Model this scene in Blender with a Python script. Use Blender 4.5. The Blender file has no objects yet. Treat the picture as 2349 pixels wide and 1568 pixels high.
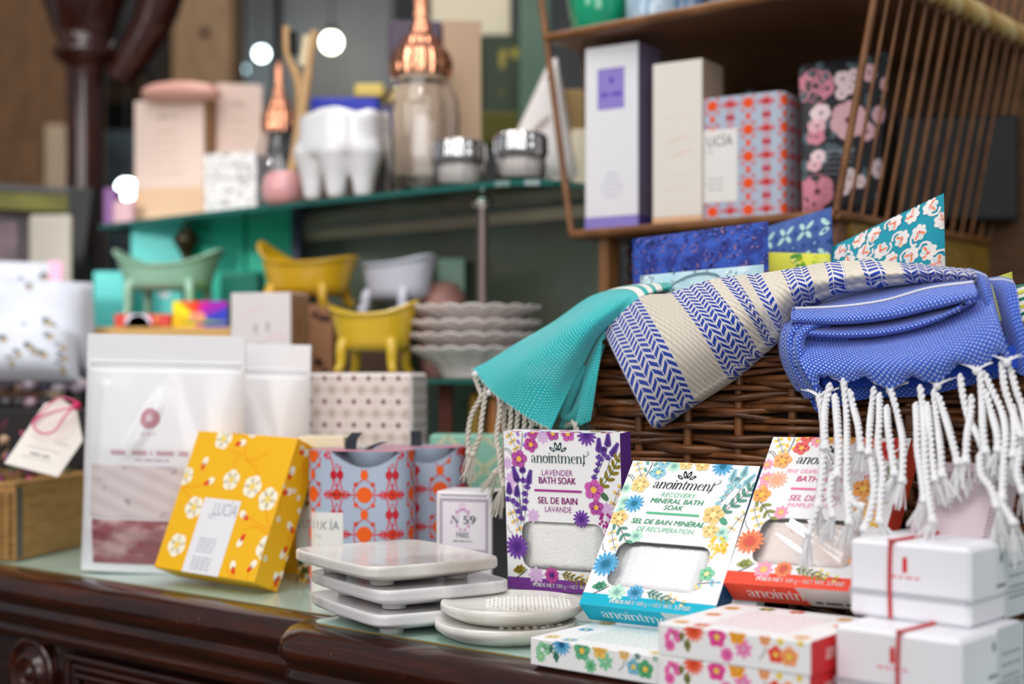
import bpy, bmesh, math, random
from mathutils import Matrix, Vector, Euler
random.seed(7)
PI = math.pi
sin, cos, rad = math.sin, math.cos, math.radians
S = bpy.context.scene
COL = S.collection
# ------------------------------------------------------------------ camera
# scale: metres; counter top is z=0; the camera is 0.18 m above it, looking along +Y
F, CX, HY, HC = 3260.0, 1174.5, 850.0, 0.18     # focal length in px, principal column, horizon row, lens height
cam = bpy.data.cameras.new('camera'); camo = bpy.data.objects.new('camera', cam); COL.objects.link(camo)
camo.location = (0, 0, HC); camo.rotation_euler = (PI/2, 0, 0)
cam.sensor_width = 36; cam.lens = 36*F/2349; cam.shift_y = (HY-784)/2349
cam.clip_start = 0.05; cam.clip_end = 60
cam.dof.use_dof = True; cam.dof.focus_distance = 0.97; cam.dof.aperture_fstop = 3.6; cam.dof.aperture_blades = 9
S.camera = camo
# ------------------------------------------------------------------ world, lights, exposure
w = bpy.data.worlds.new('world'); S.world = w; w.use_nodes = True
w.node_tree.nodes['Background'].inputs[0].default_value = (0.93, 0.95, 1.0, 1)
w.node_tree.nodes['Background'].inputs[1].default_value = 0.26
S.view_settings.view_transform = 'Standard'; S.view_settings.look = 'None'
S.view_settings.gamma = 1; S.view_settings.use_curve_mapping = False
S.view_settings.exposure = 0.0
def area(name, loc, target, size, power, col=(1, 1, 1), shape='SQUARE', sy=None):
    l = bpy.data.lights.new(name, 'AREA'); l.energy = power; l.size = size; l.color = col
    if sy: l.shape = 'RECTANGLE'; l.size_y = sy
    o = bpy.data.objects.new(name, l); COL.objects.link(o); o.location = loc
    o.rotation_euler = (Vector(target)-Vector(loc)).to_track_quat('-Z', 'Y').to_euler(); return o
def spot(name, loc, power, r=0.03, col=(1, 1, 1)):
    l = bpy.data.lights.new(name, 'POINT'); l.energy = power; l.shadow_soft_size = r; l.color = col
    o = bpy.data.objects.new(name, l); COL.objects.link(o); o.location = loc; return o
area('ceiling_light_panel', (-0.5, 0.2, 1.9), (0.0, 1.1, 0.1), 1.3, 18, (1, 0.97, 0.94))
area('ceiling_light_front', (0.7, -0.5, 1.5), (0.1, 1.2, 0.1), 0.9, 6, (1, 0.98, 0.97))
area('camera_fill_light', (-0.25, -1.9, 1.0), (0.1, 1.1, 0.1), 1.5, 27, (1, 0.98, 0.97))  # unseen fill added behind the camera to brighten the box fronts
area('left_fill_light', (-1.3, 0.2, 0.95), (-0.45, 1.7, 0.3), 0.7, 6, (1, 0.97, 0.94))  # unseen fill added at the left to brighten the lower hutch
def fill_spot(loc, target, power, deg):  # unseen spots added to brighten the dark hutch
    l = bpy.data.lights.new('hutch_fill_spot', 'SPOT'); l.energy = power; l.spot_size = rad(deg); l.spot_blend = .6; l.shadow_soft_size = .04; l.color = (1, .96, .92)
    o = bpy.data.objects.new('hutch_fill_spot', l); COL.objects.link(o); o.location = loc; o.rotation_euler = (Vector(target)-Vector(loc)).to_track_quat('-Z', 'Y').to_euler()
fill_spot((-.95, .75, .62), (-.36, 1.9, .26), 22, 24)
fill_spot((-.1, .5, 1.35), (-.12, 1.62, .42), 6, 24)
area('ceiling_light_back', (-0.4, 2.2, 2.2), (-0.3, 1.7, 0.3), 0.9, 16, (1, 0.95, 0.9))
for i, (x, y, z, e) in enumerate([(-0.75, 0.25, 1.25, 1.1), (-0.25, 0.1, 1.35, 1.0), (0.45, 0.2, 1.3, 1.0), (0.15, 0.75, 1.5, 1.3), (-0.5, 1.0, 1.5, 1.4)]):
    spot('glint_light', (x, y, z), e, 0.025, (1, 0.96, 0.92))  # unseen point lights added for small glints on glossy surfaces
# ------------------------------------------------------------------ placing helpers
def U(px, py, d): return Vector(((px-CX)/F*d, d, HC-(py-HY)/F*d))            # a point at depth d
def G(px, py, z=0.0): d = (HC-z)*F/(py-HY); return Vector(((px-CX)/F*d, d, z))  # a point on the level z
AN = rad(39.5); UX = Vector((cos(AN), -sin(AN), 0)); VX = Vector((sin(AN), cos(AN), 0))   # the sideboard's run and its depth direction
def ND(px, n): return n/(VX.y+VX.x*(px-CX)/F)
def N(px, py, n): return U(px, py, ND(px, n))                                # a point on the plane n metres in along VX
def NZ(px, z, n): d = ND(px, n); return Vector(((px-CX)/F*d, d, z))
def rot3(yaw, lean=0, roll=0): return Matrix.Rotation(yaw, 3, 'Z') @ Matrix.Rotation(lean, 3, 'X') @ Matrix.Rotation(roll, 3, 'Y')
# ------------------------------------------------------------------ materials
def lin(h):
    h = h.lstrip('#'); r = []
    for i in (0, 2, 4):
        c = int(h[i:i+2], 16)/255; r.append(c/12.92 if c <= .04045 else ((c+.055)/1.055)**2.4)
    return (*r, 1)
MATS = {}
def P(hexc, rough=.5, metal=0, spec=.5, hex2=None, scale=30, bump=0, bscale=200, coat=0, stretch=None, detail=3, lo=.35, hi=.65, sss=0):
    k = (hexc, rough, metal, spec, hex2, scale, bump, bscale, coat, stretch, detail, lo, hi, sss)
    if k in MATS: return MATS[k]
    m = bpy.data.materials.new('paint_'+hexc.strip('#')); m.use_nodes = True; nt = m.node_tree; b = nt.nodes['Principled BSDF']
    b.inputs['Base Color'].default_value = lin(hexc); b.inputs['Roughness'].default_value = rough
    b.inputs['Metallic'].default_value = metal; b.inputs['Specular IOR Level'].default_value = spec
    b.inputs['Coat Weight'].default_value = coat; b.inputs['Coat Roughness'].default_value = .08
    if sss: b.inputs['Subsurface Weight'].default_value = sss; b.inputs['Subsurface Scale'].default_value = .01
    tc = None
    if hex2 or bump:
        tc = nt.nodes.new('ShaderNodeTexCoord'); mp = nt.nodes.new('ShaderNodeMapping'); nt.links.new(tc.outputs['Object'], mp.inputs['Vector'])
        if stretch: mp.inputs['Scale'].default_value = stretch
    if hex2:
        n = nt.nodes.new('ShaderNodeTexNoise'); n.inputs['Scale'].default_value = scale; n.inputs['Detail'].default_value = detail
        nt.links.new(mp.outputs[0], n.inputs['Vector'])
        cr = nt.nodes.new('ShaderNodeValToRGB'); cr.color_ramp.elements[0].color = lin(hexc); cr.color_ramp.elements[1].color = lin(hex2)
        cr.color_ramp.elements[0].position = lo; cr.color_ramp.elements[1].position = hi
        nt.links.new(n.outputs['Fac'], cr.inputs[0]); nt.links.new(cr.outputs[0], b.inputs['Base Color'])
    if bump:
        n2 = nt.nodes.new('ShaderNodeTexNoise'); n2.inputs['Scale'].default_value = bscale; n2.inputs['Detail'].default_value = 2
        nt.links.new(mp.outputs[0], n2.inputs['Vector'])
        bp = nt.nodes.new('ShaderNodeBump'); bp.inputs['Strength'].default_value = bump; bp.inputs['Distance'].default_value = .002
        nt.links.new(n2.outputs['Fac'], bp.inputs['Height']); nt.links.new(bp.outputs[0], b.inputs['Normal'])
    MATS[k] = m; return m
def ink(h, rough=.5): return P(h, rough, spec=.2)
def glassy(name, tint, gloss=.5, rough=0.02):
    """thin clear sheet: a tinted see-through layer under a Fresnel gloss"""
    if name in MATS: return MATS[name]
    m = bpy.data.materials.new(name); m.use_nodes = True; nt = m.node_tree; nt.nodes.clear()
    o = nt.nodes.new('ShaderNodeOutputMaterial'); mx = nt.nodes.new('ShaderNodeMixShader'); t = nt.nodes.new('ShaderNodeBsdfTransparent')
    g = nt.nodes.new('ShaderNodeBsdfGlossy'); fr = nt.nodes.new('ShaderNodeFresnel'); fr.inputs[0].default_value = 1.3+gloss*.4
    t.inputs[0].default_value = lin(tint); g.inputs['Roughness'].default_value = rough
    nt.links.new(fr.outputs[0], mx.inputs[0]); nt.links.new(t.outputs[0], mx.inputs[1]); nt.links.new(g.outputs[0], mx.inputs[2]); nt.links.new(mx.outputs[0], o.inputs[0])
    MATS[name] = m; return m
def glass(name, tint, ior=1.45, rough=0):
    if name in MATS: return MATS[name]
    m = bpy.data.materials.new(name); m.use_nodes = True; b = m.node_tree.nodes['Principled BSDF']
    b.inputs['Base Color'].default_value = lin(tint); b.inputs['Transmission Weight'].default_value = 1; b.inputs['IOR'].default_value = ior; b.inputs['Roughness'].default_value = rough
    MATS[name] = m; return m
def glow(name, col, e):
    if name in MATS: return MATS[name]
    m = bpy.data.materials.new(name); m.use_nodes = True; b = m.node_tree.nodes['Principled BSDF']
    b.inputs['Emission Color'].default_value = lin(col); b.inputs['Emission Strength'].default_value = e; MATS[name] = m; return m
def wood(name, a, b, c, scale=(1, 1, 12), rough=.3, coat=.3, wear=None, along=0):
    if name in MATS: return MATS[name]
    m = bpy.data.materials.new(name); m.use_nodes = True; nt = m.node_tree; bs = nt.nodes['Principled BSDF']
    tc = nt.nodes.new('ShaderNodeTexCoord'); mp = nt.nodes.new('ShaderNodeMapping'); mp.inputs['Scale'].default_value = scale
    n = nt.nodes.new('ShaderNodeTexNoise'); n.inputs['Scale'].default_value = 14; n.inputs['Detail'].default_value = 8; n.inputs['Roughness'].default_value = .65; n.inputs['Distortion'].default_value = .5
    cr = nt.nodes.new('ShaderNodeValToRGB'); e = cr.color_ramp.elements; e[0].color = lin(a); e[0].position = .3; e[1].color = lin(c); e[1].position = .75
    x = e.new(.5); x.color = lin(b)
    if along:
        m0 = nt.nodes.new('ShaderNodeMapping'); m0.inputs['Rotation'].default_value = (0, 0, along); nt.links.new(tc.outputs['Object'], m0.inputs[0]); nt.links.new(m0.outputs[0], mp.inputs[0])
    else: nt.links.new(tc.outputs['Object'], mp.inputs[0])
    nt.links.new(mp.outputs[0], n.inputs['Vector']); nt.links.new(n.outputs['Fac'], cr.inputs[0])
    out = cr.outputs[0]
    if wear:
        n2 = nt.nodes.new('ShaderNodeTexNoise'); n2.inputs['Scale'].default_value = 30; n2.inputs['Detail'].default_value = 10; n2.inputs['Roughness'].default_value = .7
        nt.links.new(tc.outputs['Object'], n2.inputs['Vector'])
        r2 = nt.nodes.new('ShaderNodeValToRGB'); r2.color_ramp.elements[0].position = .66; r2.color_ramp.elements[1].position = .70
        nt.links.new(n2.outputs['Fac'], r2.inputs[0]); mx = nt.nodes.new('ShaderNodeMixRGB'); mx.inputs[2].default_value = lin(wear)
        nt.links.new(r2.outputs[0], mx.inputs[0]); nt.links.new(out, mx.inputs[1]); out = mx.outputs[0]
    nt.links.new(out, bs.inputs['Base Color'])
    bp = nt.nodes.new('ShaderNodeBump'); bp.inputs['Strength'].default_value = .25; bp.inputs['Distance'].default_value = .0015
    nt.links.new(n.outputs['Fac'], bp.inputs['Height']); nt.links.new(bp.outputs[0], bs.inputs['Normal'])
    bs.inputs['Roughness'].default_value = rough; bs.inputs['Coat Weight'].default_value = coat; bs.inputs['Coat Roughness'].default_value = .12
    MATS[name] = m; return m
# ------------------------------------------------------------------ mesh builder
def cr(pts, t):
    """Catmull-Rom through pts, t in 0..len-1"""
    n = len(pts); i = min(int(t), n-2); f = t-i
    p1, p2 = pts[i], pts[i+1]; p0 = pts[i-1] if i else p1*2-p2; p3 = pts[i+2] if i+2 < n else p2*2-p1
    return .5*((2*p1)+(p2-p0)*f+(2*p0-5*p1+4*p2-p3)*f*f+(3*p1-p0-3*p2+p3)*f**3)
def crpath(pts, n): pts = [Vector(p) for p in pts]; return [cr(pts, (len(pts)-1)*i/(n-1)) for i in range(n)]
class MB:
    def __init__(s): s.V = []; s.Fc = []; s.Mi = []; s.M = []; s.Sm = []; s.UV = {}
    def mi(s, m):
        if m not in s.M: s.M.append(m)
        return s.M.index(m)
    def poly(s, pts, m, sm=False, uv=None):
        b = len(s.V); s.V += [Vector(p) for p in pts]
        if uv: s.UV[len(s.Fc)] = uv
        s.Fc.append(list(range(b, b+len(pts)))); s.Mi.append(s.mi(m)); s.Sm.append(sm)
    def mesh(s, vs, fs, m, sm=False):
        b = len(s.V); s.V += [Vector(v) for v in vs]; k = s.mi(m)
        for f in fs: s.Fc.append([b+i for i in f]); s.Mi.append(k); s.Sm.append(sm)
    def box(s, lo, hi, m, T=None, r=0, seg=2):
        bm = bmesh.new(); bmesh.ops.create_cube(bm, size=1); lo, hi = Vector(lo), Vector(hi)
        for v in bm.verts: v.co = Vector([lo[i]+(v.co[i]+.5)*(hi[i]-lo[i]) for i in range(3)])
        if r: bmesh.ops.bevel(bm, geom=bm.edges[:], offset=r, segments=seg, affect='EDGES', profile=.5)
        bm.verts.index_update()
        vs = [(T @ v.co if T else v.co.copy()) for v in bm.verts]; fs = [[v.index for v in f.verts] for f in bm.faces]; bm.free()
        s.mesh(vs, fs, m, False)
    def grid(s, R, m, sm=True, cu=False, cv=False, uv=None):
        nu, nv = len(R), len(R[0]); b = len(s.V); k = s.mi(m)
        for r in R: s.V += [Vector(p) for p in r]
        for i in range(nu if cu else nu-1):
            for j in range(nv if cv else nv-1):
                q = [(i, j), ((i+1) % nu, j), ((i+1) % nu, (j+1) % nv), (i, (j+1) % nv)]
                if uv: s.UV[len(s.Fc)] = [uv[a][c] for a, c in q]
                s.Fc.append([b+a*nv+c for a, c in q]); s.Mi.append(k); s.Sm.append(sm)
    def tube(s, path, r, m, seg=8, cap=True, flat=1.0):
        path = [Vector(p) for p in path]; n = len(path); rings = []; t0 = None
        for i, p in enumerate(path):
            t = (path[min(i+1, n-1)]-path[max(i-1, 0)]).normalized()
            if t0 is None: a = t.orthogonal().normalized()
            else: a = (a-t*a.dot(t)).normalized()
            b = t.cross(a); t0 = t; rr = r(i/(n-1)) if callable(r) else r
            rings.append([p+a*rr*cos(2*PI*j/seg)+b*rr*flat*sin(2*PI*j/seg) for j in range(seg)])
        s.grid(rings, m, True, cv=True)
        if cap: s.poly(rings[0][::-1], m); s.poly(rings[-1], m)
    def lathe(s, prof, m, seg=32, T=None, fn=None, cap=True):
        R = []
        for r, z in prof:
            ring = []
            for j in range(seg):
                a = 2*PI*j/seg; rr, zz = (fn(r, z, a) if fn else (r, z)); p = Vector((rr*cos(a), rr*sin(a), zz)); ring.append(T @ p if T else p)
            R.append(ring)
        s.grid(R, m, True, cv=True)
        if cap:
            if prof[0][0] > 1e-6: s.poly(R[0][::-1], m)
            if prof[-1][0] > 1e-6: s.poly(R[-1], m)
    def ball(s, c, r, m, seg=10, rings=6, sc=(1, 1, 1)):
        c = Vector(c); s.grid([[c+Vector((r*sc[0]*sin(PI*i/rings)*cos(2*PI*j/seg), r*sc[1]*sin(PI*i/rings)*sin(2*PI*j/seg), r*sc[2]*cos(PI*i/rings))) for j in range(seg)] for i in range(rings+1)], m, True, cv=True)
    def build(s, name, parent=None, off=None, weld=False, normals=True, auto=None):
        me = bpy.data.meshes.new(name); o = Vector(off) if off is not None else Vector()
        me.from_pydata([v-o for v in s.V], [], s.Fc)
        for m in s.M: me.materials.append(m)
        me.polygons.foreach_set('material_index', s.Mi); me.polygons.foreach_set('use_smooth', s.Sm)
        if s.UV:
            l = me.uv_layers.new(name='UVMap')
            for fi, u in s.UV.items():
                for li, q in zip(me.polygons[fi].loop_indices, u): l.data[li].uv = q
        if weld or normals:
            bm = bmesh.new(); bm.from_mesh(me)
            if weld: bmesh.ops.remove_doubles(bm, verts=bm.verts, dist=1e-6)
            if normals: bmesh.ops.recalc_face_normals(bm, faces=bm.faces)
            bm.to_mesh(me); bm.free()
        me.update(); ob = bpy.data.objects.new(name, me); COL.objects.link(ob)
        if parent: ob.parent = parent
        return ob
def tag(o, label, cat, group=None, kind=None):
    o['label'] = label; o['category'] = cat
    if group: o['group'] = group
    if kind: o['kind'] = kind
    return o
def thing(name, label, cat, loc=(0, 0, 0), rot=None, group=None):
    o = bpy.data.objects.new(name, None); COL.objects.link(o); o.empty_display_size = .02; o.location = loc
    if rot is not None: o.rotation_euler = rot.to_euler()
    return tag(o, label, cat, group)
def struct(name, mb, off=None): o = mb.build(name, off=off); o['kind'] = 'structure'; return o
def rz(a): return Matrix.Rotation(a, 3, 'Z')
# ------------------------------------------------------------------ printed art: flat convex pieces laid on a face, inside the face's own mesh
def clip(poly, x0, y0, x1, y1):
    for ax, lim, sg in ((0, x0, 1), (0, x1, -1), (1, y0, 1), (1, y1, -1)):
        out = []; n = len(poly)
        for i in range(n):
            a, b = poly[i], poly[(i+1) % n]; da, db = sg*(a[ax]-lim), sg*(b[ax]-lim)
            if da >= 0: out.append(a)
            if (da >= 0) != (db >= 0): t = da/(da-db); out.append((a[0]+(b[0]-a[0])*t, a[1]+(b[1]-a[1])*t))
        poly = out
        if len(poly) < 3: return []
    return poly
TEXTS = {}
def text_mesh(txt, bold=0.0):
    k = (txt, bold)
    if k in TEXTS: return TEXTS[k]
    c = bpy.data.curves.new('lettering', 'FONT'); c.body = txt; c.size = 1; c.offset = bold; c.resolution_u = 3
    o = bpy.data.objects.new('lettering', c); COL.objects.link(o); dg = bpy.context.evaluated_depsgraph_get()
    me = bpy.data.meshes.new_from_object(o.evaluated_get(dg))
    vs = [(v.co.x, v.co.y) for v in me.vertices]; fs = [tuple(p.vertices) for p in me.polygons]
    COL.objects.unlink(o); bpy.data.objects.remove(o); bpy.data.curves.remove(c); bpy.data.meshes.remove(me)
    TEXTS[k] = (vs, fs); return vs, fs
class Art:
    """2-D drawing in metres on a W x H rectangle"""
    def __init__(s, W, H): s.W, s.H = W, H; s.L = []; s.lay = 1
    def p(s, poly, m, lay=None): s.L.append((poly, m, lay or s.lay))
    def up(s): s.lay += 1
    def ell(s, cx, cy, rx, ry, a, m, n=9):
        c, d = cos(a), sin(a); s.p([(cx+rx*cos(2*PI*i/n)*c-ry*sin(2*PI*i/n)*d, cy+rx*cos(2*PI*i/n)*d+ry*sin(2*PI*i/n)*c) for i in range(n)], m)
    def rect(s, x0, y0, x1, y1, m): s.p([(x0, y0), (x1, y0), (x1, y1), (x0, y1)], m)
    def line(s, pts, wd, m):
        n = len(pts); W = wd if isinstance(wd, (list, tuple)) else [wd]*n; L = []
        for i in range(n):
            a, b = pts[max(i-1, 0)], pts[min(i+1, n-1)]; dx, dy = b[0]-a[0], b[1]-a[1]; l = math.hypot(dx, dy) or 1
            nx, ny = -dy/l*W[i]/2, dx/l*W[i]/2; L.append(((pts[i][0]+nx, pts[i][1]+ny), (pts[i][0]-nx, pts[i][1]-ny)))
        for i in range(n-1): s.p([L[i][0], L[i][1], L[i+1][1], L[i+1][0]], m)
    def curve(s, pts, wd, m, n=10):
        q = [(v.x, v.y) for v in crpath([(a, b, 0) for a, b in pts], n)]
        if isinstance(wd, (list, tuple)):
            k = len(wd); ww = [wd[min(int(i*(k-1)/(n-1)), k-2)]+(wd[min(int(i*(k-1)/(n-1))+1, k-1)]-wd[min(int(i*(k-1)/(n-1)), k-2)])*(i*(k-1)/(n-1)-min(int(i*(k-1)/(n-1)), k-2)) for i in range(n)]
        else: ww = wd
        s.line(q, ww, m)
    def star(s, cx, cy, r, n, m, inner=.55, a0=0):
        k = n*2; q = [(cx+(r if i % 2 else r*inner)*cos(a0+PI*i/n), cy+(r if i % 2 else r*inner)*sin(a0+PI*i/n)) for i in range(k)]
        for i in range(k): s.p([(cx, cy), q[i], q[(i+1) % k]], m)
    def flower(s, cx, cy, r, n, m, mc=None, wide=.5, a0=.3, md=None, rc=.28):
        for i in range(n):
            a = a0+2*PI*i/n; s.ell(cx+r*.5*cos(a), cy+r*.5*sin(a), r*.42, r*wide*.68, a, m)
        s.up()
        if md:
            for i in range(n):
                a = a0+2*PI*i/n; s.line([(cx+r*.3*cos(a), cy+r*.3*sin(a)), (cx+r*.75*cos(a), cy+r*.75*sin(a))], r*.05, md)
        if mc: s.ell(cx, cy, r*rc, r*rc, 0, mc)
        s.up()
    def daisy(s, cx, cy, r, m, mc, n=13, md=None): s.flower(cx, cy, r*.92, n, m, mc, wide=.19, md=md, rc=.28)
    def leaf(s, x, y, l, a, m, wd=.34): s.ell(x+l*.5*cos(a), y+l*.5*sin(a), l*.5, l*wd*.5, a, m, 8)
    def branch(s, pts, m, ms, l, n=5, wd=.42, sw=.0005):
        q = [(v.x, v.y) for v in crpath([(a, b, 0) for a, b in pts], n*2+1)]; s.line(q, sw, ms)
        for i in range(n):
            j = 2*i+1; a = math.atan2(q[j+1][1]-q[j-1][1], q[j+1][0]-q[j-1][0])
            for sg in (1, -1): s.leaf(q[j][0], q[j][1], l, a+sg*.75, m, wd)
        s.leaf(q[-1][0], q[-1][1], l, a, m, wd); s.up()
    def berries(s, pts, m, ms, r, n=3):
        q = [(v.x, v.y) for v in crpath([(a, b, 0) for a, b in pts], n*2+1)]; s.line(q, r*.22, ms)
        for i in range(n):
            j = 2*i+1; a = math.atan2(q[j+1][1]-q[j-1][1], q[j+1][0]-q[j-1][0])+PI/2
            for sg in (1, -1):
                s.ell(q[j][0]+sg*r*1.25*cos(a), q[j][1]+sg*r*1.25*sin(a), r, r, 0, m)
        s.up()
        for i in range(n):
            j = 2*i+1; a = math.atan2(q[j+1][1]-q[j-1][1], q[j+1][0]-q[j-1][0])+PI/2
            for sg in (1, -1): s.ell(q[j][0]+sg*r*.55*cos(a), q[j][1]+sg*r*.55*sin(a), r*.3, r*.3, 0, ms, 6)
        s.up()
    def spike(s, x0, y0, x1, y1, m, ms, r, n=5, stem=None):
        if stem: s.curve([stem, ((stem[0]+x0)/2+.0006, (stem[1]+y0)/2), (x0, y0), (x1, y1)], .0004, ms, 8); s.up()
        for i in range(n+1):
            t = i/n; x, y = x0+(x1-x0)*t, y0+(y1-y0)*t; a = math.atan2(y1-y0, x1-x0); k = r*(1-.45*t)
            for sg in (1, 0, -1): s.leaf(x, y, k*1.3, a+sg*.8, m, .6)
        s.up()
    def umbel(s, cx, cy, r, m, mc, n=34):
        rs = random.Random(5)
        for i in range(n):
            a = rs.random()*2*PI; q = r*math.sqrt(rs.random()); s.star(cx+q*cos(a), cy+q*sin(a), r*.2, 5, m, .45, rs.random())
        s.up()
    def oak(s, x, y, l, a, m):
        s.leaf(x, y, l, a, m, .4)
        for t in (.25, .5):
            for sg in (1, -1): s.leaf(x+l*t*cos(a), y+l*t*sin(a), l*.42, a+sg*.8, m, .5)
        s.up()
    def text(s, txt, cx, cy, h, m, wid=None, shear=0, bold=0, rot=0, left=False):
        vs, fs = text_mesh(txt, min(bold, 0))
        if bold > 0:
            for dx in (-1, 0, 1): s.text(txt, cx+dx*bold*h*1.1, cy, h, m, wid*.985 if wid else None, shear, 0, rot, left)
        if not vs: return
        x0 = min(v[0] for v in vs); x1 = max(v[0] for v in vs); cap = .7; sy = h/cap; sx = (wid/(x1-x0)) if wid else sy
        c, d = cos(rot), sin(rot); q = []
        for x, y in vs:
            X = (x-(x0 if left else (x0+x1)/2))*sx; Y = (y-cap/2)*sy; X += Y*shear; q.append((cx+X*c-Y*d, cy+X*d+Y*c))
        for f in fs: s.p([q[i] for i in f], m)
    def fake(s, cx, cy, wd, h, m, seed=1):
        """a line of print too small to read: short dashes"""
        rs = random.Random(seed); x = cx-wd/2
        while x < cx+wd/2:
            l = h*(.8+2.2*rs.random()); s.rect(x, cy-h*.3, min(x+l, cx+wd/2), cy+h*.3, m); x += l+h*.5
    def logo(s, cx, cy, wd, m, shear=0, txt='anointment', crown=True):
        A = {}
        def st(x, y0=0, y1=1, f=1): return [([(x, y0), (x, y1)], [.2, .2]), ([(x-.16, .02), (x+.16, .02)], [.05, .05])]+([([(x-.18, y1-.06), (x, y1)], [.05, .09])] if f else [])
        arch = lambda x: [([(x+.05, .62), (x+.2, .93), (x+.4, 1.0), (x+.54, .78)], [.05, .07, .12, .19]), ([(x+.56, .8), (x+.56, 0)], [.2, .2]), ([(x+.4, .02), (x+.72, .02)], [.05, .05])]
        ov = lambda cx_, rx: [([(cx_+rx*cos(2*PI*i/14), .5+.5*sin(2*PI*i/14)) for i in range(15)], [.05+.15*abs(cos(2*PI*i/14)) for i in range(15)])]
        A['n'] = (st(.16)+arch(.16), .96); A['m'] = (st(.16)+arch(.16)+arch(.72), 1.52); A['o'] = (ov(.42, .34), .88); A['i'] = (st(.18)+[([(.1, 1.3), (.28, 1.3)], [.18, .18])], .42)
        A['a'] = ([([(.62, .78), (.62, .1)], [.2, .2]), ([(.12, .72), (.22, .95), (.42, 1), (.6, .82)], [.16, .07, .09, .2]), ([(.6, .58), (.3, .5), (.14, .27), (.25, .02), (.45, .06), (.6, .25)], [.05, .08, .2, .1, .06, .05]), ([(.62, .12), (.72, 0), (.85, .08)], [.12, .07, .05])], .9)
        A['t'] = ([([(.22, 1.35), (.22, .18), (.3, .02), (.48, .1)], [.12, .19, .12, .05]), ([(0, .97), (.48, .97)], [.07, .07])], .55)
        A['e'] = ([([(.1, .56), (.68, .56)], [.06, .06]), ([(.68, .56), (.63, .86), (.42, 1), (.18, .82), (.09, .5), (.2, .14), (.44, 0), (.7, .2)], [.15, .1, .07, .18, .2, .16, .08, .05])], .82)
        tot = sum(A[ch][1] for ch in txt); k = wd/tot; x = 0
        def put(strokes, x):
            for pts, ws in strokes: s.line([(cx-wd/2+(x+a+(b-.5)*shear)*k, cy+(b-.5)*k) for a, b in pts], [q*k*.88 for q in ws], m)
        for ch in txt:
            put(A[ch][0], x); x += A[ch][1]
        if txt == 'anointment':
            put([([(-.1, 1.0), (.25, 1.1), (.5, 1.35), (.5, 1.62), (.3, 1.7), (.22, 1.5)], [.06, .08, .1, .08, .06, .05]), ([(-.3, .16), (-.33, -.25), (-.45, -.35)], [.16, .14, .05])], x-.1)
            put([([(1.5, .98), (2.4, .72), (3.4, .98), (4.2, .75)], [.03, .06, .06, .03])], 0)
        if crown:
            LV = ((.28, 1.25), (-.28, 1.25), (1.0, 1.05), (-1.0, 1.05))
            for a, l in LV: s.leaf(cx+(.42*a+.0)*k*1.5*.7, cy+k*(1.12+(.1 if abs(a) < .5 else 0)), l*k, PI/2-a, m, .42)
            s.up()
            for a, l in LV: s.leaf(cx+(.42*a)*k*1.5*.7+.24*l*k*sin(a), cy+k*(1.12+(.1 if abs(a) < .5 else 0))+.24*l*k*cos(a), l*k*.46, PI/2-a, WHITE, .3)
        s.up()
    def emit(s, mb, fn, step=.0000035, x0=None, y0=None, x1=None, y1=None, hole=None):
        """fn(x,y,h) -> 3-D point h above the face"""
        for poly, m, lay in s.L:
            q = clip(poly, 0 if x0 is None else x0, 0 if y0 is None else y0, s.W if x1 is None else x1, s.H if y1 is None else y1)
            if not q: continue
            if hole and all(hole[0] < a < hole[2] and hole[1] < b < hole[3] for a, b in q): continue
            mb.poly([fn(a, b, .00006+step*lay) for a, b in q], m)
def face(o, ex, ey, n):
    o, ex, ey, n = Vector(o), Vector(ex), Vector(ey), Vector(n); return lambda x, y, h: o+ex*x+ey*y+n*h
WHITE = ink('#f1f0f1')
# ================================================================== setting
b = MB(); b.box((-6, -1.5, -.95), (6, 6.5, -.9), wood('floor_boards', '#3a2a1e', '#4a3626', '#5a4432', (1, 6, 1), .5, .1)); struct('floor', b)
GW = P('#6b6d70', .9, hex2='#4f4c48', scale=1.2)
b = MB(); b.box((-6, 5.0, -.9), (6, 5.1, 3.2), GW); struct('wall_back', b)
BRN = wood('rough_brown_board', '#4a3220', '#6b4c30', '#7d5c3d', (6, 6, 1), .8, 0)
b = MB(); b.box((-3.2, 2.95, -.9), (-.86, 3.0, 2.4), BRN); struct('wall_left', b)
# ------------------------------------------------------------------ sideboard: swept moulding, glass-covered top in two breaks
MAH = wood('mahogany', '#170602', '#300f05', '#54230d', (.6, 7, 7), .2, .5, '#6b4426', AN)
MAH2 = wood('mahogany_dark', '#120402', '#220a05', '#341207', (.6, 7, 7), .25, .5, None, AN)
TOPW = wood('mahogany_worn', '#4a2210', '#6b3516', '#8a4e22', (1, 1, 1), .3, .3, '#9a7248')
LINO = P('#a9cabd', .35, hex2='#bcd8cc', scale=220, bump=.05, coat=.8, lo=.3, hi=.7)
GE = P('#b9a877', .3, metal=.5)
n1, n2 = .723, .695
sb = thing('sideboard', 'carved dark mahogany sideboard with moulded edge and pale green glass-covered top', 'sideboard', (0, 1.2, -.9))
PROF = [(-.05, -.001), (0, -.001), (.010, -.0012), (.019, -.004), (.0255, -.010), (.0275, -.017), (.0255, -.024), (.021, -.028), (.0205, -.031), (.0225, -.035), (.022, -.041), (.016, -.047), (.0145, -.050), (.0165, -.054), (.015, -.060), (.007, -.064), (0.003, -.066)]
def un(u, n, z): return UX*u+VX*n+Vector((0, 0, z))
cu = G(686, 1428).dot(UX); u_end = 1.6
def sweep(path, normals, name):
    m = MB(); R = []
    for p, nr in zip(path, normals): R.append([p+nr*a+Vector((0, 0, z)) for a, z in PROF])
    m.grid(R, MAH); m.build(name, sb, off=(0, 1.2, -.9))
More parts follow.
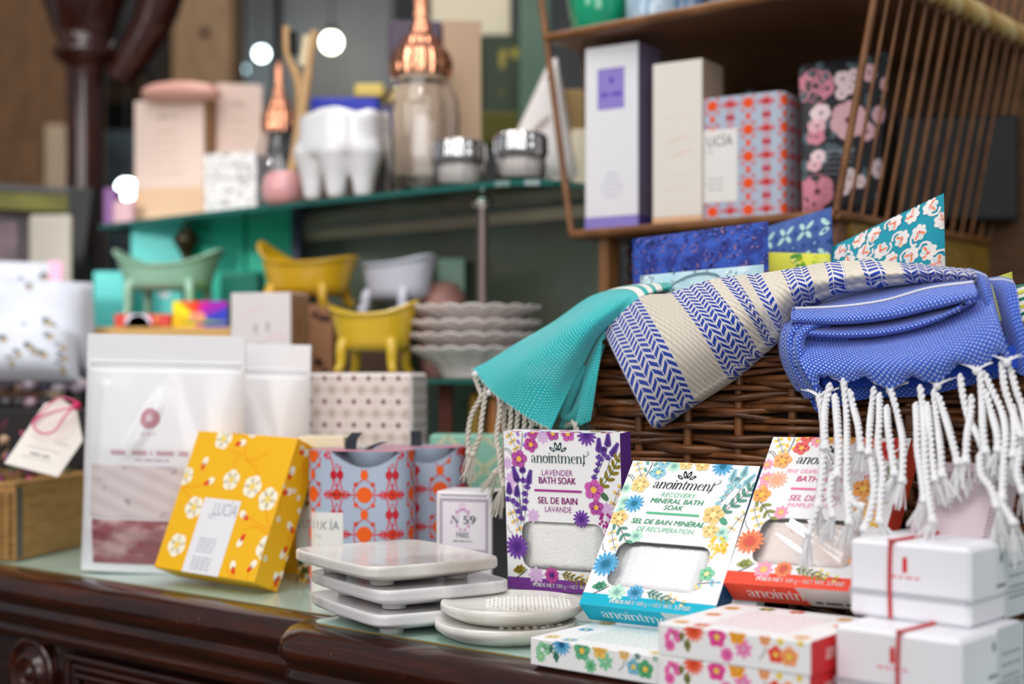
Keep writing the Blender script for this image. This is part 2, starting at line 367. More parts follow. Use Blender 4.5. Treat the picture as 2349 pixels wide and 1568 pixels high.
# right break with a rounded corner
pts, nrm = [], []
for k in range(4): pts.append(un(cu, n2+.014+.12*(1-k/4), 0)); nrm.append(-UX)
for k in range(9):
    a = PI/2*k/8; nv = -UX*cos(a)-VX*sin(a); pts.append(un(cu+.014, n2+.014, 0)+nv*.014); nrm.append(nv)
for k in range(1, 7): pts.append(un(cu+.014+(u_end-cu)*k/6, n2, 0)); nrm.append(-VX)
sweep(pts, nrm, 'edge_moulding')
R_in = pts
pl = [un(-1.9+k*(cu+.03+1.9)/8, n1, 0) for k in range(9)]; sweep(pl, [-VX]*9, 'edge_moulding')
# tops (pale green sheet under glass), one per break
def slab(outline, z0, z1, mt, me, nm, wd=None):
    m = MB(); m.poly([p+Vector((0, 0, z1)) for p in outline], mt); m.poly([p+Vector((0, 0, z0)) for p in outline][::-1], mt)
    for i in range(len(outline)):
        a, c = outline[i], outline[(i+1) % len(outline)]; m.poly([a+Vector((0, 0, z0)), c+Vector((0, 0, z0)), c+Vector((0, 0, z1)), a+Vector((0, 0, z1))], me)
    return m.build(nm, sb, off=(0, 1.2, -.9))
corner = [p for p in R_in[4:13]]
slab([un(cu, n2+.30, 0)]+corner+[un(u_end, n2, 0), un(u_end, n2+.30, 0)], -.004, 0, LINO, GE, 'glass_top')
slab([un(-1.9, n1, 0), un(cu-.003, n1, 0), un(cu-.003, n2+.30, 0), un(u_end, n2+.302, 0), un(u_end, 1.5, 0), un(-1.9, 1.5, 0)], -.004, 0, LINO, GE, 'glass_top')
# carcass: friezes, panel mouldings, roundel
m = MB(); T = Matrix((( UX.x, VX.x, 0, 0), (UX.y, VX.y, 0, 0), (0, 0, 1, 0), (0, 0, 0, 1)))
m.box((-1.9, n1, -.9), (cu+.02, 1.5, -.006), MAH2, T); m.build('carcass', sb, off=(0, 1.2, -.9))
m = MB(); m.box((cu+.006, n2+.003, -.9), (u_end, n1+.6, -.006), MAH2, T); m.build('carcass', sb, off=(0, 1.2, -.9))
ru = G(80, 1300).dot(UX)
def pu(px, n=n1): return NZ(px, 0, n).dot(UX)
m = MB()
u0, u1, zt, zb = pu(165), cu-.03, -.072, -.30
for rr, ww, hh in ((0, .007, .009), (.008, .006, .005), (.015, .005, .010)):
    loop = [un(u, n1-hh*.4, z) for u, z in ((u0+rr, zt-rr), (u1-rr, zt-rr), (u1-rr, zb+rr), (u0+rr, zb+rr), (u0+rr, zt-rr))]
    for i in range(4): m.tube([loop[i], loop[i+1]], ww*.6, MAH, 8)
m.build('panel_moulding', sb, off=(0, 1.2, -.9))
m = MB(); m.poly([un(u0+.02, n1-.002, zt-.02), un(u1-.02, n1-.002, zt-.02), un(u1-.02, n1-.002, zb+.02), un(u0+.02, n1-.002, zb+.02)], wood('mahogany_panel', '#2e0c05', '#4a170a', '#64240f', (.6, 6, 6), .2, .6, None, AN)); m.build('panel', sb, off=(0, 1.2, -.9))
cz = U(85, 1545, 1.27); uc = pu(85); Tm = Matrix.Translation(un(uc, n1, -.094)) @ Matrix(((UX.x, 0, -VX.x, 0), (UX.y, 0, -VX.y, 0), (0, 1, 0, 0), (0, 0, 0, 1)))
m = MB(); m.lathe([(.034, 0), (.035, .006), (.031, .010), (.027, .008), (.024, .005), (.021, .006), (.019, .011), (.015, .013), (.011, .009), (.008, .007), (.006, .010), (.0, .013)], MAH, 40, Tm); m.build('carved_roundel', sb, off=(0, 1.2, -.9))
# hutch: mirror back, rail, shelves' rods belong to the sideboard's superstructure
MIR = P('#76857a', .16, metal=.25, hex2='#5c5c48', scale=5)
m = MB(); ua, ub = NZ(690, 0, 1.30).dot(UX), NZ(1420, 0, 1.30).dot(UX)+.5
m.box((ua, 1.30, .0), (ub-.5, 1.305, .352), MIR, T); m.build('mirror_back', sb, off=(0, 1.2, -.9))
m = MB(); m.box((ua, 1.285, .353), (ub-.5, 1.305, .366), P('#c4b29c', .25, coat=.6), T); m.build('mirror_rail', sb, off=(0, 1.2, -.9))
m = MB(); m.box((ua, 1.285, 0), (ua+.012, 1.305, .353), wood('brown_upright', '#3a2210', '#5a3a1e', '#6b4726'), T); m.build('mirror_upright', sb, off=(0, 1.2, -.9))
# carved column of the hutch, far left
cp = U(195, 430, 2.05)
MAHR = wood('mahogany_red', '#1c0904', '#34120a', '#4c1e10', (4, 4, 1), .2, .6)
m = MB(); m.lathe([(.030, 0), (.031, .17), (.036, .18), (.03, .19), (.027, .21), (.0255, .32), (.0265, .42), (.025, .50), (.027, .61), (.03, .62), (.044, .632), (.046, .642), (.036, .648), (.044, .665), (.056, .70), (.07, .74), (.085, .80)], MAHR, 28, Matrix.Translation((cp.x, 2.05, 0))); m.build('hutch_column', sb, off=(0, 1.2, -.9))
m = MB(); q = crpath([(cp.x+.05, 2.05, .60), (cp.x+.10, 2.04, .68), (cp.x+.13, 2.03, .76), (cp.x+.2, 2.02, .80), (cp.x+.3, 2.02, .82)], 14); m.tube(q, lambda t: .022+.03*t, MAHR, 10)
m.build('carved_bracket', sb, off=(0, 1.2, -.9))
# ------------------------------------------------------------------ glass shelves
GL = glassy('shelf_glass', '#d3ebe3', .6); GLE = P('#0f5f58', .12, coat=.8); 
def gshelf(nm, label, outline, z, t):
    o = thing(nm, label, 'shelf', outline[0]+Vector((0, 0, z)))
    m = MB(); m.poly([p+Vector((0, 0, z+t)) for p in outline], GL); m.poly([p+Vector((0, 0, z)) for p in outline][::-1], GL); m.build('glass_pane', o, off=o.location)
    m = MB()
    for i in range(len(outline)):
        a, c = outline[i], outline[(i+1) % len(outline)]; m.poly([a+Vector((0, 0, z)), c+Vector((0, 0, z)), c+Vector((0, 0, z+t)), a+Vector((0, 0, z+t))], GLE)
    m.build('green_glass_edge', o, off=o.location); return o
SZ = .376; s0, s1 = NZ(228, 0, 1.12).dot(UX), NZ(1105, 0, 1.12).dot(UX)
out = [un(s0, 1.30, 0), un(s0, 1.12, 0)]+[un(s0+(s1-s0)*k/6, 1.12-.008*sin(PI*k/6), 0) for k in range(1, 7)]+[un(s1+.075*sin(a), 1.12+.075*(1-cos(a))*.8, 0) for a in [PI/2*k/7 for k in range(1, 8)]]+[un(s1+.075, 1.30, 0)]
gs = gshelf('glass_shelf', 'upper green-edged glass shelf with curved front holding copper-topped jars', out, SZ-.006, .006)
LZ = .172
out2 = [un(NZ(190, 0, 1.06).dot(UX)-.3, 1.298, 0), un(NZ(190, 0, 1.06).dot(UX)-.3, 1.06, 0), un(NZ(1380, 0, 1.06).dot(UX), 1.06, 0), un(NZ(1380, 0, 1.06).dot(UX), 1.298, 0)]
gshelf('glass_shelf', 'lower glass shelf behind the boxes carrying the plates and bathtubs', out2, LZ-.005, .005)
CHR = P('#c9c4c0', .15, metal=1); BRZ = P('#7d706a', .3, metal=.7)
def rod(px, n, za, zb_, lab):
    p = NZ(px, 0, n); o = thing('shelf_rod', lab, 'rod', (p.x, p.y, za), group=None)
    m = MB(); m.lathe([(.0062, za), (.0062, zb_-.012)], BRZ, 14, Matrix.Translation((p.x, p.y, 0))); m.build('rod', o, off=o.location)
    m = MB(); m.lathe([(.0075, zb_-.017), (.012, zb_-.014), (.013, zb_-.008), (.009, zb_-.006), (.0, zb_)], CHR, 18, Matrix.Translation((p.x, p.y, 0))); m.build('finial', o, off=o.location)
rod(1107, 1.155, LZ, SZ-.006, 'slim metal rod holding up the glass shelf behind the stacked plates')
m = MB()
p = NZ(428, 0, 1.16); o = thing('shelf_rod', 'dark bronze rod with pointed collar in front of turquoise box', 'rod', (p.x, p.y, LZ)); DBZ = P('#3f3a24', .3, metal=.6)
m.lathe([(.006, LZ), (.006, SZ-.045)], DBZ, 12, Matrix.Translation((p.x, p.y, 0))); m.build('rod', o, off=o.location)
m = MB(); m.lathe([(.007, SZ-.046), (.016, SZ-.03), (.018, SZ-.024), (.008, SZ-.012), (.004, SZ-.006)], DBZ, 14, Matrix.Translation((p.x, p.y, 0))); m.build('collar', o, off=o.location)
# ------------------------------------------------------------------ far background
def slabbox(nm, label, cat, pxl, pxr, pyt, pyb, d, mat, dep=.08, group=None, yaw=0):
    a, c = U(pxl, pyb, d), U(pxr, pyt, d); o = thing(nm, label, cat, a, rz(yaw), group); mb = MB(); mb.box((0, 0, 0), (c.x-a.x, dep, c.z-a.z), mat, r=min(.004, (c.x-a.x)/6)); mb.build('body', o); return o
PINE = wood('pale_pine_post', '#7d5f42', '#9a7a58', '#a88a66', (5, 5, 1), .7, 0)
o = thing('wooden_post', 'thick pale brown timber post with a knot, standing in the background', 'post', (U(462, 0, 3.2).x, 3.2, -.9)); m = MB(); hw = (530-392)/2/F*3.2; m.box((-hw, 0, 0), (hw, .14, 3.0), PINE, r=.006); m.build('timber', o)
m = MB(); zk = U(0, 75, 3.2).z+.9; m.lathe([(.012, 0), (.009, .002), (0, .003)], P('#3f3126', .8), 12, Matrix.Translation((0.008, -.001, zk)) @ Matrix.Rotation(PI/2, 4, 'X')); m.build('knot', o)
o = thing('wooden_post', 'narrow dark timber edge left of the pale post', 'post', (U(370, 0, 3.25).x, 3.25, -.9)); m = MB(); m.box((-.018, 0, 0), (.02, .1, 3.0), P('#2a1f16', .8)); m.build('timber', o)
o = thing('display_stand', 'pale vertical strip of a stand against the brown boards', 'stand', (U(125, 430, 2.8).x, 2.8, -.9)); m = MB(); m.box((-.02, 0, 0), (.02, .03, U(0, 285, 2.8).z+.9), P('#b39c82', .6), r=.004); m.build('upright', o); m = MB(); m.box((-.12, -.08, 0), (.12, .12, .02), P('#6b5a48', .6), r=.004); m.build('foot', o)
# grey garments on a rail
o = thing('clothes_rail', 'dark rail with grey hanging garments beyond the column', 'rail', (U(320, 0, 3.6).x, 3.6, -.9))
m = MB(); zr = U(0, -60, 3.6).z+.9; m.tube([(-.35, 0, 0), (-.35, 0, zr), (.35, 0, zr), (.35, 0, 0)], .012, P('#14120f', .4), 8); m.build('frame', o)
for px0, px1, pb, hx in ((262, 330, 160, '#5d626b'), (318, 384, 175, '#777d88'), (225, 275, 120, '#3a3d44')):
    g = thing('hanging_garment', {'#5d626b': 'mid grey garment hanging on the rail beside the column', '#777d88': 'lighter blue-grey garment hanging on the rail nearest the post', '#3a3d44': 'darkest grey garment hanging on the rail behind the column'}[hx], 'garment', (U((px0+px1)/2, 0, 3.58).x, 3.58, U(0, pb, 3.58).z), group=None)
    hw = (px1-px0)/2/F*3.58; zt = U(0, -50, 3.58).z-U(0, pb, 3.58).z; m = MB()
    R = []
    for i in range(9):
        t = i/8; ww = hw*(1-.25*t if t < .8 else .8-2.2*(t-.8)); R.append([Vector((ww*cos(a), .03*sin(a)+.012*sin(5*a)*(1-t), zt*t)) for a in [2*PI*j/28 for j in range(28)]])
    m.grid(R, P(hx, .9, hex2='#4a4e57', scale=9), True, cv=True); m.build('cloth', g)
slabbox('storage_box', 'tan storage box far back between the column and pink packet', 'box', 250, 322, 162, 234, 3.75, P('#8a6a48', .8))
slabbox('black_cabinet', 'black cabinet far back below the hanging garments', 'cabinet', 240, 400, 236, 1900, 3.7, P('#0b0a09', .6), .3)
slabbox('grey_pillar', 'grey-blue pillar behind the pink packets at far left', 'pillar', 236, 312, 300, 1900, 3.3, P('#5d7078', .5, hex2='#2f3640', scale=8))
slabbox('navy_banner', 'dark navy hanging banner right of the pale timber post', 'banner', 520, 560, -40, 190, 3.9, P('#141a2c', .8), .02)
slabbox('grey_shutter', 'large grey panel standing far back behind the toothbrushes', 'panel', 560, 900, -60, 300, 4.4, P('#8f8d8b', .5, hex2='#a0a6aa', scale=2), .05)
# pendant lamps seen as bright discs
def lamp(px, py, d, r, e, col, lab):
    p = U(px, py, d); o = thing('pendant_lamp', lab, 'lamp', (p.x, p.y, p.z))
    m = MB(); m.ball((0, 0, 0), r, glow('bulb_'+str(e)+col, col, e), 16, 10); m.build('bulb', o)
    m = MB(); m.lathe([(r*.5, r*.8), (r*.55, r*1.6), (r*.2, r*2.0)], P('#1a1a1a', .4), 12); m.build('socket', o)
    m = MB(); m.tube([(0, 0, r*2), (0, 0, 2.6-p.z)], .003, P('#1a1a1a', .6), 6); m.build('cord', o)
lamp(600, 123, 4.2, .018, 14, '#e6fbff', 'bright cool white bulb in front of the grey panel, left of the brushes')
lamp(760, 97, 4.2, .026, 16, '#fffbe6', 'bright warm white bulb just right of the pale toothbrush')
lamp(528, 158, 4.3, .013, 6, '#bfeaf5', 'first of two faint paired bulbs beside the timber post')
lamp(556, 158, 4.3, .013, 6, '#bfeaf5', 'second of two faint paired bulbs, nearer the bright cool one')
lamp(291, 433, 2.9, .02, 14, '#e9fbff', 'bright bulb glowing just left of the pink packet base')
# ================================================================== printed cartons
def carton(name, label, cat, o, yaw, lean, roll, size, faces, base='#f1f0f1', group=None, bevel=.0006, hole=None, edge_mats=None):
    """a folding carton; faces: dict of 'front','right','left','top','bottom' -> Art"""
    w_, t_, h_ = size; root = thing(name, label, cat, o, rot3(yaw, lean, roll), group)
    mb = MB(); bm_ = ink(base) if isinstance(base, str) else base
    fr = {'front': face((0, 0, 0), (1, 0, 0), (0, 0, 1), (0, -1, 0)), 'right': face((w_, 0, 0), (0, 1, 0), (0, 0, 1), (1, 0, 0)), 'left': face((0, t_, 0), (0, -1, 0), (0, 0, 1), (-1, 0, 0)),
          'top': face((0, 0, h_), (1, 0, 0), (0, 1, 0), (0, 0, 1)), 'bottom': face((0, t_, 0), (1, 0, 0), (0, -1, 0), (0, 0, -1))}
    if not hole: mb.box((0, 0, 0), size, bm_, r=bevel, seg=1)
    else:
        x0, z0, x1, z1, r = hole; q = []
        for cx_, cz_, a0 in ((x1-r, z1-r, 0), (x0+r, z1-r, PI/2), (x0+r, z0+r, PI), (x1-r, z0+r, 1.5*PI)):
            for k in range(6): a = a0+PI/2*k/5; q.append((cx_+r*cos(a), cz_+r*sin(a)))
        for u0_, v0_, u1_, v1_ in ((0, 0, x0, h_), (x1, 0, w_, h_), (x0, 0, x1, z0), (x0, z1, x1, h_)): mb.poly([(u0_, 0, v0_), (u1_, 0, v0_), (u1_, 0, v1_), (u0_, 0, v1_)], bm_)
        for c_, (cx_, cz_) in enumerate(((x1, z1), (x0, z1), (x0, z0), (x1, z0))):
            for k in range(5): i = c_*6+k; mb.poly([(cx_, 0, cz_), (q[i][0], 0, q[i][1]), (q[i+1][0], 0, q[i+1][1])], bm_)
        for i in range(len(q)): j = (i+1) % len(q); mb.poly([(q[i][0], 0, q[i][1]), (q[j][0], 0, q[j][1]), (q[j][0], .0006, q[j][1]), (q[i][0], .0006, q[i][1])], bm_)
        for f in ([(0, t_, 0), (w_, t_, 0), (w_, t_, h_), (0, t_, h_)], [(0, 0, 0), (0, t_, 0), (0, t_, h_), (0, 0, h_)], [(w_, 0, 0), (w_, t_, 0), (w_, t_, h_), (w_, 0, h_)], [(0, 0, 0), (w_, 0, 0), (w_, t_, 0), (0, t_, 0)], [(0, 0, h_), (w_, 0, h_), (w_, t_, h_), (0, t_, h_)]): mb.poly(f, bm_)
    for k, a in faces.items(): a.emit(mb, fr[k], hole=hole[:4] if hole and k == 'front' else None)
    mb.build('carton', root, normals=False); return root
W_, T_, H_ = .0929, .0185, .1157
PAL = {'lav': dict(A='#b956a5', A2='#d163b4', B='#c04f9c', c='#f3b94d', D='#7a4aa8', Dc='#4f2a86', pale='#dcb8e2', lv='#6f4aa6', leaf='#8a7a2a', oak='#97852f', ber='#f0c672', st='#27443f', um='#b01f8e', tx='#a8318f', tx2='#9c3894', band='#7d3f96', side='#6a3a94', logo='#173f45', md='#9c3c88', dd='#5f3590', bud='#a877cc'),
       'rec': dict(A='#f3d794', A2='#f1d08a', B='#8fcbe0', c='#f6e7a0', D='#62b4df', Dc='#1d7391', pale='#bfe9d2', lv='#a6dbe4', leaf='#5d9484', oak='#55a17f', ber='#f5dca0', st='#2d3b3c', um='#ffd63c', tx='#55bd8d', tx2='#6cc79c', band='#0fb0cb', side='#1c4f78', logo='#20242c', md='#d9b05f', dd='#2d8dbb', bud='#6fa8a4'),
       'ora': dict(A='#f9b878', A2='#f7ad5f', B='#ef6a6a', c='#f2c25b', D='#f79067', Dc='#d9584f', pale='#f7a3bd', lv='#e8463f', leaf='#8b9250', oak='#a3a862', ber='#f0dc76', st='#2d2d28', um='#fdcb22', tx='#f078a6', tx2='#f39bbb', band='#f2513a', side='#e94f38', logo='#20262c', md='#e58a3f', dd='#e0603f', bud='#f3c94d')}
def front_art(pal, lines, italic, seed=0):
    c = {k: ink(v) for k, v in PAL[pal].items()}; A = Art(W_, H_)
    def Q(x, y):
        u = (x-88-(y-85)*.031)/(967-(y-85)*-.005); yt = 85+10*u; v = (y-yt)/(1290+60*u); return u*W_, H_*(1-v)
    K = W_/967
    def X(x, y): return Q(x, y)
    sh = .22 if italic else 0
    A.rect(0, 0, W_, Q(500, 1300)[1], c['band']); A.up()
    # pale flowers first
    for x, y, r in ((120, 345, 55), (155, 470, 62), (150, 545, 45), (425, 125, 62), (955, 715, 55), (985, 770, 45), (345, 775, 62), (370, 1265, 75)):
        a, bq = X(x, y); A.flower(a, bq, r*K, 8, c['pale'], None, wide=.33, a0=seed)
        A.flower(a, bq, r*.45*K, 8, c['bud'] if pal != 'lav' else c['pale'], None, wide=.2, a0=seed+.3)
    for pts in ([(90, 235), (125, 240), (160, 285)], [(95, 222), (135, 228), (170, 275)], [(120, 850), (140, 900), (170, 925)]):
        A.curve([X(*p) for p in pts], .0004, c['st'], 6)
    A.berries([X(125, 90), X(165, 165), X(215, 250)], c['ber'], c['st'], 15*K, 3)
    A.berries([X(140, 720), X(185, 820), X(240, 915)], c['ber'], c['st'], 15*K, 3)
    A.berries([X(1085, 520), X(1040, 590), X(1000, 720)], c['ber'], c['st'], 15*K, 3)
    A.berries([X(730, 1270), X(800, 1310), X(900, 1350)], c['ber'], c['st'], 13*K, 3)
    A.curve([X(250, 95), X(248, 160), X(236, 235)], .0005, c['st'], 6)
    for x, y, a in ((215, 112, 2.0), (272, 122, 1.0), (222, 178, 2.2), (262, 198, .9)): p = X(x, y); A.leaf(p[0]-.0012*cos(a), p[1]-.0012*sin(a), 46*K, a, c['bud'], .55)
    A.up()
    # lavender sprigs
    for x0, y0, x1, y1, sx, sy in ((890, 250, 888, 150, 862, 470), (960, 205, 962, 115, 872, 440), (990, 280, 1035, 190, 905, 520), (905, 245, 935, 225, 880, 400)):
        A.spike(*X(x0, y0), *X(x1, y1), c['lv'], c['st'], 30*K, 6, X(sx, sy))
    for x, y in ((885, 295), (905, 310), (960, 300), (885, 350), (868, 405), (850, 460), (930, 270)): p = X(x, y); A.spike(p[0], p[1]-.0012, p[0]+.0004, p[1]+.001, c['lv'], c['st'], 26*K, 1)
    if pal != 'lav':
        A.branch([X(120, 640), X(190, 700), X(250, 770), X(300, 850)], c['leaf'], c['st'], 66*K, 4, .4)
    for x0, y0, x1, y1, sx, sy in () if pal != 'lav' else ((205, 480, 175, 385, 250, 830), (255, 425, 250, 375, 245, 800), (300, 515, 320, 415, 262, 850), (140, 600, 135, 520, 235, 900), (205, 620, 205, 545, 240, 850), (205, 500, 205, 470, 240, 800)):
        A.spike(*X(x0, y0), *X(x1, y1), c['lv'], c['st'], 30*K, 6, X(sx, sy))
    for x, y in () if pal != 'lav' else ((255, 490), (290, 545), (270, 600), (170, 660), (205, 690), (275, 660), (265, 720), (215, 745), (240, 800), (120, 645)): p = X(x, y); A.spike(p[0], p[1]-.0012, p[0]+.0004, p[1]+.001, c['lv'], c['st'], 30*K, 1)
    A.branch([X(890, 560), X(960, 470), X(1010, 390), X(1050, 300)], c['leaf'], c['st'], 70*K, 5, .4)
    A.branch([X(585, 1255), X(660, 1280), X(760, 1325)], c['leaf'], c['st'], 50*K, 5, .35)
    A.oak(*X(170, 1230), 115*K, .25, c['oak']); A.curve([X(200, 1285), X(250, 1255), X(295, 1215)], .0006, c['st'], 5)
    A.leaf(*X(905, 580), 85*K, -.75, c['oak'] if pal != 'lav' else ink('#4d7355'), .55); A.up()
    # big flowers
    if pal != 'lav': A.daisy(*X(235, 485), 92*K, c['D'] if pal == 'rec' else ink('#fbc3a8'), c['Dc'] if pal == 'rec' else ink('#f6b08a'), 13, c['dd'] if pal == 'rec' else ink('#f2a988')); A.flower(*X(165, 620), 74*K, 5, c['A2'], c['c'], wide=.62, a0=.2, md=c['md'])
    A.daisy(*X(790, 112), 98*K, c['D'], c['Dc'], 13, c['dd']); (A.daisy(*X(750, 800), 84*K, c['D'], c['Dc'], 13, c['dd']) if pal == 'lav' else None); A.daisy(*X(205, 1030), 120*K, c['D'], c['Dc'], 15, c['dd'])
    for x, y, r, k in ((340, 85, 58, 'B'), (510, 98, 62, 'A'), (635, 100, 66, 'A2'), (325, 190, 66, 'B'), (222, 308, 78, 'A'), (850, 560, 88, 'A2'), (872, 705, 68, 'A')):
        A.flower(*X(x, y), r*K, 5, c[k], c['c'], wide=.62, a0=.4+x*.01, md=c['md'])
    A.flower(*X(505, 1265), 68*K, 9, c['D'] if pal != 'lav' else c['B'], c['Dc'], wide=.4)
    A.umbel(*X(945, 850), 84*K, c['um'], c['c']); A.umbel(*X(915, 960), 34*K, c['um'], c['c'], 10)
    if pal == 'lav': pass
    else: A.flower(*X(958, 1080), 62*K, 5, ink('#86d0a4') if pal == 'rec' else ink('#f57fb0'), c['c'], wide=.6); A.flower(*X(900, 1195), 60*K, 5, c['A'], c['c'], wide=.6); A.branch([X(870, 1180), X(960, 1160), X(1040, 1150)], c['B'], c['st'], 38*K, 2, .5)
    # repair the panel's white middle, then words
    A.logo(X(555, 312)[0], X(555, 312)[1], 462*K, c['logo'], sh)
    mid = 550
    for txt, x, y, h, wd, b_, k in lines:
        A.text(txt, X(x, y)[0], X(x, y)[1], h*K, c[k], wd*K, sh, b_)
    A.rect(X(355, 566)[0], X(355, 572)[1], X(752, 570)[0], X(752, 572)[1]+.0004, c['tx']); A.up()
    A.text('POIDS NET 100 g \u2022 NET WT. 3.5 OZ.', W_*.53, Q(500, 1300)[1]*.5, 30*K, WHITE, 590*K, 0, .012)
    return A
def top_art(pal):
    c = {k: ink(v) for k, v in PAL[pal].items()}; A = Art(W_, T_)
    for i, k in enumerate(('B', 'A', 'D', 'A2', 'D', 'leaf', 'A')): A.flower(W_*(.1+.13*i), .002+(i % 2)*.008, .0055, 5 if k != 'D' else 12, c[k], c['c'], wide=.5 if k != 'D' else .27)
    A.branch([(W_*.75, .004), (W_*.9, .012), (W_*.98, .016)], c['leaf'], c['st'], .006, 3); return A
def fill(W, H, h): A = Art(W, H); A.rect(0, 0, W, H, ink(h)); A.up(); return A
def bottom_art(pal, sticker=None):
    A = fill(W_, T_, PAL[pal]['band']); A.logo(W_*.44, T_*.45, W_*.62, WHITE, crown=False)
    if sticker: A.p([(W_*.5, T_), (W_*.56, 0), (W_, 0), (W_, T_)], ink('#d9cfca')); A.up(); A.fake(W_*.78, T_*.2, W_*.36, .0036, ink('#3a3430'), 8)
    else: A.p([(W_*.62, T_), (W_*.66, 0), (W_, 0), (W_, T_)], ink('#cfd6d8'))
    return A
def salt_mat(h, h2, key):
    if key in MATS: return MATS[key]
    m = P(h, .55, hex2=h2, scale=260, bump=.35, bscale=700, lo=.62, hi=.75); MATS[key] = m; return m
def bath_box(pal, label, o, yaw, lean, roll, lines, italic, salt, sticker=None, loose=False):
    K = W_/967; hx0, hx1 = W_*.135, W_*.845; hz0, hz1 = H_*.135, H_*.438
    r = carton('bath_soak_box', label, 'box', o, yaw, lean, roll, (W_, T_, H_), {'front': front_art(pal, lines, italic), 'right': fill(T_, H_, PAL[pal]['side']), 'left': fill(T_, H_, '#f1f0f1'), 'top': top_art(pal), 'bottom': bottom_art(pal, sticker)}, hole=(hx0, hz0, hx1, hz1, .008))
    # drop art that strays over the window is clipped here: salt bag and film
    rs = random.Random(len(label)); m = MB(); nx, nz = 44, 26; R = []
    ph = [(rs.random()*6, rs.random()*6, 20+60*rs.random()) for _ in range(6)]
    for i in range(nx+1):
        row = []
        for j in range(nz+1):
            u, v = i/nx, j/nz; e = min(1, 5*min(u+.02, 1-u+.02, v+.02, 1-v+.02)); x = hx0-.005+(hx1-hx0+.010)*u; z = hz0-.005+(hz1-hz0+.010)*v
            cut = (max(0, (.28-u)*2.2) if loose else 0)
            d = .0115-.0105*e*(1-.75*cut*1.2)+(.0004*sum(sin(a+q*(u+.6*v)*1.2)*sin(b_+q*.7*(v-.4*u)) for a, b_, q in ph)/2)+(rs.random()-.5)*.0003*(3 if loose else 1)
            row.append(Vector((x, max(.0012, min(.0165, d)), z)))
        R.append(row)
    m.grid(R, salt, True); m.build('salt_bag', r)
    m = MB(); R = []
    for i in range(25):
        R.append([Vector((hx0+.0002+(hx1-hx0-.0004)*i/24, .0004+.0002*sin(i*.5+j*.7)*sin(j*.5+.3*i)*(1 if 0 < i < 24 and 0 < j < 14 else 0)+.0002, hz0+.0002+(hz1-hz0-.0004)*j/14)) for j in range(15)])
    m.grid(R, glassy('clear_film', '#ffffff', .3, .04)); m.build('window_film', r); return r
LAV = [('LAVENDER', 547, 420, 44, 258, .0, 'tx2'), ('BATH SOAK', 549, 484, 50, 312, .03, 'tx'), ('SEL DE BAIN', 551, 650, 50, 330, .03, 'tx'), ('LAVANDE', 557, 722, 44, 222, 0, 'tx2')]
REC = [('RECOVERY', 545, 396, 38, 255, -.004, 'tx2'), ('MINERAL BATH', 550, 454, 40, 390, .012, 'tx'), ('SOAK', 545, 512, 40, 140, .012, 'tx'), ('SEL DE BAIN MIN\u00c9RAL', 545, 648, 40, 545, .012, 'tx'), ('DE R\u00c9CUP\u00c9RATION', 545, 716, 38, 420, -.004, 'tx2')]
ORA = [('PINK GRAPEFRUIT & ORANGE', 545, 410, 36, 520, -.004, 'tx2'), ('BATH SOAK', 540, 478, 46, 330, .014, 'tx'), ('SEL DE BAIN', 540, 650, 46, 340, .014, 'tx2'), ('PAMPLEMOUSSE', 540, 715, 36, 330, 0, 'tx2')]
bath_box('lav', 'white floral bath soak box with purple side and lavender sprigs, upright behind round dish', (-.0026, 1.0464, .020), rad(-28.3), rad(3.2), rad(-.3), LAV, False, salt_mat('#f4f3f0', '#e6e4df', 'salt_fine'))
bath_box('rec', 'white floral bath soak box with teal base leaning back, green italic lettering', (.0431, .9139, .0302), rad(-31.6), rad(-40.4), rad(.5), REC, True, salt_mat('#fbfbfb', '#eceded', 'salt_white'), loose=True)
bath_box('ora', 'white floral bath soak box with orange base leaning back behind the fringe', (.1302, .8751, .0498), rad(-35.7), rad(-41.6), rad(-1.4), ORA, True, salt_mat('#f0e2dc', '#e2b9a8', 'salt_pink'), 'SOV. O.1OX8OZ.')
# a second mint box tucked behind the recovery one: only its top edge shows
carton('bath_soak_box', 'white floral box tucked flat behind the teal-based box, only top edge showing', 'box', Vector((.0431, .9139, .0302))+rot3(rad(-31.6), rad(-40.4), rad(.5)) @ Vector((.019, T_+.0004, -.0115)), rad(-31.6), rad(-40.4), rad(.5), (W_*.97, .012, H_), {'front': Art(W_, H_), 'top': top_art('rec')})
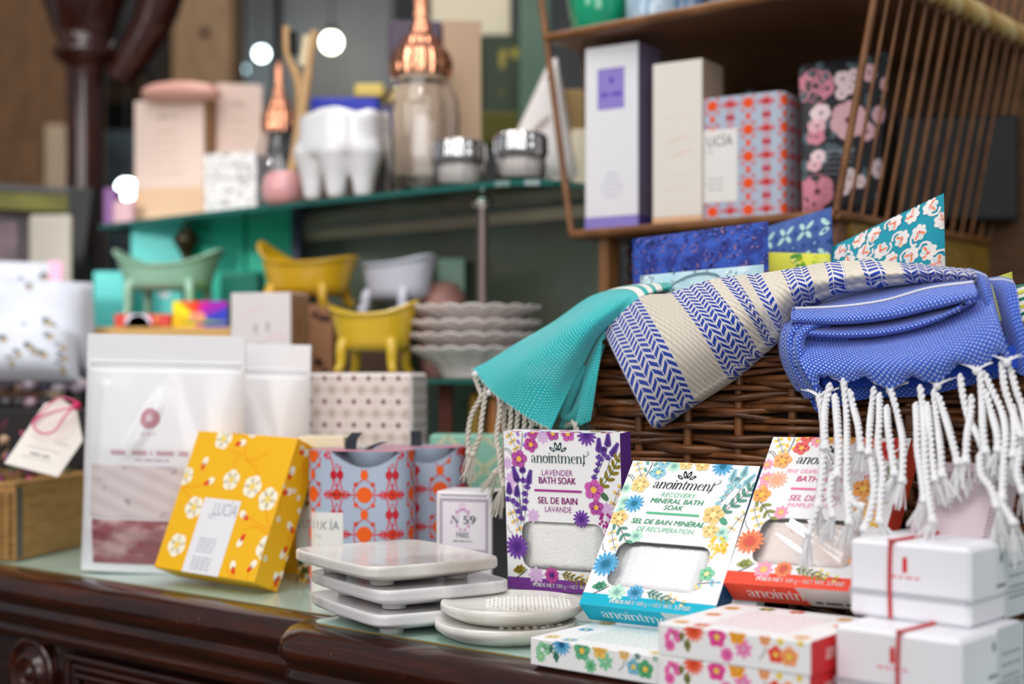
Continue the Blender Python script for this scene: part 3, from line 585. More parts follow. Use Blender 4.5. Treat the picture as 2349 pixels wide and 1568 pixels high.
# lying boxes
def long_art(pal, L, t):
    A = Art(L, t); c = {k: ink(v) for k, v in PAL[pal].items()}
    def q(x, y): return ((x-990)/1070*L, t*(1-(y-195-.08*(x-990)*.9)/232))
    k = L/1070; p, o_, g = (ink('#ef6fb0'), ink('#f0623f'), ink('#8b8a4d')) if pal == 'ora' else (ink('#8fd0a0'), ink('#58a9d6'), ink('#4f8a74'))
    A.oak(*q(1140, 330), 85*k, 1.1, g); A.oak(*q(1215, 395), 90*k, 1.7, g)
    for x, y in ((1060, 290), (1090, 250), (1125, 262), (1130, 300)): A.ell(*q(x, y), 30*k, 22*k, x, p)
    A.up(); A.flower(*q(1080, 350), 48*k, 8, p, ink('#e24f9c') if pal == 'ora' else ink('#b9dfae'), .35); A.daisy(*q(1255, 235), 95*k, o_, ink('#d84a2c') if pal == 'ora' else ink('#1f5f86'), 13)
    A.flower(*q(1422, 275), 75*k, 5, ink('#ea4f9d') if pal == 'ora' else ink('#64b686'), ink('#f4c64e'), .6); A.flower(*q(1608, 345), 70*k, 7, ink('#f08cc0') if pal == 'ora' else ink('#86cfa0'), None, .35); A.flower(*q(1565, 255), 68*k, 5, ink('#f7a637') if pal == 'ora' else ink('#f1c668'), ink('#f0b040'), .6); A.flower(*q(1492, 392), 55*k, 8, ink('#ee72b2') if pal == 'ora' else ink('#7cc795'), ink('#e0559f') if pal == 'ora' else ink('#4da873'), .35)
    A.flower(*q(1755, 270), 46*k, 5, ink('#f6a56a') if pal == 'ora' else ink('#efc06e'), None, .6); A.curve([q(1760, 320), q(1748, 370), q(1715, 410)], .0006, g, 6); A.flower(*q(1858, 280), 28*k, 5, ink('#f5d84a') if pal == 'ora' else ink('#5f8f7f'), None)
    A.flower(*q(1828, 370), 62*k, 5, ink('#ee4f41') if pal == 'ora' else ink('#7fc0d2'), ink('#f4cf5a'), .6); A.flower(*q(1918, 380), 70*k, 5, ink('#f8a268') if pal == 'ora' else ink('#58ad78'), ink('#f5cf52'), .6); A.flower(*q(1992, 285), 26*k, 5, ink('#f5d84a') if pal == 'ora' else ink('#9fc9a8'), None)
    return A
def back_art(pal, L, D):
    A = Art(L, D); c = {k: ink(v) for k, v in PAL[pal].items()}
    for i in range(9): A.fake(L*.52, D*(.2+.07*i), L*.55, .0016, c['tx'], i)
    for x, y, k in ((.1, .12, 'A'), (.25, .1, 'B'), (.12, .5, 'D'), (.1, .8, 'A2'), (.9, .1, 'A'), (.93, .6, 'D'), (.85, .85, 'A'), (.5, .92, 'B'), (.3, .9, 'leaf')): A.flower(L*x, D*y, .006, 6, c[k], c['c'])
    return A
def lying(pal, label, o, yaw, L, D, t, sidetext=True):
    r = fill(D, t, PAL[pal]['band'] if pal != 'ora' else '#e02f33')
    if sidetext: r.logo(D*.5, t*.5, D*.6, WHITE, crown=False)
    return carton('lying_soap_box', label, 'box', o, yaw, 0, 0, (L, D, t), {'front': long_art(pal, L, t), 'right': r, 'top': back_art(pal, L, D)})
lying('rec', 'white box with blue and green flowers lying flat under the teal-based box', (.0112, .8718, 0), rad(-39.1), .0975, .084, .0167)
lying('ora', 'lower of two pink-flowered boxes lying stacked, its base at the counter edge', (.0828, .8065, 0), rad(-37.4), .0935, .086, .0186)
lying('ora', 'upper of two pink-flowered boxes lying stacked under the orange-based box', (.0828, .8065, .0188), rad(-37.8), .0945, .086, .0184)
carton('lying_soap_box', 'box lying hidden beneath the upright lavender bath soak box', 'box', (0.002, 1.046, 0), rad(-28.3), 0, 0, (.088, .07, .0195), {})
# white soap cartons with a red cord
def soap_box(label, o, yaw, size, cordx, top=True):
    w_, t_, h_ = size; lid = h_*.27; A = Art(w_, h_); red = ink('#d8343a'); g = ink('#b9bcc3')
    for i in range(46): A.rect(w_*i/46, lid+.0008, w_*(i+.7)/46, lid+.0036, ink('#a3a7b0'))
    A.rect(0, lid+.0036, w_, lid+.0040, g); A.rect(0, lid+.0002, w_, lid+.0005, g)
    A.rect(w_*.455, h_*.62, w_*.495, h_*.77, red); A.ell(w_*.475, h_*.79, w_*.02, h_*.035, 0, red); A.fake(w_*.475, h_*.56, w_*.24, .0026, ink('#e89a9c'), 4)
    B = Art(t_, h_)
    for i in range(30): B.rect(t_*i/30, lid+.0008, t_*(i+.62)/30, lid+.0032, g)
    B.rect(t_*.55, 0, t_, h_, ink('#cfd4dc')); B.up(); B.rect(t_*.42, h_*.42, t_*.56, h_*.47, ink('#8a8f98')); B.ell(t_*.5, h_*.8, .0022, .0028, 0, ink('#8a8f98'))
    for i in range(4): B.fake(t_*.78, h_*(.25+.14*i), t_*.3, .002, ink('#7b808a'), i)
    Tp = Art(w_, t_)
    for i in range(5): Tp.fake(w_*.68, t_*(.2+.1*i), w_*.3, .0018, ink('#d3d3d8'), i+3)
    r = carton('soap_carton', label, 'box', o, yaw, 0, 0, size, {'front': A, 'right': B, 'top': Tp}, '#ececf2', bevel=.0022)
    m = MB(); x = w_*cordx; cm = P('#c4353b', .6, bump=.3, bscale=900); e = .0009
    m.tube(crpath([(x, -e, .0008), (x-.0005, -e, h_*.5), (x, -e*.6, h_-.001), (x+.001, .001, h_+e*.6), (x+.004, t_*.5, h_+e), (x+.006, t_, h_+e*.6), (x+.006, t_+e, h_*.5), (x+.006, t_+e, 0.0008)], 40), .0011, cm, 8); m.build('red_cord', r); return r
soap_box('bottom white soap carton tied with red cord at the front right corner', (.1735, .7655, 0), rad(-42), (.0715, .080, .0437), .53)
soap_box('top white soap carton with red emblem and cord, stacked at the front right', (.1885, .7945, .044), rad(-42), (.0705, .080, .0425), .36)
slab2 = carton('soap_carton', 'white carton with black print at far right behind the soap stack', 'box', U(2352, 1600, .86)*1.0, rad(-42), 0, 0, (.06, .06, .075), {'front': (lambda A: ([A.fake(.014, .066-.009*i, .02, .0035, ink('#2a2a2c'), i) for i in range(6)], A)[1])(Art(.06, .075))}, '#eceaea')
slab2.location.z = 0
# mauve box beside the orange one
AM = Art(.05, .105); dk = ink('#4a4048'); AM.rect(.004, .0965, .046, .0972, dk)
for i in range(16): AM.rect(.004+i*.0026, .0935, .0052+i*.0026, .0953, dk)
for i in range(34): AM.rect(.0425, .004+i*.0028, .0442, .0052+i*.0028, dk)
AM.rect(.0452, .004, .0458, .1, dk); AM.curve([(.004, .055), (.004, .049), (.008, .049), (.012, .055)], .0005, dk, 8)
tl = N(2128, 1058, .812); RM = rot3(rad(-35.7), rad(-41.6), rad(-1.4)); om = tl-RM @ Vector((0, 0, .105))
carton('card_box', 'mauve card box with dotted black border leaning beside the orange-based box', 'box', om, rad(-35.7), rad(-41.6), rad(-1.4), (.05, .016, .105), {'front': AM}, '#cbb9c2')
# ------------------------------------------------------------------ yellow boxes
def yellow_art(W, H, lab=True):
    A = Art(W, H); wh = ink('#fbf3dc'); rd = ink('#ea4a22'); orr = ink('#f5a01c'); yc = ink('#f7d768')
    q = lambda x, y: ((x-(450-(y-75)*.331))/895*W if True else 0, H*(1-(y-75-(x-300)*.06)/1225))
    for pts in ([(740, 110), (860, 120), (880, 190), (870, 310), (960, 400), (985, 490)], [(760, 440), (780, 330), (850, 290), (740, 260)], [(300, 590), (420, 580), (520, 540)], [(300, 600), (360, 660), (385, 690)], [(1100, 910), (1000, 880), (880, 810)], [(1060, 940), (940, 890), (860, 930)], [(1040, 720), (1060, 860), (1120, 910)], [(860, 330), (960, 330), (1080, 260)], [(1340, 900), (1230, 880), (1100, 915)], [(740, 1340), (790, 1260)], [(850, 1360), (890, 1270)], [(700, 1250), (750, 1340), (800, 1380)]):
        A.curve([q(*p) for p in pts], .0012, orr, 10)
    A.up()
    for x, y, r in ((680, 155, 75), (745, 510, 72), (930, 560, 78), (1060, 660, 80), (410, 760, 78), (260, 1085, 80), (1040, 1060, 85), (335, 490, 65), (945, 95, 40)): a, b_ = q(x, y); A.flower(a, b_, r*W/895*1.1, 5, wh, yc, .72, x*.1)
    for x, y, a in ((850, 185, .3), (515, 355, 1.4), (565, 525, .5), (845, 795, 2.6), (815, 1030, -1.9), (755, 1215, 2.0), (930, 1195, 1.0), (1270, 940, .5)): a0, b0 = q(x, y); A.ell(a0, b0, .0042, .0032, a, wh); A.leaf(a0-.0085*cos(a), b0-.0085*sin(a), .0075, a, rd, .6)
    A.up()
    if lab:
        A.rect(W*.29, 0, W*.655, H*.525, ink('#ecebf0')); A.up(); A.logo(W*.52, H*.46, W*.22, ink('#9a9aa6'), txt='aoiea', crown=False) if 0 else A.text('LUC\u00ccA', W*.53, H*.455, .011, ink('#a3a3ae'), W*.23); A.text('N\u00b01', W*.42, H*.40, .005, ink('#a9a9b4'), .008)
        for i in range(5): A.fake(W*.45, H*(.24-.022*i), W*.17, .0022, ink('#b9b9c2'), i)
        for i in range(5): A.fake(W*.45, H*(.11-.02*i), W*.19, .0022, ink('#b9b9c2'), i+9)
    return A
YB = P('#f7ba00', .5)
carton('gift_box', 'yellow gift box with white blossoms and white label, leaning in front of the pouch', 'box', (-.3016, 1.1962, .0150), rad(-33.4), rad(-22.8), rad(1.8), (.1158, .030, .1228), {'front': yellow_art(.1158, .1228), 'right': yellow_art(.030, .1228, False)}, YB)
carton('gift_box', 'second yellow gift box standing behind the leaning yellow one', 'box', (U(604, 0, 1.262).x, 1.262, 0), rad(-8), 0, 0, (.061, .04, .118), {'front': Art(.061, .118)}, YB)
# ------------------------------------------------------------------ rounded candle boxes with damask print
def damask(L, H, bgc, big=.0187, sc=1.0, cols=('#f2641f', '#d5402a', '#b8232f', '#dd3d58'), x_off=0, z_off=0):
    A = Art(L, H); o_, o2, r_, pk = (ink(c) for c in cols); px = .0457*sc; pz = .0318*sc
    for i in range(-1, int(L/px)+2):
        for j in range(-1, int(H/pz)+2):
            x, z = x_off+i*px, z_off+j*pz; A.lay = 1
            for sg in (-1, 1):
                A.curve([(x+sg*px*.26, z), (x+sg*px*.40, z+pz*.10), (x+sg*px*.44, z+pz*.5), (x+sg*px*.40, z+pz*.90), (x+sg*px*.26, z+pz)], .0010*sc, pk, 12)
                A.line([(x+sg*px*.13, z), (x+sg*px*.33, z)], .0012*sc, pk)
                for s2 in (-1, 1):
                    A.curve([(x+sg*px*.26, z), (x+sg*px*.33, z+s2*pz*.1), (x+sg*px*.40, z+s2*pz*.02)], .0007*sc, pk, 6)
                    A.curve([(x+sg*.0004, z+s2*pz*.4), (x+sg*px*.10, z+s2*pz*.31), (x+sg*px*.15, z+s2*pz*.24), (x+sg*px*.2, z+s2*pz*.10), (x+sg*px*.16, z+s2*pz*.05)], .0008*sc, pk, 9)
                A.curve([(x+sg*px*.5, z-pz*.2), (x+sg*px*.47, z-pz*.32), (x+sg*px*.44, z-pz*.42)], .0006*sc, pk, 5); A.curve([(x+sg*px*.5, z+pz*.2), (x+sg*px*.47, z+pz*.32), (x+sg*px*.44, z+pz*.42)], .0006*sc, pk, 5)
            A.lay = 2
            A.star(x, z, .0066*sc, 18, o_, .94); A.ell(x, z+pz*.5, .0033*sc, .0040*sc, 0, o_, 12)
            for sg in (-1, 1):
                for s2 in (-1, 1): A.star(x+sg*px*.155, z+s2*pz*.26, .0024*sc, 5, o2 if s2 > 0 else ink('#ee4a28'), .6, .5)
                A.ell(x+sg*px*.44, z+pz*.5, .0028*sc, .0038*sc, 0, r_, 10)
            A.lay = 3
            for sg in (.5,): A.star(x+px*.5, z, .0048*sc, 8, o2, .85); A.leaf(x+px*.5, z, .0075*sc, 0, o2, .4); A.leaf(x+px*.5, z, .0075*sc, PI, o2, .4); A.curve([(x+px*.5, z+.004*sc), (x+px*.47, z+.009*sc)], .0006*sc, pk, 4); A.curve([(x+px*.5, z+.004*sc), (x+px*.53, z+.009*sc)], .0006*sc, pk, 4)
            A.lay = 4; A.ell(x+px*.5, z, .0014*sc, .0014*sc, 0, r_, 8)
    A.lay = 5; return A
def candle_box(name, label, c, yaw, size, bg, cols, lab, scoop=True, ribbon=True, sc=1.0, r=.02, lid=None, ribhook=False, labtxt='LUC\u00ccA', sub='N\u00b010', artoff=(0, 0)):
    w_, t_, h_ = size; root = thing(name, label, 'box', c, rz(yaw)); P2 = []
    for cx_, cy_, a0 in ((-w_/2+r, t_/2-r, PI/2), (-w_/2+r, -t_/2+r, PI), (w_/2-r, -t_/2+r, 1.5*PI), (w_/2-r, t_/2-r, 0)):
        for k in range(9): a = a0+PI/2*k/8; P2.append(Vector((cx_+r*cos(a), cy_+r*sin(a), 0)))
    # bow the front a little
    cum = [0]
    for i in range(1, len(P2)): cum.append(cum[-1]+(P2[i]-P2[i-1]).length)
    L = cum[-1]
    def at(s):
        s = max(0, min(L-1e-9, s)); i = 0
        while cum[i+1] < s: i += 1
        return P2[i].lerp(P2[i+1], (s-cum[i])/(cum[i+1]-cum[i]))
    def nrm(s): d = at(s+.0008)-at(s-.0008); return Vector((d.y, -d.x, 0)).normalized()
    s_mid = next(cum[i] for i in range(len(P2)) if P2[i].x > 0 and P2[i].y < 0)-(w_/2-r)
    s0_, s1_ = s_mid-w_*.22, s_mid+w_*.45
    def ztop(s):
        if not scoop or not (s0_ < s < s1_): return h_
        t = (s-s0_)/(s1_-s0_); return h_-.0135*sin(PI*t)**.8
    ns = 120; mb = MB(); bgm = ink(bg)
    R = []
    for i in range(ns+1):
        s = L*i/ns; p = at(s); zt = ztop(s); R.append([Vector((p.x, p.y, zt*j/3)) for j in range(4)])
    mb.grid(R, bgm, True)
    bl, br = at(0), at(L); mb.poly([bl, br, br+Vector((0, 0, h_)), bl+Vector((0, 0, h_))], bgm)
    A = damask(L, h_, bg, sc=sc, cols=cols, x_off=s_mid+.009+artoff[0], z_off=.0165+artoff[1])
    if lab:
        A.lay = 6; x0 = s_mid-w_*.5-.012+lab[0]; [A.rect(x0+lab[1]*i_/24, lab[2], x0+lab[1]*(i_+1)/24, lab[2]+lab[3], ink('#ebe8e4')) for i_ in range(24)]; A.lay = 8
        A.text(labtxt, x0+lab[1]*.5, lab[2]+lab[3]*.84, lab[1]*.24, ink('#4d5a64'), lab[1]*.78); A.text(sub, x0+lab[1]*.25, lab[2]+lab[3]*.70, lab[1]*.12, ink('#9aa0a4'), lab[1]*.24)
        for i in range(3): A.fake(x0+lab[1]*.4, lab[2]+lab[3]*(.32-.07*i), lab[1]*.5, .0016, ink('#8a8a86'), i)
    A.L = [(q, m_, l_) for q, m_, l_ in A.L if all(z < ztop(s)-.0003 for s, z in q) or not any(s0_ < s < s1_ and z > h_-.0145 for s, z in q)]
    A.emit(mb, lambda s, z, h: at(s)+nrm(s)*(h+.0003)+Vector((0, 0, min(z, ztop(s)-.0002))))
    # top: a printed flap with a sunken scoop
    inside = [at(L*i/60) for i in range(61)]; tz = h_-.0005; ctr = Vector((0, 0, 0))
    R = [[Vector((p.x*k, p.y*k, tz-(.0 if not scoop else .0))) for k in (1, .6, .2, 0)] for p in inside]; pats = ink('#c98c9a') if scoop else ink(bg)
    mb.grid(R, pats, False)
    if scoop:
        # the tucked lower flap seen through the scooped opening
        R = []
        for i in range(25):
            s = s0_+(s1_-s0_)*i/24; p = at(s)-nrm(s)*.0003; zt = ztop(s); R.append([Vector((p.x, p.y, zt)), Vector((p.x*.9, p.y+.006, zt-.0006)), Vector((p.x*.8, p.y+.016, zt-.0022)), Vector((p.x*.7, p.y+.03, zt-.006))])
        mb.grid(R, P('#aebccd', .5), True)
    mb.build('carton', root, normals=False)
    if ribbon:
        m = MB(); bk = P('#1b2530', .7, bump=.3, bscale=900); 
        def strip(path, wd):
            q = crpath(path, 12); m.grid([[a+Vector((wd*-.5, 0, 0)), a+Vector((wd*.5, 0.0004, 0))] for a in q], bk)
        if ribbon == 2: strip([(-.010, 0, h_-.001), (-.009, .001, h_+.008), (-.005, .003, h_+.0135)], .0095); strip([(.004, 0, h_-.001), (.010, .001, h_+.003), (.019, .002, h_+.006)], .006)
        else: strip([(-.004, 0, h_-.001), (-.004, .001, h_+.008), (-.0045, .001, h_+.0125)], .0095)
        m.build('ribbon', root)
    return root
LC = ('#f2641f', '#d5402a', '#c21f2e', '#e03a50')
candle_box('candle_box', 'labelled pale blue damask candle box with orange medallions and a curled black ribbon', (-.1235, 1.172, 0), rad(-9), (.086, .054, .1155), '#aebccf', LC, (.0165, .030, .0, .0656), ribbon=2, r=.022)
candle_box('candle_box', 'second blue damask candle box, behind the mauve-bordered carton and labelled one', (-.0790, 1.2275, 0), rad(-6), (.081, .05, .1155), '#aebccf', LC, None, ribbon=1, r=.018, artoff=(.012, 0))
AL = Art(.04, .115)
rs = random.Random(3)
for i in range(60): AL.leaf(rs.random()*.04, .06+rs.random()*.055, .004+.005*rs.random(), rs.random()*6, ink(rs.choice(['#5f6f3a', '#3f5a34', '#e9a21c', '#8a8d4d', '#f0b62f'])), .5); AL.leaf(rs.random()*.04, rs.random()*.018, .004+.005*rs.random(), rs.random()*6, ink(rs.choice(['#5f6f3a', '#e9a21c', '#f0b62f', '#3f5a34'])), .5)
AL.up(); AL.rect(0, .019, .04, .062, ink('#efeae4')); AL.up(); AL.text('LU', .004, .05, .007, ink('#b4b0ac'), .008)
for i in range(4): AL.fake(.008, .03-.003*i, .013, .0012, ink('#b4b0ac'), i)
carton('candle_box', 'cream candle box with green leaves and lemons squeezed between yellow and blue boxes', 'box', U(684, 1376, 1.208), rad(-8), 0, 0, (.04, .035, .124), {'front': AL, 'left': AL}, '#e6dcc0')
# ------------------------------------------------------------------ small numbered carton
A = Art(.048, .083); g = ink('#b7a9b8'); pk = ink('#d29acb'); dk = ink('#2a4650'); cx_, cz_ = .023, .0602
A.rect(.003, .034, .045, .0775, g); A.up(); A.rect(.0058, .0368, .0422, .0748, ink('#eee6ee')); A.up()
A.rect(.004, .0795, .043, .0802, dk)
for k in (.0028, .002, .0011): A.line([(cx_+k*cos(t*PI/10), .0712+k*sin(t*PI/10)) for t in range(21)], .0003, pk)
for x, z, r in ((-.0048, .0665, .0014), (.0048, .0665, .0014), (-.0022, .068, .0011), (.0022, .068, .0011), (0, .0688, .001), (-.005, .0555, .0012), (.005, .0555, .0012), (-.002, .0525, .001), (.002, .0525, .001)): A.ell(cx_+x, z, r, r*1.4, 0, pk)
for sg in (-1, 1): A.curve([(cx_, .069), (cx_+sg*.005, .0645), (cx_+sg*.006, .060), (cx_+sg*.0048, .0555), (cx_, .0515)], .0004, pk, 10)
A.up()
A.line([(cx_-.0088, .0635), (cx_-.0042, .0575)], .0014, dk); A.line([(cx_-.0088, .0635), (cx_-.0092, .0582)], .0004, dk); A.line([(cx_-.0042, .0575), (cx_-.0040, .0635)], .0004, dk); A.ell(cx_-.0096, .058, .0009, .0009, 0, dk); A.text('\u00ba', cx_-.0024, .0625, .0022, dk)
A.text('59', cx_+.0058, .0605, .0068, dk, .0105, 0, .03); A.text('PARIS', cx_, .0482, .0046, dk, .0105, 0, .02); A.fake(cx_, .0432, .0165, .0016, dk, 2)
carton('soap_carton', 'small pale lilac carton with framed numeral label beside the damask candle boxes', 'box', U(1000, 1364, 1.148), rad(-18), 0, rad(0), (.048, .040, .083), {'front': A, 'right': fill(.04, .083, '#6f646c')}, '#efe9ee', bevel=.0014)
o_ = [x for x in S.objects if x.get('label', '').startswith('small pale lilac')][0]; o_.location.z = 0
o_ = [x for x in S.objects if x.get('label', '').startswith('cream candle box')][0]; o_.location.z = 0
# ------------------------------------------------------------------ dotted box, lattice box, kraft tray
A = Art(.105, .178); md = ink('#763c48'); mg = ink('#d3c6bc'); mg2 = ink('#b9a296')
for i in range(8):
    for j in range(9):
        x, z = .005+i*.0148, .178-.005-j*.0222
        A.star(x, z, .0032, 4, md, .6); A.flower(x+.0074, z-.0111, .0062, 10, mg, mg2, .22, 0, None, .2); A.star(x+.0074, z, .0014, 4, mg2, .5); A.star(x, z-.0111, .0014, 4, mg2, .5)
A2 = Art(.05, .178); A2.L = A.L
carton('gift_box', 'tall cream gift box printed with maroon diamonds behind the candle boxes', 'box', (U(700, 0, 1.36).x, 1.36, 0), rad(-14), rad(0), 0, (.107, .05, .178), {'front': A, 'right': A2}, '#e9dedb', bevel=.003)
A = Art(.10, .12); cr_ = ink('#c8cdaa')
for i in range(4):
    for j in range(5):
        x, z = i*.034, j*.03
        for sg in (-1, 1): A.line([(x, z+.015), (x+.017, z+.015+sg*.0145)], .0042, cr_); A.line([(x+.034, z+.015), (x+.017, z+.015+sg*.0145)], .0042, cr_)
carton('gift_box', 'pale green gift box with cream lattice, behind the rope fringe', 'box', (U(985, 0, 1.31).x, 1.31, 0), rad(-4), 0, 0, (.085, .03, .121), {'front': A}, '#8fc3b0', bevel=.002)
slabbox('kraft_tray', 'brown kraft card tray left of the tall cream dotted box', 'tray', 628, 700, 962, 1210, 1.40, P('#8a6a48', .8), .04).location.z = 0
# ================================================================== wicker basket
WK = [P('#5c3416', .36, hex2='#7a4820', scale=60, coat=.2), P('#44240e', .38, hex2='#5e3616', scale=60, coat=.2), P('#75451e', .36, hex2='#4e2c12', scale=60, coat=.2)]
bk = thing('wicker_basket', 'brown wicker basket holding towels and patterned sachets', 'basket', N(1700, 1200, .95)); bk.location.z = 0
NB = .884; uL = NZ(1362, 0, NB).dot(UX); uR = uL+.47; HB = .205; rs = random.Random(11)
def wall(name, a, c, out, seg_, rows_from=0.004, r=.0027):
    L = (c-a).length; d = (c-a)/L; ns = max(2, round(L/.043)); sp = L/ns; m = MB(); z = rows_from; k = 0
    while z < HB-.004:
        path = []; amp = .0042; n = int(L/.0075); ph = (k//2) % 2; dz = [rs.uniform(-.0030, .0030) for _ in range(ns+2)]; rr = r*rs.uniform(.75, 1.12)
        for i in range(n+1):
            s = L*i/n; q = s/sp; f = q-int(q); zz = z+dz[min(int(q), ns)]*(1-f)+dz[min(int(q)+1, ns+1)]*f
            path.append(a+d*s+out*(amp*cos(PI*(q+ph)))+Vector((0, 0, zz)))
        m.tube(path, rr, WK[rs.choice([0, 0, 1, 2])], 7); z += r*1.55; k += 1
    m.build(name+'_weave', bk, off=bk.location, normals=False)
    m = MB()
    for i in range(ns+1): m.tube([a+d*sp*i+Vector((0, 0, .001)), a+d*sp*i+out*.0005+Vector((0, 0, HB*.5)), a+d*sp*i+Vector((0, 0, HB))], .0034, WK[0], 8)
    m.build(name+'_stakes', bk, off=bk.location, normals=False)
fl, frt, bl_, br_ = un(uL, NB, 0), un(uR, NB, 0), un(uL, NB+.235, 0), un(uR, NB+.235, 0)
wall('front', fl, frt, -VX, 80); wall('end', bl_, fl, -UX, 40)
m = MB()
def braid(path, r, m, mats, tw=60):
    q = crpath(path, 90); L = sum((q[i+1]-q[i]).length for i in range(len(q)-1))
    for k in range(3):
        pp = []
        for i, p in enumerate(q):
            t = (q[min(i+1, len(q)-1)]-q[max(i-1, 0)]).normalized(); a = Vector((0, 0, 1)); b_ = t.cross(a).normalized(); a = b_.cross(t); w_ = L*i/len(q)*tw*2*PI/1.0*.45+k*2*PI/3
            pp.append(p+(a*cos(w_)+b_*sin(w_))*r*.55)
        m.tube(pp, r*.62, mats[k % len(mats)], 7)
for a, c in ((fl, frt), (bl_, fl), (bl_, br_)): braid([a+Vector((0, 0, HB)), a.lerp(c, .5)+Vector((0, 0, HB)), c+Vector((0, 0, HB))], .0065, m, WK)
m.build('rim', bk, off=bk.location, normals=False)
m = MB(); m.box((uL+.006, NB+.009, .004), (uR, NB+.012, HB-.012), P('#2a1708', .7), T); m.box((uL+.006, NB+.012, .004), (uL+.009, NB+.235, HB-.012), P('#2a1708', .7), T); m.build('shade_backing', bk, off=bk.location)  # dark sheet added behind the weave so its gaps look shaded
m = MB(); m.poly([p+Vector((0, 0, .004)) for p in (fl, frt, br_, bl_)], WK[1]); m.box((uL, NB+.235, .004), (uR, NB+.24, HB), WK[1], T); m.build('base', bk, off=bk.location)
# ------------------------------------------------------------------ pillow-like pouches from four corners
def pouch(name, label, cat, cs, thick, mat, art=None, group=None, nu=24, nv=24, mode='pillow', edge=0, bulge=None):
    """cs: TL,TR,BR,BL 3-D corners"""
    TL, TR, BR, BL = cs; root = thing(name, label, cat, (BL+BR)/2, None, group)
    W, H = ((TR-TL).length+(BR-BL).length)/2, ((TL-BL).length+(TR-BR).length)/2; nn = (TR-BL).cross(TL-BR).normalized()
    if nn.y > 0: nn = -nn
    def prof(u, v):
        if mode == 'pillow': return thick*(max(0, 1-(2*u-1)**4)*max(0, 1-(2*v-1)**4))**.6
        return thick*max(0, 1-(2*u-1)**6)**.7*(bulge(u, v) if bulge else 1)
    def S_(u, v, sg=1, h=0): return BL.lerp(BR, u).lerp(TL.lerp(TR, u), v)+nn*(sg*prof(u, v)+h)
    m = MB(); m.grid([[S_(i/nu, j/nv) for j in range(nv+1)] for i in range(nu+1)], mat, True, uv=[[(i/nu*W, j/nv*H) for j in range(nv+1)] for i in range(nu+1)])
    m.grid([[S_(i/nu, j/nv, -1) for j in range(nv+1)] for i in range(nu+1)], mat, True, uv=[[(i/nu*W, j/nv*H) for j in range(nv+1)] for i in range(nu+1)])
    if art: A = art(W, H); A.emit(m, lambda x, y, h: S_(min(1, max(0, x/W)), min(1, max(0, y/H)), 1, h+.0002), .00001)
    m.build('bag', root, off=root.location, normals=False)
    root['_'] = 0; del root['_']
    return root, S_
def ext(a, b_, z):  # extend the line a->b down to height z
    t = (z-a.z)/(b_.z-a.z); return a+(b_-a)*t
def pq(px, py, n): return N(px, py, n)
BAT = P('#2c52b4', .75, hex2='#1d2c82', scale=70, detail=8, lo=.42, hi=.55)
def batik(W, H):
    A = Art(W, H); r = random.Random(2); cs = [ink('#8a6a94'), ink('#6f629c'), ink('#3f6bc9'), ink('#151c52'), ink('#2f56bd')]
    for i in range(800):
        x, y = r.random()*W, H*.45+r.random()*H*.55; a = r.random()*6; A.lay = i % 7+1
        A.ell(x, y, .0008+.0018*r.random(), .0004+.0006*r.random(), a, r.choice(cs), 6)
        A.ell(x+.003*cos(a), y+.003*sin(a+1), .0007+.0006*r.random(), .0007, a, r.choice(cs), 6)
    return A
c = [pq(1450, 548, .99), pq(1762, 507, .99), None, None]; c[3] = NZ(1462, .008, .985); c[2] = NZ(1775, .008, .985)
pouch('batik_sachet', 'royal blue batik sachet with dusty pink flecks standing in the basket', 'sachet', c, .018, BAT, batik)
def xflower(W, H):
    A = Art(W, H); w1 = ink('#bfe6e4'); b1 = ink('#2f4f92'); b2 = ink('#7f9fd4'); p = .0205
    for i in range(9):
        for j in range(14):
            x, y = .010+i*p, H-.015-j*p*1.2; A.lay = 2
            for k in range(4): A.leaf(x+.001*cos(PI/4+k*PI/2), y+.001*sin(PI/4+k*PI/2), .0088, PI/4+k*PI/2, w1, .46)
            A.lay = 3; A.ell(x, y, .0016, .0016, 0, b1, 6); A.lay = 1
            A.star(x+p/2, y-p*.6, .0046, 8, b1, .5); A.star(x+p/2, y-p*.6, .002, 8, b2, .5); A.star(x, y-p*.6, .003, 6, b1, .4); A.star(x+p/2, y, .003, 6, b1, .4)
    return A
c = [pq(1752, 522, 1.075), pq(1908, 474, 1.06), None, None]; c[3] = NZ(1758, .008, 1.07); c[2] = NZ(1916, .008, 1.06)
pouch('floral_sachet', 'denim blue sachet printed with pale crossed petals, standing in the basket', 'sachet', c, .016, P('#4a68ae', .8, hex2='#3c5a9e', scale=90), xflower)
def coral(W, H):
    A = Art(W, H); r = random.Random(8); wt = ink('#f3ebe8'); co = ink('#f2926e'); rd = ink('#e85d3d'); lb = ink('#c9e0e6')
    for i in range(int(W/.0155)+1):
        for j in range(int(H/.0145)+1):
            x, y = (i+.5*(j % 2)+.25*r.random())*.0155, (j+.35*r.random())*.0145; a = r.random()*6; A.lay = 1+(i+j) % 3*3
            A.flower(x, y, .0068, 7, wt, None, .5, a); A.curve([(x, y), (x+.006*cos(a), y+.006*sin(a)), (x+.009*cos(a+.7), y+.009*sin(a+.7)), (x+.008*cos(a+1.2), y+.008*sin(a+1.2))], .0016, wt, 7)
            for k in range(4): A.leaf(x+.001*cos(a+k), y+.001*sin(a+k), .0048, a+k*.8, co if k % 2 else lb, .45)
            A.ell(x, y, .0018, .0014, a, rd, 6)
    return A
c = [pq(1908, 566, 1.0), pq(2165, 443, 1.0), None, None]; c[3] = NZ(1912, .008, .995); c[2] = NZ(2186, .008, .99)
pouch('floral_sachet', 'teal sachet with coral and white paisley flowers and a raised corner', 'sachet', c, .013, P('#1397ae', .8), coral)
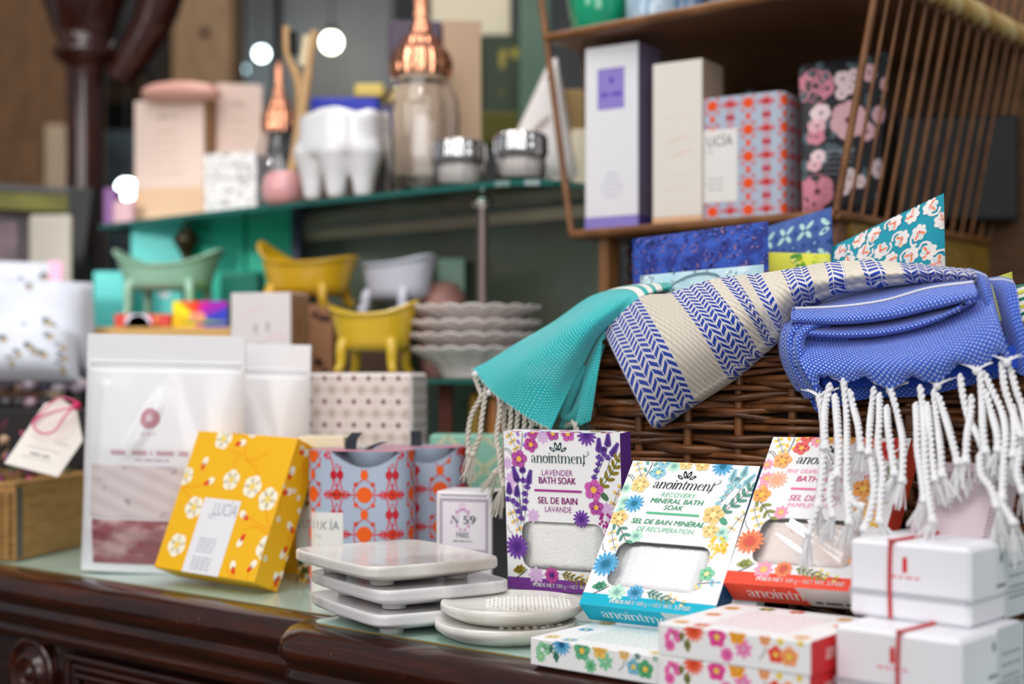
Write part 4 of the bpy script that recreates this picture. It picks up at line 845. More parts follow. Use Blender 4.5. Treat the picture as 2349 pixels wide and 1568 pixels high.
def paisley(W, H):
    A = Art(W, H); r = random.Random(4); cs = [ink('#5f7f8c'), ink('#e9f3f5'), ink('#8fa9b0')]
    for i in range(5): A.curve([(W*.05, H*(.82-.05*i)), (W*.35, H*(.97-.05*i)), (W*.7, H*(.97-.05*i)), (W*.98, H*(.8-.05*i))], .0016, cs[i % 3], 14)
    for i in range(120): A.ell(r.random()*W, H*.6+r.random()*H*.4, .0014, .0008, r.random()*6, r.choice(cs), 6)
    A.up(); A.ell(W*.45, H*.86, W*.22, H*.05, .05, ink('#8fd8ec'), 16); return A
c = [pq(1468, 632, .945), pq(1752, 606, .945), None, None]; c[3] = NZ(1475, .008, .945); c[2] = NZ(1760, .008, .945)
pouch('paisley_sachet', 'pale blue and white paisley sachet in front of the batik one', 'sachet', c, .014, P('#cfe3ea', .7, hex2='#a9cfdc', scale=60), paisley)
def lime(W, H):
    A = Art(W, H); r = random.Random(6); cs = [ink('#6fae2c'), ink('#cfd84a'), ink('#e8e88a'), ink('#4c8f2e')]
    for i in range(70):
        x = W*.45+r.random()*W*.55; y = H*.75+r.random()*H*.25; A.leaf(x, y, .006+.006*r.random(), r.uniform(2, 4), r.choice(cs), .35)
    return A
c = [pq(1758, 578, 1.03), pq(1905, 582, 1.02), None, None]; c[3] = NZ(1762, .008, 1.03); c[2] = NZ(1912, .008, 1.02)
pouch('lime_sachet', 'lime yellow sachet with green leaves below the crossed-petal sachet', 'sachet', c, .012, P('#d9dc3c', .7, hex2='#e9e35a', scale=30), lime)
def tealp(W, H):
    A = Art(W, H); g = ink('#0f6f62'); y_ = ink('#d7d24a')
    for k in range(6): A.line([(W*.5+(.008+.005*k)*cos(t), H*.86+(.008+.005*k)*sin(t)) for t in [2*PI*i/20 for i in range(21)]], .002, g if k % 2 else y_)
    return A
c = [pq(2322, 655, .93), pq(2420, 640, .93), None, None]; c[3] = NZ(2326, .008, .93); c[2] = NZ(2424, .008, .93)
pouch('green_sachet', 'white sachet with green rings at the far right rim of the basket', 'sachet', c, .01, P('#e8ebe2', .7), tealp)
c = [pq(2270, 640, .97), pq(2322, 622, .97), pq(2372, 700, .97), None]; c[3] = NZ(2290, .05, .97); c[2] = NZ(2380, .05, .97)
pouch('yellow_sachet', 'olive yellow sachet corner poking up behind the blue towel', 'sachet', c, .008, P('#b5b54a', .7), None)
# ================================================================== towels
def weave(name, ca, cb, fu, fv, mixlo=.25, bump=.5, band=None, fuzz=0):
    """two-colour woven cloth from the UVs (metres): tiny diagonal floats of yarn; band: white stripe ranges along u"""
    if name in MATS: return MATS[name]
    m = bpy.data.materials.new(name); m.use_nodes = True; nt = m.node_tree; b = nt.nodes['Principled BSDF']; L = nt.links.new
    uv = nt.nodes.new('ShaderNodeUVMap'); sx = nt.nodes.new('ShaderNodeSeparateXYZ'); L(uv.outputs[0], sx.inputs[0])
    def M(op, a, c=None, d=None):
        n = nt.nodes.new('ShaderNodeMath'); n.operation = op
        for i, q in enumerate((a, c, d)):
            if q is None: continue
            if isinstance(q, (int, float)): n.inputs[i].default_value = q
            else: L(q, n.inputs[i])
        return n.outputs[0]
    u, v = sx.outputs[0], sx.outputs[1]
    nz = nt.nodes.new('ShaderNodeTexNoise'); nz.inputs['Scale'].default_value = 500; L(uv.outputs[0], nz.inputs['Vector'])
    row = M('FLOOR', M('MULTIPLY', v, fv)); x = M('ADD', M('MULTIPLY', u, fu), M('MULTIPLY', row, .5)); fx = M('ABSOLUTE', M('SUBTRACT', M('FRACT', x), .5)); fy = M('ABSOLUTE', M('SUBTRACT', M('FRACT', M('MULTIPLY', v, fv)), .5))
    dd = M('ADD', M('MULTIPLY', fx, 1.0), M('MULTIPLY', fy, .55)); k = M('SMOOTH_MIN', M('ADD', M('MULTIPLY', dd, 1.0), M('MULTIPLY', M('SUBTRACT', nz.outputs[0], .5), .25)), 1.0, 0)
    rp = nt.nodes.new('ShaderNodeValToRGB'); e = rp.color_ramp.elements; e[0].color = lin(cb); e[0].position = mixlo; e[1].color = lin(ca); e[1].position = mixlo+.12; L(k, rp.inputs[0]); col = rp.outputs[0]
    if band:
        acc = 0
        for lo, hi in band: acc = M('ADD', M('MULTIPLY', M('GREATER_THAN', u, lo), M('LESS_THAN', u, hi)), acc)
        mx = nt.nodes.new('ShaderNodeMixRGB'); L(acc, mx.inputs[0]); L(col, mx.inputs[1]); mx.inputs[2].default_value = lin('#efeee8'); col = mx.outputs[0]
    if fuzz:
        n3 = nt.nodes.new('ShaderNodeTexNoise'); n3.inputs['Scale'].default_value = 22; n3.inputs['Detail'].default_value = 5; L(uv.outputs[0], n3.inputs['Vector']); r3 = nt.nodes.new('ShaderNodeValToRGB'); r3.color_ramp.elements[0].position = .5; r3.color_ramp.elements[1].position = .75; L(n3.outputs[0], r3.inputs[0])
        mx = nt.nodes.new('ShaderNodeMixRGB'); L(M('MULTIPLY', r3.outputs[0], fuzz), mx.inputs[0]); L(col, mx.inputs[1]); mx.inputs[2].default_value = lin('#7fd9d6'); col = mx.outputs[0]
    L(col, b.inputs['Base Color']); b.inputs['Roughness'].default_value = .85; b.inputs['Specular IOR Level'].default_value = .2; b.inputs['Sheen Weight'].default_value = .25
    bp = nt.nodes.new('ShaderNodeBump'); bp.inputs['Strength'].default_value = bump; bp.inputs['Distance'].default_value = .0008; bp.invert = True; L(k, bp.inputs['Height']); L(bp.outputs[0], b.inputs['Normal'])
    MATS[name] = m; return m
def herring(name):
    if name in MATS: return MATS[name]
    m = bpy.data.materials.new(name); m.use_nodes = True; nt = m.node_tree; b = nt.nodes['Principled BSDF']; L = nt.links.new
    uv = nt.nodes.new('ShaderNodeUVMap'); sx = nt.nodes.new('ShaderNodeSeparateXYZ'); L(uv.outputs[0], sx.inputs[0])
    def M(op, a, c=None, d=None):
        n = nt.nodes.new('ShaderNodeMath'); n.operation = op
        for i, q in enumerate((a, c, d)):
            if q is None: continue
            if isinstance(q, (int, float)): n.inputs[i].default_value = q
            else: L(q, n.inputs[i])
        return n.outputs[0]
    u, v = sx.outputs[0], sx.outputs[1]     # u: band coordinate (1 = one pattern row key), v: metres across
    nz = nt.nodes.new('ShaderNodeTexNoise'); nz.inputs['Scale'].default_value = 260; L(uv.outputs[0], nz.inputs['Vector']); j = M('MULTIPLY', M('SUBTRACT', nz.outputs[0], .5), .16)
    w0 = nt.nodes.new('ShaderNodeTexNoise'); w0.inputs['Scale'].default_value = 9; L(uv.outputs[0], w0.inputs['Vector'])
    colw = .0059; uc_ = M('DIVIDE', u, colw); tri = M('PINGPONG', uc_, 1.0)
    st = M('ADD', M('DIVIDE', v, .0042), M('ADD', M('MULTIPLY', tri, 1.0), j)); f = M('FRACT', st); thr = M('ADD', .44, M('MULTIPLY', M('SUBTRACT', w0.outputs[0], .5), .5))
    blue = M('GREATER_THAN', f, thr)
    # short gaps along every column, like single yarn floats
    fc = M('FRACT', uc_); edge = M('MULTIPLY', M('GREATER_THAN', fc, .06), M('LESS_THAN', fc, .94)); blue = M('MULTIPLY', blue, edge)
    bands = [(.0355, .079), (.1145, .1235), (.1385, .1475), (.1595, .175), (.193, .204), (.213, .222), (.232, .241)]
    acc = 0
    for lo, hi in bands: acc = M('ADD', M('MULTIPLY', M('GREATER_THAN', u, lo), M('LESS_THAN', u, hi)), acc)
    blue = M('MULTIPLY', blue, M('SUBTRACT', 1.0, acc))
    cw = nt.nodes.new('ShaderNodeMixRGB'); L(acc, cw.inputs[0]); cw.inputs[1].default_value = lin('#e6e3e4'); cw.inputs[2].default_value = lin('#e9dfce')
    mx = nt.nodes.new('ShaderNodeMixRGB'); L(blue, mx.inputs[0]); L(cw.outputs[0], mx.inputs[1]); mx.inputs[2].default_value = lin('#1a3fae')
    L(mx.outputs[0], b.inputs['Base Color']); b.inputs['Roughness'].default_value = .9; b.inputs['Specular IOR Level'].default_value = .15; b.inputs['Sheen Weight'].default_value = .25
    # yarn relief: fine twill everywhere, raised floats
    tw = M('SINE', M('MULTIPLY', M('ADD', M('DIVIDE', u, .0011), M('DIVIDE', v, .0016)), 6.283)); bw = M('MULTIPLY', M('SINE', M('MULTIPLY', u, 2*PI/.0062)), M('SINE', M('MULTIPLY', v, 2*PI/.0075)))
    hh = M('ADD', M('MULTIPLY', tw, .25), M('ADD', M('MULTIPLY', M('SUBTRACT', 1, blue), .5), M('MULTIPLY', M('MULTIPLY', bw, acc), .8)))
    bp = nt.nodes.new('ShaderNodeBump'); bp.inputs['Strength'].default_value = .8; bp.inputs['Distance'].default_value = .0008; L(hh, bp.inputs['Height']); L(bp.outputs[0], b.inputs['Normal'])
    MATS[name] = m; return m
def cloth(m, rows, mat, nu, nv, uvs=None, bulge=None, thick=.0016, ripple=None):
    """rows: list of rows, each a list of 3-D control points; smooth surface through them with a real thickness"""
    rr = [crpath(r, nv+1) for r in rows]; cols = [crpath([rr[i][j] for i in range(len(rows))], nu+1) for j in range(nv+1)]
    G_ = [[cols[j][i] for j in range(nv+1)] for i in range(nu+1)]
    if bulge or ripple:
        for i in range(nu+1):
            for j in range(nv+1):
                if bulge: G_[i][j] = G_[i][j]+bulge(i/nu, j/nv)
                if ripple: G_[i][j] = G_[i][j]+ripple(i/nu, j/nv)
    lu = [0]
    for i in range(nu): lu.append(lu[-1]+(G_[i+1][nv//2]-G_[i][nv//2]).length)
    lv = [0]
    for j in range(nv): lv.append(lv[-1]+(G_[nu//3][j+1]-G_[nu//3][j]).length)
    uv = [[(lu[i], lv[j]) if not uvs else uvs(i/nu, j/nv, lu[i], lv[j]) for j in range(nv+1)] for i in range(nu+1)]
    m.grid(G_, mat, True, uv=uv)
    # back face and rim give thickness
    nr = [[None]*(nv+1) for _ in range(nu+1)]
    for i in range(nu+1):
        for j in range(nv+1):
            a = G_[min(i+1, nu)][j]-G_[max(i-1, 0)][j]; c = G_[i][min(j+1, nv)]-G_[i][max(j-1, 0)]; n = a.cross(c); n = n.normalized() if n.length > 1e-12 else Vector((0, 1, 0))
            if n.y < 0: n = -n
            nr[i][j] = G_[i][j]+n*thick
    m.grid(nr, mat, True, uv=uv)
    for i in range(nu):
        for j in (0, nv): m.poly([G_[i][j], G_[i+1][j], nr[i+1][j], nr[i][j]], mat, True, [uv[i][j], uv[i+1][j], uv[i+1][j], uv[i][j]])
    for j in range(nv):
        for i in (0, nu): m.poly([G_[i][j], G_[i][j+1], nr[i][j+1], nr[i][j]], mat, True, [uv[i][j], uv[i][j+1], uv[i][j+1], uv[i][j]])
    return G_
def cord(m, path, r, mat, tw=230, knot=True, tuft=.014, tdir=None, tail=0):
    """two-ply twisted cord with a knot and a frayed tuft"""
    q = crpath(path, 8*len(path)+6); L = [0]
    for i in range(1, len(q)): L.append(L[-1]+(q[i]-q[i-1]).length)
    n = max(12, int(L[-1]/.0008)); Q = []
    for k in range(n+1):
        s = L[-1]*k/n; i = 0
        while i < len(q)-2 and L[i+1] < s: i += 1
        Q.append(q[i].lerp(q[i+1], (s-L[i])/max(1e-9, L[i+1]-L[i])))
    for k in (0, 1):
        pp = []
        for i, p in enumerate(Q):
            t = (Q[min(i+1, n)]-Q[max(i-1, 0)]).normalized(); b_ = t.cross(Vector((0, 1, 0))).normalized(); a = b_.cross(t); w_ = L[-1]*i/n*2*PI*tw*1.25+k*PI
            pp.append(p+(a*cos(w_)+b_*sin(w_))*r*.52)
        m.tube(pp, r*.62, mat, 6)
    e = Q[-1]; t = (Q[-1]-Q[-4]).normalized()
    if knot:
        b_ = t.cross(Vector((0, 1, 0))).normalized()
        for k in range(2): m.tube([e+t*(k*.0012)+(b_*cos(a)+Vector((0, 1, 0))*sin(a))*r*.75+t*r*.4*sin(2*a+k) for a in [2*PI*i/10 for i in range(11)]], r*.62, mat, 6)
        m.ball(e, r*1.25, mat, 8, 6)
    if tuft:
        dr = (Vector(tdir) if tdir else t+Vector((0, 0, -.6))).normalized(); b_ = dr.cross(Vector((0, 1, 0))).normalized(); a_ = b_.cross(dr)
        for k in range(20):
            ang = rs.random()*2*PI; rr = rs.random()**.5; o_ = (b_*cos(ang)+a_*sin(ang)*.7); l = tuft*rs.uniform(.7, 1.1)
            m.tube(crpath([e+t*r*.5+o_*r*.4, e+dr*l*.5+o_*(r*.9+.0018)*rr, e+dr*l+o_*(r*1.1+.0042)*rr+Vector((0, 0, rs.uniform(-.001, .001)))], 5), .00042, mat, 4)
WY = P('#eeeef0', .9, spec=.1, bump=.4, bscale=2500); CY = P('#d8d0c4', .9, spec=.1, bump=.4, bscale=2500)
V3 = Vector
# ---- teal towel
TE = weave('teal_weave', '#0fb0b4', '#8fe0de', 400, 640, .16, .6, None, .35)
TS = weave('teal_stripe', '#0fa79f', '#5fcfc8', 620, 900, .17, .6, [(.0, .006), (.0105, .0165), (.0215, .029)])
tt = thing('fringed_towel', 'turquoise towel with cream twisted fringe draped over the left end of the basket', 'towel', N(1300, 900, .86))
m = MB()
tr = [((1398, 664), (1432, 664), (1452, 668), (1466, 682)), ((1345, 684), (1378, 690), (1408, 702), (1418, 726)), ((1268, 737), (1310, 740), (1354, 748), (1374, 772)), ((1180, 788), (1235, 800), (1300, 812), (1338, 838)), ((1118, 826), (1180, 850), (1250, 880), (1303, 908)), ((1079, 846), (1140, 905), (1205, 958), (1268, 985))]
tn = [(.905, .895, .89, .885), (.893, .876, .868, .872), (.885, .852, .848, .864), (.872, .842, .838, .858), (.858, .838, .836, .852), (.846, .838, .836, .846)]
GT = cloth(m, [[N(px, py, n) for (px, py), n in zip(r, nn)] for r, nn in zip(tr, tn)], TE, 44, 26, ripple=lambda u, v: VX*(.0025*sin(9*v+2*u)*u))
# under-folds at right
cloth(m, [[N(*p) for p in r] for r in ([(1400, 735, .874), (1392, 748, .870), (1384, 772, .868)], [(1362, 790, .868), (1368, 800, .862), (1378, 812, .862)], [(1330, 860, .866), (1348, 870, .858), (1368, 875, .860)], [(1300, 930, .868), (1330, 940, .86), (1360, 930, .862)], [(1282, 980, .868), (1318, 978, .862), (1354, 965, .864)])], TE, 30, 12)
cloth(m, [[N(*p) for p in r] for r in ([(1370, 790, .874), (1378, 790, .872), (1386, 790, .872)], [(1335, 880, .872), (1345, 885, .870), (1358, 880, .870)], [(1290, 985, .872), (1310, 975, .870), (1330, 978, .870)])], TE, 16, 6)
m.tube(crpath([N(1335, 838, .862), N(1320, 880, .858), N(1302, 925, .858), N(1296, 950, .86), N(1312, 955, .862), N(1330, 925, .864), N(1348, 860, .866)], 30), .004, TE, 10)
m.build('cloth', tt, off=tt.location, normals=False)
m = MB()
cloth(m, [[N(*p) for p in r] for r in ([(1397, 664, .905), (1432, 662, .895), (1454, 668, .889), (1466, 682, .886)], [(1430, 656, .918), (1458, 654, .905), (1476, 660, .894), (1486, 673, .89)], [(1475, 650, .94), (1492, 650, .92), (1502, 655, .905), (1508, 664, .896)], [(1525, 645, .96), (1535, 648, .94), (1540, 652, .92), (1540, 657, .905)])], TS, 24, 10)
m.build('striped_end', tt, off=tt.location, normals=False)
m = MB()
for p in ([(1085, 856, .846), (1097, 885, .845), (1103, 910, .842), (1082, 950, .84), (1073, 1000, .838), (1075, 1036, .838)],
          [(1114, 888, .842), (1112, 915, .84), (1105, 960, .838), (1100, 1000, .836), (1086, 1040, .836)],
          [(1146, 906, .84), (1146, 945, .838), (1139, 1000, .835), (1145, 1040, .832), (1147, 1070, .83), (1138, 1082, .83)],
          [(1172, 930, .842), (1172, 960, .842), (1166, 1000, .842), (1162, 1040, .842)], [(1190, 940, .841), (1186, 970, .842), (1181, 1020, .843), (1176, 1060, .842)],
          [(1206, 950, .842), (1202, 985, .843), (1200, 1030, .845)], [(1222, 965, .842), (1216, 990, .844), (1212, 1040, .845)], [(1160, 925, .846), (1156, 965, .846), (1158, 1000, .846)], [(1300, 975, .866), (1315, 968, .86), (1322, 985, .858), (1318, 1010, .858)]):
    cord(m, [N(*q) for q in p], .0020, CY, 90, tuft=.022)
cord(m, [N(1147, 1072, .829), N(1150, 1090, .826), N(1155, 1110, .824)], .0018, CY, 90, tuft=.024, tdir=(-.25, 0, -1))
for a in ([(1118, 880), (1123, 900)], [(1140, 902), (1150, 908)], [(1082, 848), (1090, 858)]):
    m.ball(N(*a[1], .838), .0026, WY, 8, 6)
for k in range(60):
    t = k/60; p = GT[44][int(t*26)]; q = p+V3((rs.uniform(-.002, .002), -.001, -rs.uniform(.001, .004))); m.tube([p+V3((0, -.0006, .0015)), q], .0003, CY, 4)
m.build('fringe', tt, off=tt.location, normals=False)
# ---- herringbone towel
HT = herring('herringbone'); hb = thing('herringbone_towel', 'cream towel with royal blue herringbone bands folded over the basket rim', 'towel', N(1600, 800, .87))
hr = [((1386, 757), (1492, 972)), ((1466, 683), (1590, 908)), ((1540, 671), (1664, 859)), ((1625, 642), (1735, 797)), ((1685, 633), (1768, 766)), ((1745, 626), (1797, 735)), ((1812, 616), (1842, 692)), ((1890, 602), (1902, 664)), ((1970, 597), (1987, 648)), ((2060, 601), (2072, 638)), ((2150, 609), (2160, 634)), ((2232, 617), (2240, 640))]
ku = [0, .0355, .079, .1145, .1385, .1595, .182, .204, .222, .241, .27, .30]
rows = []
for k, (a, c) in enumerate(hr):
    top_n = .870 if k < 5 else (.884 if k < 7 else .9); nb_ = .862 if k < 5 else .872; row = []
    for j in range(7):
        t = j/6; px, py = a[0]+(c[0]-a[0])*t, a[1]+(c[1]-a[1])*t; bow = sin(PI*t); px += bow*(7 if k < 4 else 3)*(1 if k else -.6); n = top_n+(nb_-top_n)*t-bow*(.026 if k else .016)*(1-.04*k); row.append(N(px, py, n))
    rows.append(row)
def hu(t): s = t*(len(ku)-1); i = min(int(s), len(ku)-2); return ku[i]+(ku[i+1]-ku[i])*(s-i)
wfs = [1, 1, .95, .82, .68, .58, .45, .38, .34, .26, .2, .18]
def hw_(t): s = t*(len(ku)-1); i = min(int(s), len(ku)-2); return wfs[i]+(wfs[i+1]-wfs[i])*(s-i)
m = MB(); GH = cloth(m, rows, HT, 110, 40, uvs=lambda u, v, lu, lv: (hu(u), lv*hw_(u)), thick=.002, ripple=lambda u, v: VX*(.0012*sin(40*u+3*v)*sin(PI*v)))
# rolled end and lower edge: the folded layers behind
E0 = GH[0]; m.grid([[p+VX*(.010*(1-cos(PI*k/8))/1.0)+(-UX)*(.0045*sin(PI*k/8)) for p in E0] for k in range(9)], HT, True, uv=[[(.0005+.0007*k, j*.0062) for j in range(len(E0))] for k in range(9)])
E1 = [GH[i][40] for i in range(111)]; m.grid([[p+VX*(.010*(1-cos(PI*k/8)))+V3((0, 0, -.0035*sin(PI*k/8))) for p in E1] for k in range(9)], HT, True, uv=[[(hu(i/110), .262+.0012*k) for i in range(111)] for k in range(9)])
m.build('cloth', hb, off=hb.location, normals=False)
m = MB()
for k in range(70):
    i = rs.randrange(0, 111); p = GH[i][40 if k % 2 else 0]; m.tube(crpath([p, p+V3((rs.uniform(-.002, .002), -.0015, rs.uniform(-.002, .001))), p+V3((rs.uniform(-.004, .004), -.002, rs.uniform(-.004, .002)))], 5), .00008, WY, 3)
m.build('loose_fibres', hb, off=hb.location, normals=False)['kind'] = 'stuff'
# ---- blue towel
BT = weave('blue_weave', '#2f58c6', '#b4c5ee', 360, 500, .20, .6); BD = weave('blue_weave_dark', '#2b4fb4', '#8fa8e0', 360, 500, .12, .6); BS = P('#1d4fc8', .85)
bt = thing('fringed_towel', 'cobalt blue towel folded over the basket rim with long white fringe', 'towel', N(2050, 800, .86)); m = MB()
# rear layer below the hem, plain blue
cloth(m, [[N(*p) for p in r] for r in ([(1836, 850, .868), (1980, 850, .868), (2120, 830, .868), (2349, 760, .868)], [(1852, 905, .866), (1980, 890, .866), (2120, 880, .866), (2349, 820, .866)], [(1872, 945, .868), (1985, 915, .868), (2130, 905, .868), (2349, 850, .868)])], BD, 14, 40)
cloth(m, [[N(*p) for p in r] for r in ([(1880, 850, .862), (1980, 850, .862), (2120, 840, .862), (2330, 790, .862)], [(1886, 884, .861), (1980, 886, .861), (2130, 880, .861), (2335, 842, .861)])], BS, 6, 40)
# main hanging panel with scalloped hem
hemx = [1880, 1886, 1910, 1936, 1962, 1982, 2012, 2042, 2068, 2092, 2124, 2155, 2178, 2198, 2222, 2246, 2270, 2294, 2312]; hemy = [900, 858, 866, 877, 872, 862, 880, 891, 880, 862, 876, 874, 856, 834, 842, 843, 828, 809, 822]
def hemat(t): s = t*(len(hemx)-1); i = min(int(s), len(hemx)-2); f = s-i; return hemx[i]+(hemx[i+1]-hemx[i])*f, hemy[i]+(hemy[i+1]-hemy[i])*f
nc = 37; rows = []
topx = lambda t: 1832+(2266-1832)*t; topy = lambda t: cr([V3((y_, 0, 0)) for y_ in (764, 768, 762, 736, 660)], t*4).x
for k in range(7):
    s = k/6; row = []
    for c_ in range(nc):
        t = c_/(nc-1); hx, hy = hemat(t); tx, ty = topx(t), topy(t); hb_ = cr([V3((y_, 0, 0)) for y_ in (888, 868, 872, 846, 814)], t*4).x; mx, my = tx+(hx-tx)*s, ty+(hb_-ty)*s+(hy-hb_)*s**9
        if t < .08: mx -= (1-t/.08)*22*sin(PI*s*.9)
        row.append(N(mx, my, .872-.034*sin(PI*min(1, s*.62+.05))+.004*sin(7*t+2*s)))
    rows.append(row)
GB = cloth(m, rows, BT, 40, 108, thick=.002)
# folded top: two soft lips running along the rim
cols = []
T_N = 25
for i in range(T_N):
    t = i/(T_N-1); px_ = 1826+(2240-1826)*t
    def lv(*ys): s_ = t*(len(ys)-1); k_ = min(int(s_), len(ys)-2); f_ = s_-k_; f_ = f_; return cr([V3((y_, 0, 0)) for y_ in ys], s_).x
    yt = lv(712, 672, 645, 630, 614); ln = lv(708, 704, 690, 662, 648); c1 = lv(741, 743, 733, 710, 686); c2 = lv(768, 774, 768, 742, 692)
    x0 = px_-12*t; x1 = px_
    cols.append([N(x0, yt, .905), N(x0, (yt+ln)/2, .884), N(x0+.5*(x1-x0), ln, .863), N(x1, (ln+c1)/2, .850), N(x1, c1-7, .848), N(x1, c1, .853), N(x1, c1+2.5, .866), N(x1, c1+4, .869), N(x1, c1+5.5, .864), N(x1, (c1+c2)/2+2, .851), N(x1, c2-4, .850), N(x1, c2+1, .858), N(x1, c2+2, .874)])
c0 = cols[0]; cols.insert(0, [p+V3((-.004, 0, -.003))+VX*.007 for p in c0]); cols.insert(0, [p+V3((-.003, 0, -.012))+VX*.024 for p in c0])
cloth(m, cols, BT, 72, 50, thick=.002)
wl = [crpath(c_, 25) for c_ in cols[2:]]; WL = crpath([w_[4]-VX*.0006+V3((0, 0, .0004)) for i, w_ in enumerate(wl)], 60)
# left loop where the layers turn down
for dx, dn, ex in ((0, 0, 0), (16, -.004, 10)):
    cloth(m, [[N(x+dx+ex*(k/6), y+dx*.5, n+dn) for x, y, n in r] for k, r in enumerate((((1838, 712, .895), (1852, 716, .872), (1866, 724, .862), (1878, 735, .862)), ((1808, 728, .885), (1824, 736, .858), (1838, 744, .852), (1846, 752, .858)), ((1791, 765, .88), (1803, 768, .852), (1818, 770, .85), (1828, 774, .858)), ((1791, 805, .88), (1803, 808, .852), (1818, 806, .85), (1830, 806, .858)), ((1802, 842, .878), (1812, 844, .856), (1826, 842, .853), (1838, 840, .858)), ((1822, 880, .874), (1832, 880, .86), (1844, 878, .857), (1856, 874, .86)), ((1846, 915, .870), (1854, 914, .864), (1862, 912, .862), (1870, 908, .862))))], BT, 40, 12)
# right-hand layers
BSTR = weave('blue_stripe', '#2f55bd', '#a5b8e6', 360, 470, .14, .6, [(.0065, .0095), (.0118, .0148)])
cloth(m, [[N(*p) for p in r] for r in ([(2206, 616, .91), (2236, 618, .90), (2262, 628, .895)], [(2222, 640, .885), (2250, 640, .870), (2272, 648, .872)], [(2240, 700, .872), (2266, 700, .856), (2286, 706, .862)], [(2262, 760, .866), (2284, 764, .852), (2304, 772, .858)], [(2285, 805, .862), (2300, 812, .85), (2316, 826, .856)])], BSTR, 40, 12)
cloth(m, [[N(*p) for p in r] for r in ([(2266, 636, .905), (2296, 634, .90), (2322, 640, .897)], [(2276, 655, .885), (2306, 655, .875), (2332, 662, .875)], [(2296, 730, .872), (2322, 732, .862), (2346, 740, .864)], [(2312, 800, .868), (2340, 805, .860), (2368, 808, .864)], [(2322, 850, .866), (2350, 862, .860), (2378, 866, .864)])], BSTR, 40, 12)
m.build('cloth', bt, off=bt.location, normals=False)
m = MB(); m.tube(WL, .0009, WY, 6); m.build('white_stripe', bt, off=bt.location, normals=False)
m = MB()
def nf(px, py):  # cords hang free, then rest on the leaning boxes
    return min(.846, .816-(py-1012)*.00024-.012) if py > 960 else .846-(py-860)*.00018
C4 = lambda *ps: [(1750+x/3.135, 800+y/3.135) for x, y in ps]
cords = [C4((405, 345), (430, 480), (440, 600), (432, 780), (425, 900), (400, 1120)), C4((395, 1130), (370, 1200), (330, 1320)), C4((485, 255), (450, 400), (440, 560), (445, 700)), C4((520, 340), (538, 560), (545, 760), (535, 900)), C4((580, 220), (602, 480), (606, 760), (604, 980), (620, 1240)), C4((625, 300), (655, 430), (685, 550), (705, 720)), C4((800, 280), (785, 420), (770, 560), (762, 740)), C4((840, 330), (838, 520), (830, 700), (862, 880), (850, 1040), (840, 1230)), C4((892, 420), (900, 560), (922, 720), (945, 890)), C4((912, 265), (945, 380), (975, 500), (1008, 680), (1002, 940)), C4((1100, 400), (1108, 560), (1112, 720), (1140, 900), (1160, 1080)), C4((1132, 270), (1152, 440), (1162, 620), (1168, 840), (1192, 1050), (1220, 1225)), C4((1182, 400), (1200, 560), (1212, 720), (1238, 930)), C4((1232, 300), (1250, 500), (1276, 700), (1290, 900)), C4((1258, 330), (1300, 450), (1345, 600), (1400, 810)), C4((1420, 190), (1440, 340), (1480, 500), (1545, 620), (1590, 740)), C4((1500, 340), (1498, 460), (1470, 620), (1460, 800)), C4((1562, 150), (1576, 380), (1582, 560), (1600, 730)), C4((1590, 170), (1650, 300), (1720, 450), (1748, 620), (1732, 820), (1722, 1060)), C4((1600, 300), (1640, 450), (1682, 600), (1690, 720)), C4((1720, 90), (1738, 270), (1790, 430), (1860, 620)), C4((1780, 140), (1830, 320), (1870, 430), (1910, 640)), C4((1800, 420), (1812, 600), (1800, 760)), C4((1560, 760), (1570, 900), (1640, 1000), (1680, 1120)), C4((1690, 1070), (1750, 1160), (1800, 1240)), C4((600, 980), (650, 1100), (700, 1130)), C4((780, 800), (800, 1000), (770, 1180), (730, 1290)), C4((1850, 720), (1830, 900), (1870, 1020)), C4((500, 900), (480, 1060), (500, 1190))]
for k, p in enumerate(cords):
    tf = {0: .018, 1: .022, 14: .02, 18: .026, 24: .022, 23: .024}.get(k, .017)
    cord(m, [N(x, y, nf(x, y)-.0018*(k % 3)) for x, y in p], .0021 if k not in (0, 2, 3) else .0024, WY, 90, tuft=tf, tdir=(rs.uniform(-.35, .45), -.1, -1))
# frayed scallop corners drawn into each knot
for x in (1886, 1936, 1982, 2042, 2092, 2155, 2198, 2246, 2294):
    i = min(range(len(hemx)), key=lambda q: abs(hemx[q]-x))
for x in (1936, 2042, 2150, 2240, 2310, 1880):
    y = {1936: 876, 2042: 890, 2150: 880, 2240: 845, 2310: 826, 1880: 905}[x]; k0 = N(x, y+6, .843)
    for q in range(26):
        dx = rs.uniform(-46, 46); yy = y-abs(dx)*.22-6*rs.random(); m.tube(crpath([N(x+dx, yy-2, .8455), N(x+dx*.45, y-3-abs(dx)*.05, .8440), k0+V3((rs.uniform(-.001, .001), 0, 0))], 6), .00035, WY, 4)
    m.ball(k0, .0027, WY, 8, 6)
m.build('fringe', bt, off=bt.location, normals=False)
